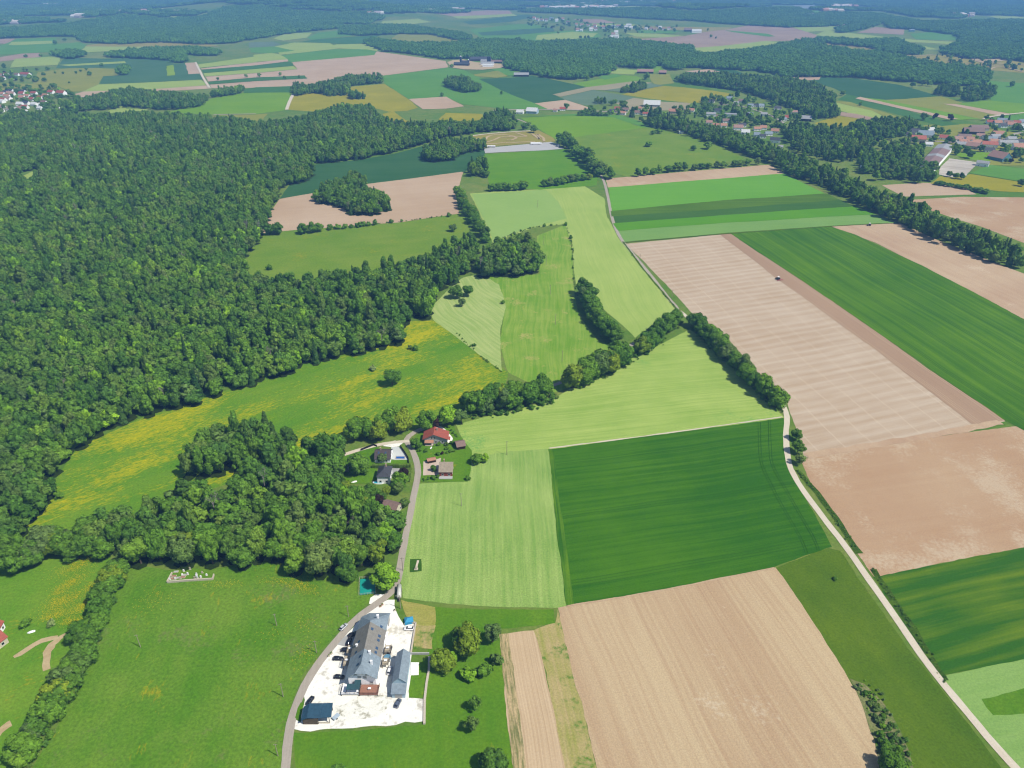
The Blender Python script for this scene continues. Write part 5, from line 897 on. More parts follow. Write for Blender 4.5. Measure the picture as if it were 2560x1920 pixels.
R_slate = roof_mat('blue_grey_slate_roof', P(150, 166, 184)); R_old = roof_mat('weathered_brown_roof', P(150, 147, 146)); R_red = roof_mat('red_tile_roof', P(180, 98, 88)); R_orange = roof_mat('orange_tile_roof', P(198, 146, 126)); R_brown = roof_mat('brown_tile_roof', P(150, 124, 120)); R_beige = roof_mat('beige_tile_roof', P(176, 162, 148)); R_dark = roof_mat('dark_brown_roof', P(92, 84, 90)); R_char = roof_mat('charcoal_roof', P(78, 82, 96)); R_pink = roof_mat('faded_pink_roof', P(184, 146, 138)); R_blue = roof_mat('dark_blue_metal_roof', P(54, 92, 120)); R_teal = roof_mat('dark_teal_metal_roof', P(60, 98, 112)); R_grey = roof_mat('pale_grey_roof', P(178, 180, 188)); R_lred = roof_mat('bright_red_roof', P(198, 116, 100)); R_white = roof_mat('white_sheet_roof', P(232, 234, 240))
M_glass = plain('dark_window_glass', P(46, 56, 70), 0.2, 0.6, 0.05); M_frame = plain('white_window_frame', P(240, 240, 240, 1.5), 0.6, 0.3, 0.03); M_sky = plain('skylight_glass', P(70, 100, 140), 0.15, 0.7, 0.05)
M_brick = plain('chimney_brick', P(206, 180, 168), 0.9, 0.1, 0.1); M_rail = plain('dark_railing', P(58, 46, 48), 0.6, 0.3, 0.05); M_deck = plain('red_brown_deck', P(178, 130, 116), 0.85, 0.15, 0.12); M_stone = plain('pale_stone', P(222, 210, 198), 0.9, 0.1, 0.16, 3.0)
YZ = 0.19                                       # top of the yard sheets

def window(parent, cx, cz, w, h, face, at, mat=None):
    """face: 'S','N' walls (at = y) or 'E','W' (at = x); a frame proud of the wall and its pane"""
    s = -1 if face in 'SW' else 1
    def bx(mb, hw, z0, z1, d0, d1):
        lo, hi = sorted((at + s * d0, at + s * d1))
        if face in 'SN': mb.box(cx - hw, cx + hw, lo, hi, z0, z1)
        else: mb.box(lo, hi, cx - hw, cx + hw, z0, z1)
    m = MB(); z0, z1 = cz - h / 2, cz + h / 2
    bx(m, w / 2 + .08, z1, z1 + .1, -.05, .07); bx(m, w / 2 + .12, z0 - .12, z0, -.05, .12)
    for q in (-1, 1):
        lo, hi = sorted((at - s * .05, at + s * .06)); a, b_ = sorted((cx + q * w / 2, cx + q * (w / 2 + .08)))
        m.box(a, b_, lo, hi, z0, z1) if face in 'SN' else m.box(lo, hi, a, b_, z0, z1)
    f = m.build('window', M_frame, parent); g = MB(); bx(g, w / 2, z0, z1, -.05, .025); g.build('pane', mat or M_glass, f); return f
def house(name, loc, rz, W, L, ev, rg, wm, rm, label, cat='house', group=None, ov=.45, chim=1, wins=2, asym=0.0, hipS=0.0, hipN=0.0, parts=True, z=0.0, th=.16):
    """ridge along local Y; W across, L along; ev eaves height, rg ridge height; hip = how far the ridge is pulled in"""
    e = empty(name, (loc[0], loc[1], hgt(*loc) + z), rz); hw, hl = W / 2, L / 2; rx = asym
    mb = MB(); zr = rg - .12
    top = lambda y, hip: [(-hw, y, -.6), (hw, y, -.6), (hw, y, ev), (-hw, y, ev)] if hip else [(-hw, y, -.6), (hw, y, -.6), (hw, y, ev), (rx, y, zr), (-hw, y, ev)]
    a = top(-hl, hipS > .5 * hw); b_ = top(hl, hipN > .5 * hw)
    mb.add(a, [tuple(range(len(a)))]); mb.add(b_, [tuple(range(len(b_) - 1, -1, -1))])
    mb.add([(-hw, -hl, -.6), (-hw, -hl, ev), (-hw, hl, ev), (-hw, hl, -.6)], [(0, 1, 2, 3)]); mb.add([(hw, -hl, -.6), (hw, -hl, ev), (hw, hl, ev), (hw, hl, -.6)], [(3, 2, 1, 0)])
    mb.build('wall', wm, e)
    sl = (rg - ev) / (hw + rx); sr = (rg - ev) / (hw - rx); ys, yn = -hl - ov, hl + ov; ze_l = ev - sl * ov + .1; ze_r = ev - sr * ov + .1; zt = rg + .1
    def slab(v):
        m = MB(); n = len(v); m.add(list(v) + [(x, y, q - th) for x, y, q in v], [tuple(range(n)), tuple(range(2 * n - 1, n - 1, -1))] + [(i, i + n, (i + 1) % n + n, (i + 1) % n) for i in range(n)]); return m
    rf = MB()
    for v in ([(-hw - ov, ys, ze_l), (rx, ys + hipS, zt), (rx, yn - hipN, zt), (-hw - ov, yn, ze_l)], [(hw + ov, yn, ze_r), (rx, yn - hipN, zt), (rx, ys + hipS, zt), (hw + ov, ys, ze_r)]):
        s = slab(v); rf.add(s.v, s.f)
    if hipS: s = slab([(hw + ov, ys, ze_r), (rx, ys + hipS, zt), (-hw - ov, ys, ze_l)]); rf.add(s.v, s.f)
    if hipN: s = slab([(-hw - ov, yn, ze_l), (rx, yn - hipN, zt), (hw + ov, yn, ze_r)]); rf.add(s.v, s.f)
    r_ = rf.build('roof', rm, e)
    for i in range(chim):
        y = hl * (.35 - .7 * i); x = rx + hw * .25; zz = zt - sr * (x - rx)
        c = MB(); c.box(x - .35, x + .35, y - .3, y + .3, zz - .5, zt + .9); c.box(x - .45, x + .45, y - .4, y + .4, zt + .9, zt + 1.05); c.build('chimney', M_brick, r_)
    if wins:
        side = [('S', -hl, hw), ('E', hw, hl), ('W', -hw, hl)]
        for f, at, half in side:
            for k in range(wins):
                cx = half * (-1 + 2 * (k + .5) / wins); zz = min(1.5, ev * .55)
                window(e, cx, zz, 1.1, 1.2, f, at)
                if f == 'S' and rg > 6 and abs(cx) < hw * .55 and hipS == 0: window(e, cx * .7, ev * .95, 1.0, 1.1, f, at)
    tag(e, label, cat, group); return e

# --- long white farmhouse
fx0, fx1, fy0, fy1, ev, rg = -65.2, -54.2, 197.2, 227.6, 6.0, 11.0; fr = -59.7
e = empty('farmhouse', (fr, 212.0, 0)); tag(e, 'long white farmhouse with blue grey and brown roof in the white farmyard', 'house')
def L_(v): return [(x - fr, y - 212.0, z) for x, y, z in v]
mb = MB(); mb.add(L_([(fx0, fy0, -.5), (fx1, fy0, -.5), (fx1, fy0, ev), (-57.6, fy0, 8.6), (-61.8, fy0, 8.6), (fx0, fy0, ev)]), [(0, 1, 2, 3, 4, 5)]); mb.add(L_([(fx0, fy1, -.5), (fx1, fy1, -.5), (fx1, fy1, ev), (fx0, fy1, ev)]), [(3, 2, 1, 0)])
for x, o_ in ((fx0, 1), (fx1, 0)): mb.add(L_([(x, fy0, -.5), (x, fy0, ev), (x, fy1, ev), (x, fy1, -.5)]), [(0, 1, 2, 3) if o_ else (3, 2, 1, 0)])
mb.build('wall', W_white, e)
ex0, ex1 = -66.0, -53.4; se = ev - .35; ys, ym1, ym2, yn = 195.9, 206.3, 220.4, 227.9
def plate(pts, mat, par, nm='roof', th=.16):
    m = MB(); v = L_(pts); n = len(v); m.add(v + [(x, y, z - th) for x, y, z in v], [tuple(range(n)), tuple(range(2 * n - 1, n - 1, -1))] + [(i, i + n, (i + 1) % n + n, (i + 1) % n) for i in range(n)]); return m.build(nm, mat, par)
roofs = []
for side, xe in ((-1, ex0), (1, ex1)):
    f = (lambda p: p) if side < 0 else (lambda p: p[::-1])
    hx = fr + side * 2.3
    roofs.append(plate(f([(xe, ys, se), (hx, ys, 8.75), (fr, 199.0, rg), (fr, ym1, rg), (xe, ym1, se)]), R_slate, e))
    roofs.append(plate(f([(xe, ym1, se + .03), (fr, ym1, rg + .03), (fr, ym2, rg + .03), (xe, ym2, se + .03)]), R_old, e))
    plate(f([(xe, ym2, se), (fr, ym2, rg), (fr, 221.0, rg), (xe + (.6 if side < 0 else 0), yn, se)]), R_slate, e)
plate([(fr + 2.3, ys, 8.75), (fr, 199.0, rg), (fr - 2.3, ys, 8.75)], R_slate, e)
plate([(ex0 + .6, yn, se), (fr, 221.0, rg), (ex1, yn, se), (ex1 + .1, 231.5, 4.3), (-62.6, 231.5, 4.3)], R_slate, e)
mb = MB(); mb.add(L_([(-62.4, 227.7, -.5), (-53.8, 227.7, -.5), (-53.8, 231.2, -.5), (-62.4, 231.2, -.5), (-62.4, 227.7, 5.1), (-53.8, 227.7, 5.1), (-53.8, 231.2, 4.0), (-62.4, 231.2, 4.0)]), [(4, 5, 6, 7), (0, 1, 5, 4), (1, 2, 6, 5), (2, 3, 7, 6), (3, 0, 4, 7)]); mb.build('rear_wing', W_grey, e)
def zr_(x): return rg - (rg - se) * abs(x - fr) / (fr - ex0) + .05
for (u, v) in [(1390, 620), (1365, 740), (1350, 805), (1435, 410), (1405, 555), (1090, 640), (1045, 805), (1110, 865), (1075, 990), (1295, 445)]:
    zz = 8.5
    for _ in range(5): x, y = gz(*yz1(u, v), zz); zz = zr_(x)
    a = .45; sg = 1 if x > fr else -1; plate([(x - a, y - .6, zr_(x - a) + .12), (x + a, y - .6, zr_(x + a) + .12), (x + a, y + .6, zr_(x + a) + .12), (x - a, y + .6, zr_(x - a) + .12)], M_sky, e, 'skylight', .1)
for (x, y, h, m) in [(-57.5, 205.3, 1.6, W_white), (-56.2, 201.2, 1.8, W_white), (-57.3, 224.6, 1.4, W_white), (-63.8, 210.5, 1.0, W_white)]:
    zz = zr_(x); c = MB(); c.box(x - fr - .4, x - fr + .4, y - 212.3, y - 211.7, zz - .6, zz + h); c.box(x - fr - .5, x - fr + .5, y - 212.4, y - 211.6, zz + h, zz + h + .12); c.build('chimney', m, roofs[0])
for cx, cz in [(-3.3, 2.0), (-1.0, 5.2), (1.2, 5.2), (3.6, 2.0), (-2.4, 7.0), (2.2, 7.0)]:
    window(e, cx, cz, 1.3, 1.3, 'S', fy0 - 212.0, W_grey)
for y in range(-12, 15, 4):
    window(e, y, 1.8, 1.1, 1.3, 'E', fx1 - fr); window(e, y, 4.4, 1.1, 1.2, 'E', fx1 - fr); window(e, y, 4.4, 1.1, 1.2, 'W', fx0 - fr)
def deck(name, x0, x1, y0, y1, z, mat, label, parent=None, rail=True, fur=True):
    """a raised terrace with posts, rail and steps"""
    t = empty(name, ((x0 + x1) / 2, (y0 + y1) / 2, 0)); hx, hy = (x1 - x0) / 2, (y1 - y0) / 2
    MB().box(-hx, hx, -hy, hy, z - .22, z).build('floor', mat, t)
    for sx in (-1, 1):
        for sy in (-1, 1): MB().box(sx * hx - .1 - sx * .12, sx * hx + .1 - sx * .12, sy * hy - .1 - sy * .12, sy * hy + .1 - sy * .12, 0, z - .22).build('post', W_wood, t)
    if rail:
        m = MB()
        for a, b_ in (((-hx, -hy), (hx, -hy)), ((-hx, -hy), (-hx, hy)), ((hx, -hy), (hx, hy))):
            m.tube((a[0], a[1], z + 1.0), (b_[0], b_[1], z + 1.0), .06, n=5); m.tube((a[0], a[1], z + .55), (b_[0], b_[1], z + .55), .04, n=4)
            k = max(2, int(math.dist(a, b_) / 1.5))
            for i in range(k + 1): p = [a[j] + (b_[j] - a[j]) * i / k for j in (0, 1)]; m.tube((p[0], p[1], z), (p[0], p[1], z + 1.0), .05, n=4)
        m.build('railing', M_rail, t)
    if fur: MB().box(-.6, .6, -.4, .4, z + .68, z + .74).box(-.5, -.42, -.3, -.22, z, z + .68).box(.42, .5, .22, .3, z, z + .68).build('table', W_white, t)
    tag(t, label, 'terrace'); return t
deck('terrace', -60.2, -52.9, 192.3, 196.9, 1.2, M_deck, 'red brown wooden terrace in front of the white gable')
deck('terrace', -67.4, -60.3, 192.3, 196.6, 1.5, W_white, 'white terrace with dark railing under the teal roof', fur=False)
deck('terrace', -69.0, -66.6, 211.5, 215.5, 2.4, plain('beige_deck', P(204, 192, 176), .85, .15, .1), 'upper beige balcony deck left of the farmhouse')
deck('terrace', -69.2, -66.6, 205.0, 210.0, 2.4, plain('beige_deck', P(204, 192, 176), .85, .15, .1), 'lower beige balcony deck left of the farmhouse')
deck('terrace', -53.2, -50.8, 212.0, 215.5, 2.4, plain('beige_deck', P(204, 192, 176), .85, .15, .1), 'upper balcony deck right of the farmhouse')
deck('terrace', -53.2, -50.6, 205.5, 209.0, 2.4, plain('beige_deck', P(204, 192, 176), .85, .15, .1), 'lower balcony deck right of the farmhouse')
t = empty('tarpaulin_pool', (-51.9, 210.6, 0)); MB().tube((0, 0, .1), (0, 0, 1.1), 1.45, n=14).build('pool_wall', plain('blue_tarp', P(88, 140, 180), .5, .3, .1), t); MB().tube((0, 0, 1.1), (0, 0, 1.14), 1.3, n=14).build('cover', plain('blue_tarp2', P(110, 160, 196), .4, .4, .1), t); tag(t, 'round blue covered tub between the right balconies', 'pool')
t = empty('pergola', (-62.6, 194.3, 0)); plate_v = [(-65.2, 192.3), (-60.0, 192.3), (-60.0, 196.9), (-62.4, 196.9), (-62.4, 195.0), (-65.2, 195.0)]
MB().prism([(x + 62.6, y - 194.3) for x, y in plate_v], 3.9, 4.05).build('roof', R_teal, t)
for x, y in plate_v[:3] + plate_v[5:]: MB().box(x + 62.6 - .1 + (.2 if x < -62 else -.2), x + 62.6 + .1 + (.2 if x < -62 else -.2), y - 194.3 + (.1 if y < 194 else -.3), y - 194.3 + (.3 if y < 194 else -.1), 1.5, 3.9).build('post', M_rail, t)
tag(t, 'dark teal L shaped terrace roof at the white gable', 'pergola')
# --- barn with low extension
b_ = house('barn', (-44.6, 202.3), 0, 5.0, 13.8, 5.0, 7.2, W_blue, R_slate, 'long pale blue barn with grey gable roof right of the farmhouse', 'barn', chim=0, wins=0, ov=.35)
for y in (-5, -1.5, 2, 5): window(b_, y, 2.6, 1.2, 1.0, 'W', -2.5)
mb = MB(); mb.add([(-2.6, -6.9 - 3.9, -.5), (2.6, -6.9 - 3.9, -.5), (2.6, -6.95, -.5), (-2.6, -6.95, -.5), (-2.6, -10.8, 2.9), (2.6, -10.8, 2.9), (2.6, -6.95, 3.9), (-2.6, -6.95, 3.9)], [(0, 1, 5, 4), (1, 2, 6, 5), (3, 0, 4, 7), (2, 3, 7, 6)]); mb.build('extension', W_blue, b_)
mb = MB(); v = [(-2.95, -11.2, 2.86), (2.95, -11.2, 2.86), (2.95, -6.75, 4.06), (-2.95, -6.75, 4.06)]; mb.add(v + [(x, y, z - .14) for x, y, z in v], [(0, 1, 2, 3), (7, 6, 5, 4), (0, 4, 5, 1), (1, 5, 6, 2), (2, 6, 7, 3), (3, 7, 4, 0)]); mb.build('roof', R_slate, b_)
MB().box(-1.4, 1.4, -10.88, -10.8, 0, 2.3).build('door', W_grey, b_)
# --- blue roofed carport
t = empty('carport', (-74.3, 182.8, 0))
def PL(par, pts, mat, nm, th=.14, off=(0, 0)):
    m = MB(); v = [(x - off[0], y - off[1], z) for x, y, z in pts]; n = len(v); m.add(v + [(x, y, z - th) for x, y, z in v], [tuple(range(n)), tuple(range(2 * n - 1, n - 1, -1))] + [(i, i + n, (i + 1) % n + n, (i + 1) % n) for i in range(n)]); return m.build(nm, mat, par)
o2 = (-74.3, 182.8)
PL(t, [(-77.4, 179.4, 4.4), (-72.9, 179.8, 4.05), (-72.9, 186.2, 4.05), (-77.9, 185.9, 4.4)], R_blue, 'roof', .14, o2); PL(t, [(-72.86, 179.8, 4.03), (-68.4, 180.3, 3.75), (-69.1, 186.6, 3.75), (-72.86, 186.2, 4.03)], R_blue, 'roof', .14, o2)
PL(t, [(-79.6, 179.2, 3.3), (-77.42, 179.4, 4.38), (-77.92, 185.9, 4.38), (-80.1, 185.2, 3.3)], R_blue, 'roof', .14, o2)
MB().box(-5.0, .6, -3.0, -2.86, 0, 3.3).build('timber_wall', W_wood, t); MB().box(-5.05, -4.9, -3.0, 2.6, 0, 3.2).build('timber_wall', W_wood, t); MB().box(.62, 5.0, -2.6, -2.48, 0, .9).build('low_wall', M_stone, t)
for x, y in ((.7, -2.7), (4.9, -2.3), (4.9, 3.1), (.7, 3.1), (-4.8, 2.6)): MB().box(x - .1, x + .1, y - .1, y + .1, 0, 3.75).build('post', W_wood, t)
tag(t, 'open timber carport with dark blue roof at the yard entrance', 'carport')
# --- hamlet
h1 = house('house', (-75.2, 355.0), math.pi / 2, 10.0, 9.0, 3.0, 6.2, W_white, R_dark, 'white house with dark brown roof beside the blue pool', asym=-.9, chim=1, ov=.35)
for x in (-2.4, 1.6): PL(h1, [(-2.6 - .0, -x - .5, 5.05), (-1.6, -x - .5, 5.75), (-1.6, -x + .5, 5.75), (-2.6, -x + .5, 5.05)], M_sky, 'skylight', .1)
house('house', (-71.6, 335.2), 0, 6.9, 9.6, 5.0, 7.6, W_white, R_char, 'white house with charcoal hipped roof and turquoise pool', hipS=3.6, hipN=3.6, chim=1, wins=2)
h3 = house('house', (-46.2, 373.4), 0, 14.0, 7.6, 4.0, 7.2, W_grey, R_red, 'wide chalet house with red roof at the lane bend', asym=-1.0, wins=0, chim=1, ov=.8)
for cx, cz in [(-2.2, 4.4), (-.4, 4.4), (0.2, 1.6), (2.2, 1.6), (4.2, 1.6), (-4.2, 1.6)]: window(h3, cx, cz, 1.0, 1.2, 'S', -3.8)
PL(h3, [(-6.4, -6.2, 2.4), (-1.0, -6.2, 2.4), (-1.0, -3.85, 3.1), (-6.4, -3.85, 3.1)], R_orange, 'porch_roof'); MB().box(-6.2, -1.2, -6.0, -3.82, -.2, .3).build('porch_floor', M_stone, h3)
for x in (-6.2, -1.2): MB().box(x - .1, x + .1, -6.0, -5.8, .3, 2.3).build('porch_post', W_wood, h3)
PL(h3, [(7.4, -1.0, 4.0), (8.9, -1.0, 3.5), (8.9, -4.5, 3.5), (7.4, -4.5, 4.0)][::-1], R_red, 'side_roof')
house('garden_pavilion', (-31.2, 366.8), R(-72), 6.2, 5.0, 2.5, 4.0, W_dark, R_brown, 'open garden pavilion with brown roof at the field edge', 'pavilion', chim=0, wins=0)
h4 = house('house', (-37.4, 341.4), math.pi / 2, 9.4, 7.2, 3.6, 6.2, W_red, R_beige, 'red walled house with beige roof right of the lane', chim=1, asym=.9)
MB().box(-7.2, -4.75, -3.8, 3.8, -.3, .5).build('patio', W_grey, h4)
house('garden_carport', (-47.0, 351.2), R(-70), 2.8, 4.8, 2.0, 2.6, W_dark, R_orange, 'little carport with orange roof beside the drive', 'carport', chim=0, wins=0, ov=.25)
x, y = G(846, 1103); house('house', (x, y), R(70), 8.0, 8.5, 3.2, 5.6, W_cream, R_brown, 'house half hidden by trees with brown roof', chim=0)
x, y = G(*hzC(265, 1270)); house('garden_shed', (x, y), 0, 3.0, 2.6, 2.1, 2.8, W_grey, R_grey, 'little grey shed under the big tree', 'shed', chim=0, wins=0, ov=.2)
x, y = G(-14, 1398); house('cottage', (x, y), R(-25), 7, 9, 3.4, 5.4, W_cream, R_red, 'cottage with red roof cut by the left edge', chim=0)
x, y = G(-8, 1368); house('cottage', (x, y), R(8), 5, 6, 3.6, 5.2, W_white, R_red, 'white cottage cut by the left edge', chim=0)
def slab_at(name, pts, z0, z1, mat, label, cat, kind=None):
    w = [G(*p) for p in pts]; cx = sum(p[0] for p in w) / len(w); cy = sum(p[1] for p in w) / len(w)
    o = MB().prism([(x - cx, y - cy) for x, y in w], z0, z1).build(name, mat, None, loc=(cx, cy, 0)); tag(o, label, cat); return o
def pool(pts, water, rim, label):
    w = [G(*p) for p in pts]; cx = sum(p[0] for p in w) / len(w); cy = sum(p[1] for p in w) / len(w); t = empty('swimming_pool', (cx, cy, 0)); l = [(x - cx, y - cy) for x, y in w]
    m = MB(); n = len(l); o_ = [(x * 1.14, y * 1.14) for x, y in l]; m.add([(x, y, .62) for x, y in l] + [(x, y, .62) for x, y in o_] + [(x, y, -.2) for x, y in o_] + [(x, y, .3) for x, y in l], [(i, (i + 1) % n, n + (i + 1) % n, n + i) for i in range(n)] + [(n + i, n + (i + 1) % n, 2 * n + (i + 1) % n, 2 * n + i) for i in range(n)] + [(i, 3 * n + i, 3 * n + (i + 1) % n, (i + 1) % n) for i in range(n)]); m.build('rim', rim, t)
    MB().prism(l, .2, .5).build('water', water, t); tag(t, label, 'pool')
pool([hzC(*p) for p in [(1515, 935), (1730, 935), (1725, 990), (1510, 990)]], plain('deep_blue_pool_cover', P(50, 110, 200), .25, .5, .05), M_stone, 'rectangular blue pool on the pale terrace')
pool([hzC(1070 + 130 * math.cos(a), 1583 + 32 * math.sin(a)) for a in [6.283 * i / 14 for i in range(14)]], plain('turquoise_pool_water', P(70, 200, 225), .15, .5, .05), W_white, 'oval turquoise pool below the hipped roof house')
M_hedge = foliage('clipped_hedge', [C(.10, .13, .03), C(.09, .125, .03)], .1, .3)
def clip_hedge(a, b_, w, h, label):
    A = Vector(G(*a)); B = Vector(G(*b_)); d = B - A; t = empty('clipped_hedge', ((A.x + B.x) / 2, (A.y + B.y) / 2, 0), math.atan2(d.y, d.x)); rnd = random.Random(len(label)); m = MB(); L = d.length / 2
    n = max(4, int(L * 2 / .8)); 
    for i in range(n):
        x0 = -L + 2 * L * i / n; x1 = -L + 2 * L * (i + 1) / n; j = rnd.uniform(-.08, .08); m.box(x0 - .02, x1 + .02, -w / 2 - j, w / 2 + j, 0, h + j)
    for _ in range(int(L * 40)):
        p = Vector((rnd.uniform(-L, L), rnd.choice((-1, 1)) * w / 2, rnd.uniform(.2, h))) if rnd.random() < .6 else Vector((rnd.uniform(-L, L), rnd.uniform(-w, w) / 2, h)); leaf(m, p, (rdir(rnd) + Vector((0, 0, .8))).normalized(), .2, rnd)
    m.build('foliage', M_hedge, t); tag(t, label, 'hedge')
clip_hedge(hzC(915, 1200), hzC(1875, 1195), 1.6, 2.2, 'long clipped hedge between the dark roofed and hipped roof houses'); clip_hedge(hzC(1870, 1260), hzC(1830, 1560), 1.2, 1.9, 'clipped hedge along the lane beside the purple tree')
def wall_line(name, pts, w, h, mat, label, cat='wall', world=False):
    P_ = [Vector(p) if world else Vector(G(*p)) for p in pts]; c = P_[0]; m = MB()
    for a, b_ in zip(P_, P_[1:]):
        d = (b_ - a); n = Vector((-d.y, d.x)).normalized() * w / 2; a = a - c; q = b_ - c; m.prism([(a.x + n.x, a.y + n.y), (a.x - n.x, a.y - n.y), (q.x - n.x, q.y - n.y), (q.x + n.x, q.y + n.y)], 0, h)
    o = m.build(name, mat, None, loc=(c.x, c.y, 0)); tag(o, label, cat); return o
M_fence = plain('black_privacy_fence', P(44, 48, 58), .7, .2, .08)
wall_line('privacy_fence', [hzC(1620, 690), hzC(1740, 860), hzC(1825, 1000), hzC(1835, 1100)], .15, 1.9, M_fence, 'dark privacy fence between the blue pool and the lane', 'fence')
wall_line('privacy_fence', [hzC(620, 780), hzC(940, 650), hzC(1030, 680)], .15, 1.6, M_fence, 'dark privacy fence behind the dark roofed house', 'fence')
wall_line('yard_wall', [yz1(1840, 365), yz1(1965, 365), yz1(1925, 600), yz1(1890, 830)], .6, 1.0, M_stone, 'pale stone wall along the right side of the farmyard'); wall_line('yard_wall', [yz1(1890, 835), yz1(2170, 835)], .5, 1.0, W_grey, 'grey garden wall behind the barn')
wall_line('stone_row', [yz1(2170, 880), yz1(2165, 1080), yz2(2130, 300), yz2(2100, 560), yz2(2095, 930)], .9, .7, M_stone, 'rough white boulder row at the right of the farm lawn')
slab_at('patio', [yz1(1885, 970), yz1(2005, 970), yz2(1995, 170), yz2(1885, 175)], 0, .42, W_white, 'white concrete patio beside the barn', 'patio')
# --- teal basin
bp = [(778, 1252), (809, 1250), (811, 1282), (777, 1286)]
w = [G(*p) for p in bp]; cx = sum(p[0] for p in w) / 4; cy = sum(p[1] for p in w) / 4; t = empty('water_basin', (cx, cy, 0))
MB().prism([(x - cx, y - cy) for x, y in w], 0, .35).build('liner', plain('teal_liner', P(40, 170, 160), .35, .4, .12, .4), t)
m = MB(); l = [(x - cx, y - cy) for x, y in w]
for i in range(4):
    a, q = Vector(l[i]), Vector(l[(i + 1) % 4])
    for k in range(6): p = a.lerp(q, k / 6) * 1.08; m.tube((p.x, p.y, 0), (p.x, p.y, 1.5), .06, n=5)
    m.tube((a.x * 1.08, a.y * 1.08, 1.45), (q.x * 1.08, q.y * 1.08, 1.45), .04, n=4); m.tube((a.x * 1.08, a.y * 1.08, .8), (q.x * 1.08, q.y * 1.08, .8), .03, n=4)
m.build('fence', M_stone, t); tag(t, 'square teal lined water basin below the yellow green tree', 'basin')
# --- little memorial plot
mp = [(886, 1208), (910, 1208), (911, 1234), (885, 1237)]
sheet('lawn', mp, field_mat('plot_grass', P(62, 104, 34), P(76, 116, 40), 0, 3, .4, 6, .5, .15, 1.2), 'small dark green plot with a white monument beside the lane', 5)
x, y = G(899, 1230); t = empty('monument', (x, y, .1)); MB().box(-.9, .9, -.7, .7, 0, .35).build('plinth', M_stone, t); MB().tube((0, 0, .35), (0, 0, 2.4), .5, .2, 4).build('obelisk', M_stone, t); tag(t, 'small white obelisk on the dark green plot', 'monument')
ribbon('path', [(899, 1228), (901, 1219), (903, 1211)], 1.0, M_grav, 'short white path to the monument', 7)

# --- cemetery
cq = lambda u, v: ((400 + u * 160 / 2212) / S_O, (1410 + v * 160 / 2212) / S_O)
sheet('cemetery_lawn', [cq(*p) for p in [(250, 650), (420, 330), (700, 200), (1250, 150), (1650, 300), (1880, 400), (1830, 550), (900, 600)]], M_lawn, 'grass of the walled cemetery', 5)
wall_line('cemetery_wall', [cq(430, 330), cq(255, 655), cq(900, 600), cq(1830, 545), cq(1870, 390)], .5, 1.1, M_stone, 'low pale stone wall around the little cemetery')
GRV = [('stone', u, v) for u, v in [(400, 480), (345, 560), (535, 540), (710, 520), (780, 400), (970, 385), (1045, 200), (1270, 380), (1260, 440), (1205, 520), (1300, 500), (1420, 480), (1465, 320), (1620, 410), (830, 270)]]
for i, (k, u, v) in enumerate(GRV):
    x, y = G(*cq(u, v)); t = empty('gravestone', (x, y, .15), rs.uniform(-.2, .2)); h = rs.uniform(1.0, 1.7)
    MB().box(-.5, .5, -.25, .25, 0, .22).build('base', M_stone, t); m = MB(); m.prism([(-.38, -.12), (.38, -.12), (.38, .12), (-.38, .12)], .22, h); m.prism([(-.25, -.1), (.25, -.1), (.25, .1), (-.25, .1)], h, h + .2); m.build('headstone', W_white if i % 3 else M_stone, t)
    tag(t, '%s gravestone from the list of pale stones in the walled cemetery, counted leftwards first' % ordinal(i + 1) if False else '%s pale upright gravestone from the left in the walled cemetery' % ordinal(1 + sorted(GRV, key=lambda q: q[1]).index(GRV[i])), 'gravestone', 'gravestones in the walled cemetery')
for i, (u, v) in enumerate([(490, 430), (640, 490), (800, 470), (850, 390), (460, 520), (560, 280)]):
    x, y = G(*cq(u, v)); t = empty('grave', (x, y, .15), rs.uniform(-.15, .15)); MB().box(-1.1, 1.1, -.6, .6, 0, .25).build('kerb', M_stone, t); MB().box(-.95, .95, -.45, .45, .25, .33).build('slab', W_grey if i % 2 else M_deck, t)
    tag(t, '%s flat grave slab from the left in the walled cemetery' % ordinal(1 + sorted([490, 640, 800, 850, 460, 560]).index(u)), 'grave', 'grave slabs in the walled cemetery')

# ------------------------------------------------------------------ poles, vehicles, odds and ends
M_pole = plain('grey_wood_pole', P(176, 168, 156), .85, .15, .12)
def pole(ox, oy, h, label, light=False):
    X, Y = G(ox, oy); t = empty('utility_pole', (X, Y, 0), rs.uniform(-.4, .4)); MB().tube((0, 0, -.3), (0, 0, h), .19, .12, 8).build('post', M_pole, t)
    if light: MB().tube((0, 0, h - .2), (-1.4, 0, h + .1), .05, n=5).box(-1.9, -1.3, -.12, .12, h + .05, h + .17).build('lamp_arm', M_pole, t)
    else: MB().box(-.8, .8, -.06, .06, h - .5, h - .38).build('crossarm', M_pole, t); MB().tube((-.7, 0, h - .38), (-.7, 0, h - .15), .05, n=5).tube((.7, 0, h - .38), (.7, 0, h - .15), .05, n=5).tube((0, 0, h), (0, 0, h + .2), .05, n=5).build('insulators', M_rail, t)
    tag(t, label, 'pole', 'utility poles across the fields')
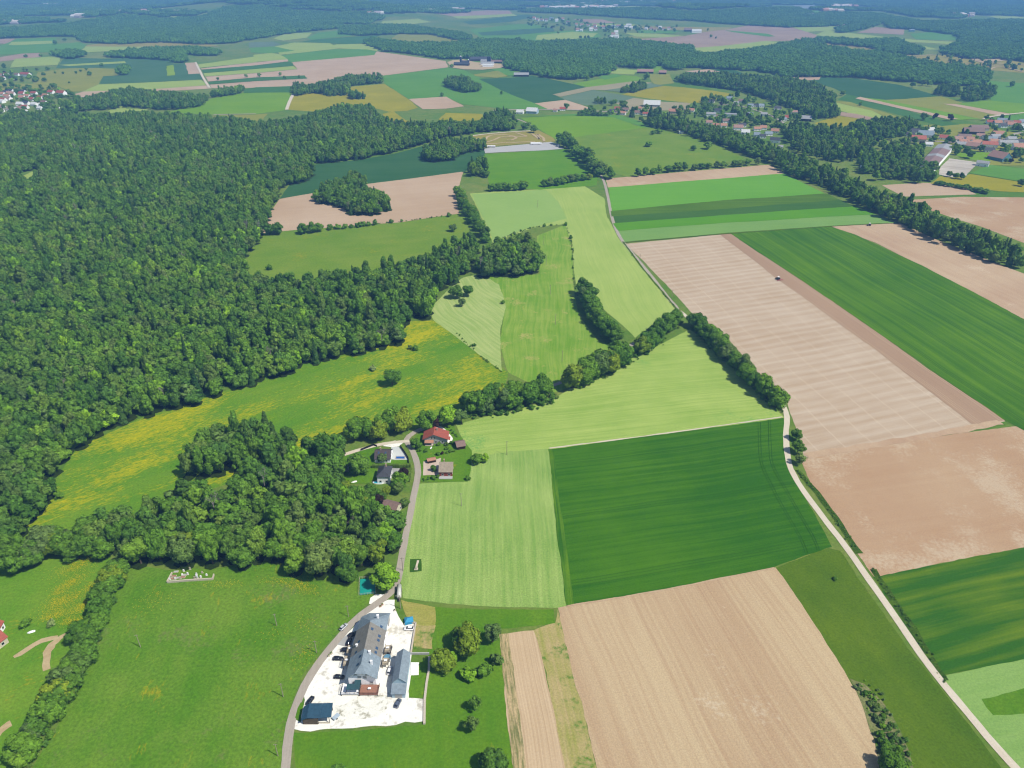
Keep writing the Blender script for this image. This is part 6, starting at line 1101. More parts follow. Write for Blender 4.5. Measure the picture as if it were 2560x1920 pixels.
for (x, y, h, lb) in [(996.7, 1093.2, 8.6, 'wooden pole in the light green field near the hamlet'), (303.7, 1398, 7.6, 'leaning pole in the left meadow beside the bushy hedge'), (753, 1332, 6.8, 'pole beside the silver car on the lane'), (598, 1352, 7.4, 'pole in the middle of the left meadow'), (1095, 982.5, 9.6, 'pole in the pale field right of the bushy tree'), (684, 1410, 7.2, 'pole near the lane left of the farmhouse'), (612, 1505, 7.8, 'pole left of the blue carport'), (600.5, 1633, 7.0, 'pole at the bottom edge beside the lane'), (870.5, 1233, 8.2, 'pole beside the lane at the monument'),
   (1161.5, 448.5, 9, 'pole in the bluish corner field'), (1174.7, 528.5, 9, 'first pole from the top in the mown meadow'), (1179.8, 572, 9, 'second pole from the top in the mown meadow'), (1188.5, 636, 9, 'third pole from the top in the mown meadow'), (1199.7, 701, 9, 'fourth pole from the top in the mown meadow'), (1214, 781, 9, 'fifth pole from the top in the mown meadow'), (1223.5, 826, 9, 'pole at the lane gap in the thick hedgerow'), (1451, 647, 9, 'pole on the lane verge above the hedgerow corner'), (1382, 564.8, 8, 'pole at the upper left corner of the stubble field')]: pole(x, y, h, lb)
pole(865.5, 1315, 8.5, 'street lamp post at the farmyard entrance', True)

M_tyre = plain('rubber_tyre', (.02, .02, .02, 1), .9, .2, .1); M_cg = plain('car_glass', (.02, .025, .035, 1), .08, .7, .05); M_lamp = plain('car_lamp', P(230, 230, 225), .2, .5, .02)
def paint(n, c): return plain('car_paint_' + n, c, .28, .5, .03)
def loft(secs):
    """closed body through cross sections; each section = list of (y, z) at x"""
    m = MB(); n = len(secs[0][1]); v = [(x, y, z) for x, s in secs for y, z in s]
    f = [(i * n + j, i * n + (j + 1) % n, (i + 1) * n + (j + 1) % n, (i + 1) * n + j) for i in range(len(secs) - 1) for j in range(n)]; f += [tuple(range(n - 1, -1, -1)), tuple((len(secs) - 1) * n + j for j in range(n))]
    return m.add(v, f)
def car_sec(w, z0, z1, r=.12): return [(-w, z0), (w, z0), (w + .03, (z0 + z1) / 2), (w - r * .6, z1), (-w + r * .6, z1), (-w - .03, (z0 + z1) / 2)]
def make_car(pm):
    t = empty('car'); L = 2.15
    loft([(-L, car_sec(.72, .38, .72)), (-L + .15, car_sec(.82, .28, .86)), (-1.2, car_sec(.87, .24, .92)), (.7, car_sec(.87, .24, .93)), (1.75, car_sec(.84, .26, .82)), (L, car_sec(.7, .36, .62))]).build('body', pm, t, True)
    loft([(-1.95, car_sec(.66, .85, .92)), (-1.5, car_sec(.62, .9, 1.40)), (-.9, car_sec(.62, .9, 1.48)), (.2, car_sec(.62, .9, 1.46)), (1.1, car_sec(.68, .86, .95))]).build('windows', M_cg, t, True)
    MB().box(-1.45, .25, -.52, .52, 1.43, 1.52).build('car_roof', pm, t)
    for x in (-1.3, 1.35):
        for y in (-.8, .8):
            wv = MB().tube((x, y - .1, .31), (x, y + .1, .31), .31, n=12).build('wheel', M_tyre, t); MB().tube((x, y - .11, .31), (x, y + .11, .31), .17, n=8).build('rim', M_frame, wv)
    for y in (-.58, .58): MB().box(L - .12, L - .02, y - .14, y + .14, .6, .72).build('headlight', M_lamp, t); MB().box(-L + .02, -L + .1, y - .12, y + .12, .7, .82).build('tail_light', plain('tail_lamp', P(150, 30, 30), .3, .5, .02), t)
    return t
def car_at(p, ang, pm, label, z=.2):
    x, y = G(*p); t = make_car(pm); t.location = (x, y, z); t.rotation_euler = (0, 0, ang); tag(t, label, 'car')
pb, pw, ps, pg = paint('black', (.012, .013, .018, 1)), paint('white', (.75, .75, .75, 1)), paint('silver', (.42, .43, .44, 1)), paint('slate', (.09, .11, .15, 1))
car_at(yz1(770, 915), 0.0, pb, 'black car parked alone left of the farmhouse'); car_at(yz2(790, 215), -.05, pb, 'black car in the shadow at the white gable corner'); car_at(yz2(345, 580), 1.25, pb, 'black car behind the blue carport'); car_at(yz2(1690, 620), 1.3, pg, 'slate blue car on the gravel below the barn'); car_at(yz2(1562, 115), 1.5, pw, 'white car parked against the barn wall'); car_at(yz1(1855, 455), 3.1, pw, 'white car beside the yard wall'); car_at(yz1(855, 430), 1.0, ps, 'silver car on the grass beside the lane', .15); car_at(yz1(895, 780), .1, pb, 'dark car below the lower left balcony'); car_at(yz1(940, 655), 1.45, pb, 'dark car left of the balcony decks'); car_at(yz1(1000, 545), .5, pb, 'dark car at the top of the grey forecourt'); car_at(yz1(1562, 780), 1.5, pb, 'dark car right of the farmhouse')
# tanker trailer
x, y = G(*tzE(295, 620)); t = empty('tank_trailer', (x, y, .2), R(97)); MB().tube((-.2, 0, 1.75), (7.2, 0, 1.75), 1.05, n=14).build('tank', plain('white_tank', P(226, 224, 224), .4, .4, .06), t, True); MB().box(-1.4, 7.2, -.5, .5, .65, .85).build('chassis', M_rail, t)
for xx in (4.6, 5.9):
    for yy in (-.95, .95): MB().tube((xx, yy - .15, .5), (xx, yy + .15, .5), .5, n=12).build('wheel', M_tyre, t)
MB().tube((-.9, .2, 0), (-.9, .2, .7), .08, n=6).build('support_leg', M_rail, t); MB().box(6.9, 7.3, -1.0, 1.0, 1.0, 1.3).build('bumper', W_grey, t); tag(t, 'pale tank trailer parked beside the lane', 'trailer')
# blue tent
x, y = G(*tzE(545, 1190)); t = empty('tent', (x, y, 0), .2); M_tent = plain('blue_tent_cloth', P(70, 170, 225), .7, .2, .08)
m = MB(); hx, hy = 2.0, 1.7; m.add([(-hx, -hy, 0), (hx, -hy, 0), (hx, hy, 0), (-hx, hy, 0), (-hx * .9, -hy * .9, 1.5), (hx * .9, -hy * .9, 1.5), (hx * .9, hy * .9, 1.5), (-hx * .9, hy * .9, 1.5), (-.5, 0, 2.6), (.5, 0, 2.6)], [(0, 1, 5, 4), (1, 2, 6, 5), (2, 3, 7, 6), (3, 0, 4, 7), (4, 5, 9, 8), (6, 7, 8, 9), (5, 6, 9), (7, 4, 8)]); m.build('canopy', M_tent, t)
for a in (-1, 1): MB().box(a * hx - .06, a * hx + .06, -hy - .06, -hy + .06, 0, 1.5).build('pole', M_frame, t)
tag(t, 'bright blue tent beside the yard wall', 'tent')
# planters along the yard and by the lane
for i, (u, v) in enumerate([(1420, 105), (1450, 78), (630, 865), (655, 840), (670, 822), (1640, 165)]):
    x, y = G(*yz1(u, v)); t = empty('stone_planter', (x, y, .2), .4); MB().box(-.45, .45, -.45, .45, 0, .5).build('trough', plain('brick_red_trough', P(190, 150, 130), .9, .1, .1) if i < 2 else M_stone, t); c_ = bpy.data.objects.new('plant', CR_BUSH[i % 3]); col.objects.link(c_); c_.parent = t; c_.scale = (.16, .16, .14); c_.location = (0, 0, .45)
    tag(t, '%s small planted trough along the lane beside the farmyard' % ordinal(i + 1), 'planter', 'planted troughs along the farm lane')
x, y = G(*yz2(740, 830)); t = empty('trailer', (x, y, .2), .9); MB().box(-1.4, 1.4, -.8, .8, .5, .9).build('bed', plain('blue_white_tarp', P(196, 214, 236), .6, .3, .15, 3), t)
for yy in (-.85, .85): MB().tube((-.2, yy - .08, .3), (-.2, yy + .08, .3), .3, n=10).build('wheel', M_tyre, t)
MB().tube((1.4, 0, .6), (2.4, 0, .5), .05, n=5).build('drawbar', M_rail, t); tag(t, 'little covered trailer right of the blue carport', 'trailer')
x, y = G(*hzD(682, 720)); t = empty('garden_bench', (x, y, .1), 1.35); MB().box(-1.1, 1.1, -.35, .35, .45, .55).build('seat', W_white, t)
for a in (-.9, .9): MB().box(a - .06, a + .06, -.3, .3, 0, .45).build('leg', W_white, t)
tag(t, 'white bench table on the lawn below the red roof', 'bench')
for (p, lb) in [(hzC(460, 1565), 'white upturned boat on the hamlet lawn'), ((68, 1366), 'small white upturned boat in the left pasture')]:
    x, y = G(*p); t = empty('rowing_boat', (x, y, .1), .45); loft([(-1.6, [(-.05, .1), (.05, .1), (.05, .3), (-.05, .3)]), (-.8, [(-.5, .05), (.5, .05), (.3, .55), (-.3, .55)]), (.6, [(-.55, .05), (.55, .05), (.35, .6), (-.35, .6)]), (1.5, [(-.4, .05), (.4, .05), (.25, .45), (-.25, .45)])]).build('hull', W_white, t); MB().box(-1.2, 1.3, -.04, .04, .5, .66).build('keel', W_grey, t); tag(t, lb, 'boat')
# tractors
def make_tractor(pm, tool):
    t = empty('tractor'); b0 = loft([(.2, [(-.45, .8), (.45, .8), (.42, 1.75), (-.42, 1.75)]), (1.6, [(-.42, .8), (.42, .8), (.36, 1.6), (-.36, 1.6)]), (2.3, [(-.35, .8), (.35, .8), (.28, 1.4), (-.28, 1.4)])]).build('bonnet', pm, t)
    MB().box(-1.1, .2, -.45, .45, .7, 1.2).build('chassis', M_rail, t); loft([(-1.2, [(-.75, 1.2), (.75, 1.2), (.7, 2.75), (-.7, 2.75)]), (.3, [(-.7, 1.2), (.7, 1.2), (.6, 2.75), (-.6, 2.75)])]).build('cab', M_cg, t); MB().box(-1.35, .4, -.8, .8, 2.75, 2.9).build('cab_roof', W_white, t)
    for y in (-.95, .95):
        wv = MB().tube((-.8, y - .28, .95), (-.8, y + .28, .95), .95, n=16).build('wheel', M_tyre, t); MB().tube((-.8, y - .3, .95), (-.8, y + .3, .95), .5, n=10).build('rim', pm, wv)
        wv = MB().tube((1.7, y * .9 - .2, .62), (1.7, y * .9 + .2, .62), .62, n=14).build('wheel', M_tyre, t); MB().tube((1.7, y * .9 - .22, .62), (1.7, y * .9 + .22, .62), .32, n=10).build('rim', pm, wv)
        MB().box(-1.5, -.1, y - .3, y + .3, 1.9, 1.98).build('fender', pm, t)
    if tool:
        h = MB().box(-3.2, -2.2, -3.6, 3.6, .55, .75).build('harrow', plain('red_harrow', P(190, 110, 116), .6, .3, .1), t)
        for k in range(9): MB().box(-3.0, -2.8, -3.5 + k * .87, -3.4 + k * .87, .05, .55).build('tine', M_rail, h)
        MB().tube((-1.2, 0, .8), (-2.3, 0, .7), .1, n=6).build('linkage', M_rail, t)
    return t
x, y = G(1680, 604); t = make_tractor(paint('dark_green', (.03, .06, .04, 1)), True); t.location = (x, y, .1); t.rotation_euler = (0, 0, R(118)); tag(t, 'tractor pulling a wide red harrow across the stubble', 'tractor')
x, y = G(1877, 488); t = make_tractor(paint('grey_green', (.12, .13, .12, 1)), False); t.location = (x, y, .3); t.rotation_euler = (0, 0, R(175)); tag(t, 'tractor standing at the top edge of the brown field', 'tractor')
# long vehicles on the parking strip
for (p, ln, lb, nm) in [(mzz(445, 550), 13, 'white coach with dark windows at the left end of the parking strip', 'coach'), (mzz(1475, 478), 18, 'long white lorry trailer at the top of the parking strip', 'lorry_trailer')]:
    x, y = G(*p); t = empty(nm, (x, y, .5), .06); MB().box(-ln / 2, ln / 2, -1.25, 1.25, .7, 3.4).build('body', W_white, t)
    if nm == 'coach':
        for k in range(6): MB().box(-ln / 2 + .7 + k * 2, -ln / 2 + 2.4 + k * 2, -1.29, -1.25, 1.9, 2.9).build('window', M_glass, t)
    else: MB().box(ln / 2 - 2.2, ln / 2 - .1, -1.15, 1.15, 3.4, 3.9).build('cooler', W_grey, t)
    for xx in (-ln * .33, ln * .2, ln * .33):
        for yy in (-1.1, 1.1): MB().tube((xx, yy - .15, .5), (xx, yy + .15, .5), .5, n=10).build('wheel', M_tyre, t)
    tag(t, lb, nm.replace('_', ' '))
x, y = G(*mzz(2000, 520)); t = empty('campervan', (x, y, .5), 1.2); MB().box(-2.8, 1.6, -1.1, 1.1, .5, 2.9).build('body', W_white, t); MB().box(1.6, 2.8, -1.0, 1.0, .5, 2.1).build('cab', W_white, t); MB().box(2.2, 2.82, -.9, .9, 1.3, 2.0).build('windscreen', M_cg, t); tag(t, 'white campervan at the right end of the parking strip', 'van')

# ------------------------------------------------------------------ villages
RM = dict(r=R_red, o=R_orange, g=R_char, b=R_brown, p=R_pink, l=R_grey, s=R_slate, w=R_white, d=R_dark, e=R_beige, R=R_lred)
RW = dict(r='red', o='orange', g='charcoal', b='brown', p='faded pink', l='pale grey', s='blue grey', w='white', d='dark', e='beige', R='bright red')
WM = dict(w=W_white, c=W_cream, g=W_grey, b=W_blue, k=W_wood, p=W_pink, t=W_teal, d=W_dark)
HOUSES = []
def village(conv, lst, where, win=2, k=1.0):
    xs = sorted((conv(q[0], q[1]) for q in lst))
    for q in lst:
        u, v, rc = q[:3]; W, L = (q[3], q[4]) if len(q) > 4 else (9.5 * k, 11 * k); wc = q[5] if len(q) > 5 else 'w'; rz = q[6] if len(q) > 6 else 80
        p = conv(u, v); X, Y = G(*p); n = 1 + xs.index(p); HOUSES.append((X, Y, max(W, L) * .6 * k)); h = 3.6 if max(W, L) < 16 else 5.0
        house('house' if max(W, L) < 17 else 'hall', (X, Y), R(rz + rs.uniform(-12, 12)), W, L, h * k, (h + .34 * W) * k, WM[wc], RM[rc], '%s %s-roofed building from the left, %s' % (ordinal(n), RW[rc].replace(' ', '-'), where), 'house' if max(W, L) < 17 else 'hall', 'buildings of the ' + where, chim=1 if (win and max(W, L) < 17) else 0, wins=win, ov=.5)
village(vq, [(255, 175, 'g'), (545, 125, 's', 10, 13), (735, 170, 'b', 10, 12), (650, 205, 'l', 9, 10), (880, 245, 's'), (965, 240, 'g', 8, 9), (1055, 245, 's'), (360, 330, 'g', 12, 14), (370, 430, 'b', 10, 11), (480, 495, 'b', 10, 12), (210, 520, 'p'), (320, 570, 'o'), (445, 570, 'o'), (745, 565, 'g', 10, 13), (680, 615, 'p', 12, 16), (800, 680, 'w', 12, 14), (990, 625, 'o', 9, 12), (1090, 605, 'o', 10, 11), (985, 720, 's', 10, 10), (1080, 745, 'g', 8, 10), (1175, 705, 's', 9, 12), (1280, 660, 'o', 10, 13), (1280, 820, 'g', 10, 16), (1490, 440, 'r', 11, 12), (1415, 470, 's', 9, 10), (1590, 350, 'p', 8, 12), (1790, 470, 'l', 14, 18, 'd', 60), (1325, 290, 'g', 10, 13), (1310, 330, 'l', 9, 10), (880, 385, 's', 8, 10), (1100, 385, 'l', 9, 12), (1370, 920, 'l', 6, 7), (240, 395, 'l', 8, 18), (560, 400, 'l', 5, 22)], 'middle village')
vr = lambda u, v: ((1280 + u * 500 / 2212) / S_O, (250 + v * 500 / 2212) / S_O)
village(vr, [(90, 150, 'w', 12, 14), (225, 145, 'w', 17, 22, 'b', 85), (478, 130, 'p', 7, 8), (558, 115, 'r', 9, 11), (1105, 140, 'g', 9, 11), (1160, 110, 'r', 9, 10), (1215, 160, 'o', 9, 15), (1255, 122, 'b', 9, 12), (1395, 155, 'b', 10, 14), (1470, 140, 'b', 9, 11), (1475, 168, 'r', 7, 11), (1400, 108, 'o', 8, 11), (1545, 70, 'w', 22, 34, 'g', 75), (1800, 150, 'o', 12, 24, 'c'), (1975, 130, 'o', 10, 14), (1935, 140, 'g', 8, 10), (1870, 375, 'w', 4, 7)], 'roadside houses behind the lime field')
village(vz, [(430, 490, 'R', 14, 22, 'c', 85), (550, 420, 's', 18, 24, 'w', 70), (380, 350, 'g', 11, 14), (300, 405, 'g', 10, 13), (620, 330, 'w', 12, 14), (855, 455, 'r', 11, 13), (1080, 495, 'p', 11, 16), (1200, 460, 'b', 12, 20), (1300, 485, 'o', 10, 12), (1190, 530, 'o', 11, 15), (1270, 560, 'o', 10, 12), (1400, 540, 'o', 12, 14), (1340, 610, 'p', 14, 18, 'g', 60), (1160, 570, 'l', 10, 15), (1470, 430, 'p', 11, 12), (1580, 460, 'g', 11, 14), (1660, 485, 's', 11, 14), (1760, 410, 'o', 13, 17), (1720, 450, 'l', 9, 16), (1620, 585, 'R', 12, 22), (1690, 520, 'o', 10, 12), (1620, 670, 'g', 10, 14), (1930, 555, 'l', 9, 30), (1990, 480, 'l', 10, 14), (2140, 525, 'g', 10, 13), (2110, 630, 'o', 15, 20), (1510, 905, 'l', 8, 16, 'w', 60), (1640, 195, 'r', 10, 13), (1760, 205, 'o', 11, 13), (1830, 178, 's', 10, 16), (1930, 205, 'b', 11, 13), (1990, 235, 'o', 12, 14), (2080, 205, 'r', 10, 12), (1850, 255, 'g', 10, 12), (2190, 200, 's', 10, 16), (2180, 300, 'w', 12, 16), (590, 570, 'w', 9, 14)], 'right village')
def hall_px(name, f, rA, rB, eB, zr, ze, wm, rm, label, ov=.3):
    A = Vector(gz(*f(*rA), zr)); B = Vector(gz(*f(*rB), zr)); E = Vector(gz(*f(*eB), ze)); d = (A - B); L = d.length; u = d / L; n = Vector((u.y, -u.x)); hw = abs((E - B).dot(n))
    c = (A + B) / 2; return house(name, (c.x, c.y), math.atan2(u.y, u.x) - math.pi / 2, 2 * hw, L, ze, zr, wm, rm, label, 'hall', chim=0, wins=0, ov=ov), L, hw
wh, L, hw = hall_px('warehouse', vz, (915, 528), (575, 890), (745, 905), 9, 6.5, W_white, roof_mat('purplish_sheet_roof', P(156, 130, 130)), 'huge warehouse with banded pink and grey roof in the right village')
for (a, b_) in ((.28, .5), (-.08, .02)):
    for s in (-1, 1): PL(wh, [(0, L * a, 9.18), (s * (hw + .3), L * a, 6.55), (s * (hw + .3), L * b_ + (.3 if b_ == .5 else 0), 6.55), (0, L * b_ + (.3 if b_ == .5 else 0), 9.18)][::s], R_grey, 'roof_band', .1)
hall_px('sports_hall', vz, (1825, 708), (1700, 745), (1600, 800), 9, 5, W_teal, R_pink, 'teal walled hall with pink roof beside the football pitch') if False else village(vz, [(1790, 800, 'p', 22, 24, 't', 30)], 'football ground')
village(vz, [(1350, 365, 'b', 16, 32, 'd', 82), (1440, 310, 'b', 14, 30, 'g', 82)], 'barns above the right village', win=0)
vl = lambda u, v: (u * 200 / 2212 / S_O, (170 + v * 200 / 2212) / S_O)
village(vl, [(70, 235, 'p'), (180, 215, 'r'), (480, 215, 'b', 9, 12), (720, 225, 'r', 12, 28), (60, 325, 'r', 10, 16), (360, 325, 'g', 11, 15), (180, 715, 'g'), (310, 675, 'g', 10, 12), (640, 700, 'g', 11, 13), (280, 735, 'p'), (70, 760, 'o'), (340, 755, 'p'), (210, 820, 'o', 10, 14), (620, 745, 'r'), (950, 735, 'r', 9, 12), (760, 815, 'o', 9, 12), (1270, 805, 'o', 10, 13), (1420, 705, 'r', 10, 13), (1710, 745, 'r', 12, 20), (250, 885, 'p', 10, 13), (620, 850, 'o'), (670, 900, 'p', 10, 13), (900, 905, 'r'), (1120, 870, 'r'), (100, 920, 'r'), (60, 965, 'c' if False else 'w'), (740, 1015, 'g', 10, 12), (560, 1040, 'w'), (960, 1045, 'w', 10, 12), (1180, 1070, 'w'), (1230, 1000, 'b'), (700, 1125, 'r', 10, 13), (590, 1160, 'p'), (1110, 1150, 'w', 8, 9), (430, 1175, 'w', 8, 10), (290, 1180, 'e'), (60, 1120, 'p', 10, 14), (680, 1235, 'p', 9, 13), (20, 1220, 'r'), (2010, 1120, 'w', 8, 9), (1600, 1115, 'w', 6, 7)], 'left village', win=0, k=1.1)
vf = lambda u, v: ((1320 + u * 480 / 2212) / S_O, (30 + v * 480 / 2212) / S_O)
village(vf, [(70, 85, 'o'), (110, 105, 'p'), (160, 105, 'p', 10, 18), (210, 108, 'b'), (270, 90, 's', 12, 26), (330, 110, 'w'), (400, 95, 'p'), (460, 132, 'b', 10, 18), (560, 155, 'o', 11, 13), (620, 165, 'p', 11, 20), (690, 165, 'p', 11, 14), (570, 222, 'p'), (615, 224, 'w', 11, 13), (740, 192, 'p', 12, 14), (725, 218, 'w'), (770, 175, 'p'), (780, 212, 'b'), (870, 190, 'o', 12, 20), (980, 185, 's', 11, 20), (1040, 178, 'p', 11, 22), (1130, 192, 'w'), (1160, 168, 'w', 12, 26), (1185, 198, 'w'), (1360, 203, 'w', 10, 14), (1420, 203, 'p', 11, 13), (1460, 218, 'p', 11, 13), (1520, 198, 'w'), (1560, 208, 'p', 11, 13), (1620, 203, 'p', 10, 16), (960, 302, 'w', 10, 14), (980, 278, 'p'), (1015, 252, 'w'), (1020, 303, 'w'), (1840, 225, 'b', 16, 34, 'd'), (1940, 238, 'w', 14, 44)], 'far village on the plain', win=0, k=1.5)
# silo farm
zs = lambda u, v: ((1120 + u * 180 / 2212) / S_O, (130 + v * 180 / 2212) / S_O)
village(zs, [(420, 420, 'g', 14, 46, 'd', 88), (520, 350, 'g', 10, 26, 'd', 88), (950, 265, 'g', 20, 60, 'd', 88), (1180, 330, 'l', 14, 34, 'w', 88), (1210, 395, 'l', 12, 40, 'w', 88), (1480, 340, 'b', 12, 36, 'd', 88), (1230, 460, 'w', 12, 32, 'w', 88)], 'silo farm', win=0)
M_silo = plain('dark_blue_silo', P(48, 58, 92), .4, .4, .06)
for i, (u, v, h, r) in enumerate([(395, 375, 22, 3.2), (630, 400, 14, 2.2), (1232, 352, 19, 3.4), (1285, 352, 19, 3.4)]):
    x, y = G(*zs(u, v)); t = empty('silo', (x, y, 0)); MB().tube((0, 0, 0), (0, 0, h), r, n=16).build('drum', M_silo, t, False); MB().tube((0, 0, h), (0, 0, h + 1.4), r, .4, 16).build('dome', W_white if i < 2 else M_silo, t); MB().box(r, r + .4, -.3, .3, 0, h).build('ladder', W_grey, t); tag(t, '%s dark blue silo from the left on the far farm' % ordinal(i + 1), 'silo', 'silos of the far farm')
# single far barns
village(lambda u, v: T2((u, v))[0], [(80, 660, 'l', 14, 40, 'd', 85), (1150, 632, 'p', 16, 44, 'd', 85), (1300, 640, 'p', 14, 20, 'd', 85)], 'barns below the long forest', win=0)
village(lambda u, v: T3((u, v))[0], [(120, 115, 'p', 14, 40, 'w', 85), (210, 160, 'l', 16, 40, 'w', 85), (290, 152, 'r', 14, 40, 'd', 85), (350, 138, 's', 20, 60, 'g', 85), (310, 80, 's', 40, 120, 'g', 85), (135, 158, 'w', 14, 20, 'w', 85), (1245, 250, 'l', 14, 26, 'w', 85), (1240, 272, 's', 8, 24, 't', 85)], 'farms on the upper right fields', win=0, k=1.2)
village(lambda u, v: T3((u, v))[0], [(740, 1250, 'o', 9, 10), (560, 1360, 'l', 10, 12), (845, 1455, 's', 10, 13), (795, 1095, 'g', 8, 9)], 'half hidden among the village trees')
def sparse(poly, n, hmin, hmax, grow=1.0):
    out = []; x0, x1 = min(p[0] for p in poly), max(p[0] for p in poly); y0, y1 = min(p[1] for p in poly), max(p[1] for p in poly); g = 0
    while len(out) < n and g < n * 30:
        g += 1; ox, oy = rs.uniform(x0, x1), rs.uniform(y0, y1)
        if not inpoly(ox, oy, poly): continue
        X, Y = G(ox, oy)
        if any(math.hypot(X - a, Y - b_) < r + 2.5 or (abs(X - a) < r and 0 < b_ - Y < r + 9) for a, b_, r in HOUSES): continue
        h = rs.uniform(hmin, hmax); q = rs.random(); k = 9 if q < .07 else 13 if q < .1 else 11 if q < .16 else 10 if q < .2 else rs.randrange(8)
        out.append((X, Y, hgt(X, Y) - .2, k, rs.uniform(0, 6.28), h / 12.5 * grow, h / 12.5 * grow, h / 14.5))
    return out
vt = sparse([vq(*p) for p in [(60, 150), (480, 100), (640, 60), (1180, 200), (1700, 380), (1900, 420), (1900, 520), (1480, 560), (1420, 700), (900, 600), (640, 520), (160, 600), (40, 420)]], 120, 6, 13) + sparse([vr(*p) for p in [(700, 130), (1050, 110), (1900, 100), (2180, 60), (2180, 200), (1500, 210), (1100, 180), (750, 170)]], 45, 7, 14)
vt += sparse([vz(*p) for p in [(230, 300), (560, 260), (1000, 420), (1500, 360), (1560, 130), (2200, 100), (2200, 900), (1900, 880), (1600, 700), (1000, 680), (700, 520), (250, 640)]], 75, 6, 13) + sparse([vz(*p) for p in [(60, 820), (420, 560), (520, 620), (420, 820), (520, 940), (760, 980), (640, 1170), (300, 1100), (60, 1000)]], 42, 10, 16)
vt += sparse([vl(*p) for p in [(0, 480), (800, 560), (1500, 560), (1900, 720), (2200, 800), (2200, 1300), (0, 1300)]], 110, 6, 13, 1.3) + sparse([vl(*p) for p in [(0, 120), (1100, 60), (1400, 420), (0, 400)]], 35, 6, 12, 1.3) + sparse([vf(*p) for p in [(0, 60), (520, 70), (700, 130), (1100, 150), (1750, 180), (1750, 230), (1100, 250), (1050, 320), (880, 320), (820, 230), (480, 240), (0, 160)]], 120, 7, 15, 1.5)
vt += sparse(T3((620, 1240), (720, 1100), (1000, 1180), (1230, 1270), (1290, 1400), (1200, 1430), (800, 1380)), 40, 8, 14) + sparse(T2((540, 1000), (900, 1000), (1100, 960), (1080, 940), (560, 985)), 16, 5, 9) + sparse(T3((1100, 500), (1500, 460), (2200, 560), (2200, 620), (1800, 580)), 40, 7, 13, 1.3)
wood_object('village_trees', vt, 'mid', 'garden trees crowding between the houses of the distant villages')
# buttercups in dense drifts
def drift(name, spots, label):
    rnd = random.Random(5); m = MB()
    for (ox, oy, rx, ry, n, tilt) in spots:
        X, Y = G(ox, oy)
        for _ in range(n):
            a, b_ = rnd.gauss(0, 1) * rx, rnd.gauss(0, 1) * ry; x = X + a * math.cos(tilt) - b_ * math.sin(tilt); y = Y + a * math.sin(tilt) + b_ * math.cos(tilt)
            s = rnd.uniform(.06, .17); q = rnd.uniform(0, 3.14); c, d = math.cos(q) * s * 1.7, math.sin(q) * s * 1.7; z = rnd.uniform(.22, .4)
            m.add([(x - c, y - d, z), (x + d * .5, y - c * .5, z + .06), (x + c, y + d, z), (x - d * .5, y + c * .5, z + .06)], [(0, 1, 2, 3)])
    o = m.build(name, plain('buttercup_petals', P(212, 200, 18), .7, .2, .15, 2.0)); tag(o, label, 'flowers', None, 'stuff')
drift('buttercups', [(168, 1222, 4.5, 2.5, 700, .6), (150, 1262, 4.5, 2, 700, 1.0), (135, 1300, 4.5, 2.6, 900, .7), (118, 1330, 3, 1.8, 450, .5), (178, 1310, 3.5, 1.8, 600, 1.0), (158, 1342, 3, 1.4, 400, .2), (192, 1270, 3, 1.5, 300, 1.1)], 'dense drifts of yellow buttercups in the left pasture')
drift('buttercups', [(660, 1272, 4, 2, 260, -.4), (640, 1262, 4, 2, 200, -.3), (600, 1255, 5, 1.5, 160, 0), (655, 1345, 3, 3, 90, 0), (655, 1410, 2.5, 4, 130, 0), (330, 1300, 5, 4, 160, 0), (480, 1262, 6, 1.5, 160, 0), (585, 1370, 3, 2, 40, 0), (125, 1240, 5, 3, 60, 0)], 'thin scatter of yellow buttercups in the meadow left of the farm')
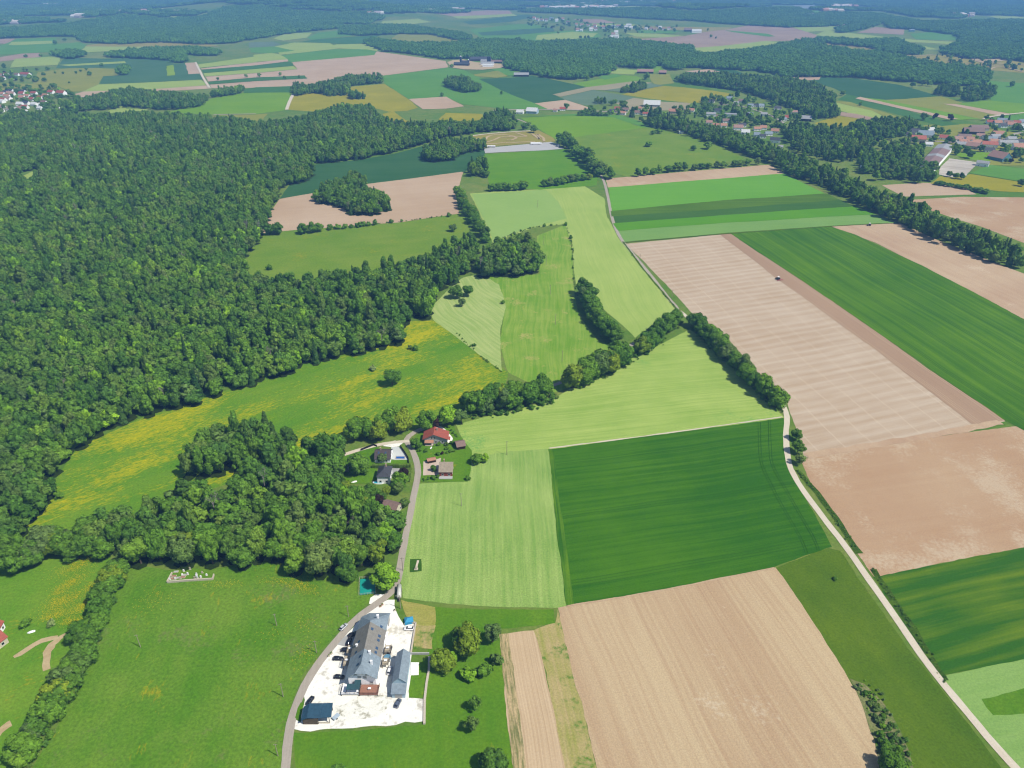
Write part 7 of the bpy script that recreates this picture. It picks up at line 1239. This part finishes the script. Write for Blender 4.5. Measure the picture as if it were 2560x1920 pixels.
# the towns on the horizon: far too many and small to count
rt = random.Random(11); m = MB(); mats = 0
for (T, x0, x1, y0, y1, n) in [(T0, 560, 900, 100, 118, 90), (T0, 640, 720, 138, 155, 14), (T0, 1060, 1640, 96, 118, 60), (T0, 60, 220, 190, 210, 16), (T1, 860, 1300, 2, 12, 60), (T2, 240, 900, 24, 80, 220), (T2, 760, 1400, 5, 48, 200), (T3, 560, 760, 48, 62, 40), (T3, 480, 640, 88, 102, 20), (T1, 1480, 1800, 82, 105, 40), (T3, 1580, 1760, 125, 150, 20), (T1, 980, 1100, 118, 132, 12), (T0, 380, 480, 38, 54, 12)]:
    for i in range(n):
        (ox, oy), = T((rt.uniform(x0, x1), y0 + (y1 - y0) * (rt.random() + rt.random()) / 2)); x, y = G(ox, oy); s = rt.uniform(9, 22); z = hgt(x, y); a = rt.uniform(.6, 1.4) * s; h = rt.uniform(6, 11)
        m.add([(x - s, y - a, z), (x + s, y - a, z), (x + s, y + a, z), (x - s, y + a, z), (x - s, y - a, z + h), (x + s, y - a, z + h), (x + s, y + a, z + h), (x - s, y + a, z + h), (x - s, y, z + h * 1.6), (x + s, y, z + h * 1.6)], [(0, 1, 5, 4), (1, 2, 6, 9, 5), (2, 3, 7, 6), (3, 0, 4, 8, 7), (4, 5, 9, 8), (6, 7, 8, 9)])
bt = N('distant_town'); ge = bt.n('ShaderNodeNewGeometry'); rp = bt.n('ShaderNodeValToRGB'); rp.color_ramp.interpolation = 'CONSTANT'
for p_, c_ in ((0, P(236, 226, 220)), (.35, P(216, 160, 140)), (.6, P(196, 186, 186)), (.8, P(246, 244, 240))):
    q = rp.color_ramp.elements.new(p_) if p_ else rp.color_ramp.elements[0]; q.color = c_; q.position = p_
bt.l(ge.outputs['Random Per Island'], rp.inputs[0]); bt.surf(rp.outputs[0], .8, .2)
o = m.build('distant_town', bt.m); tag(o, 'specks of pale distant towns below the horizon', 'town', None, 'stuff')

# ------------------------------------------------------------------ haze
mb = MB(); mb.box(-9400, 9400, -1900, 16400, -1.0, 262.0)
hz = N('haze_air'); vol = hz.n('ShaderNodeVolumePrincipled'); vol.inputs['Color'].default_value = (0.22, 0.51, 1.0, 1); vol.inputs['Density'].default_value = 1.38e-4; vol.inputs['Anisotropy'].default_value = 0.0
hz.l(vol.outputs[0], hz.out.inputs['Volume'])
o = mb.build('haze', hz.m); tag(o, 'thin bluish summer haze over the whole countryside', None, None, 'stuff')
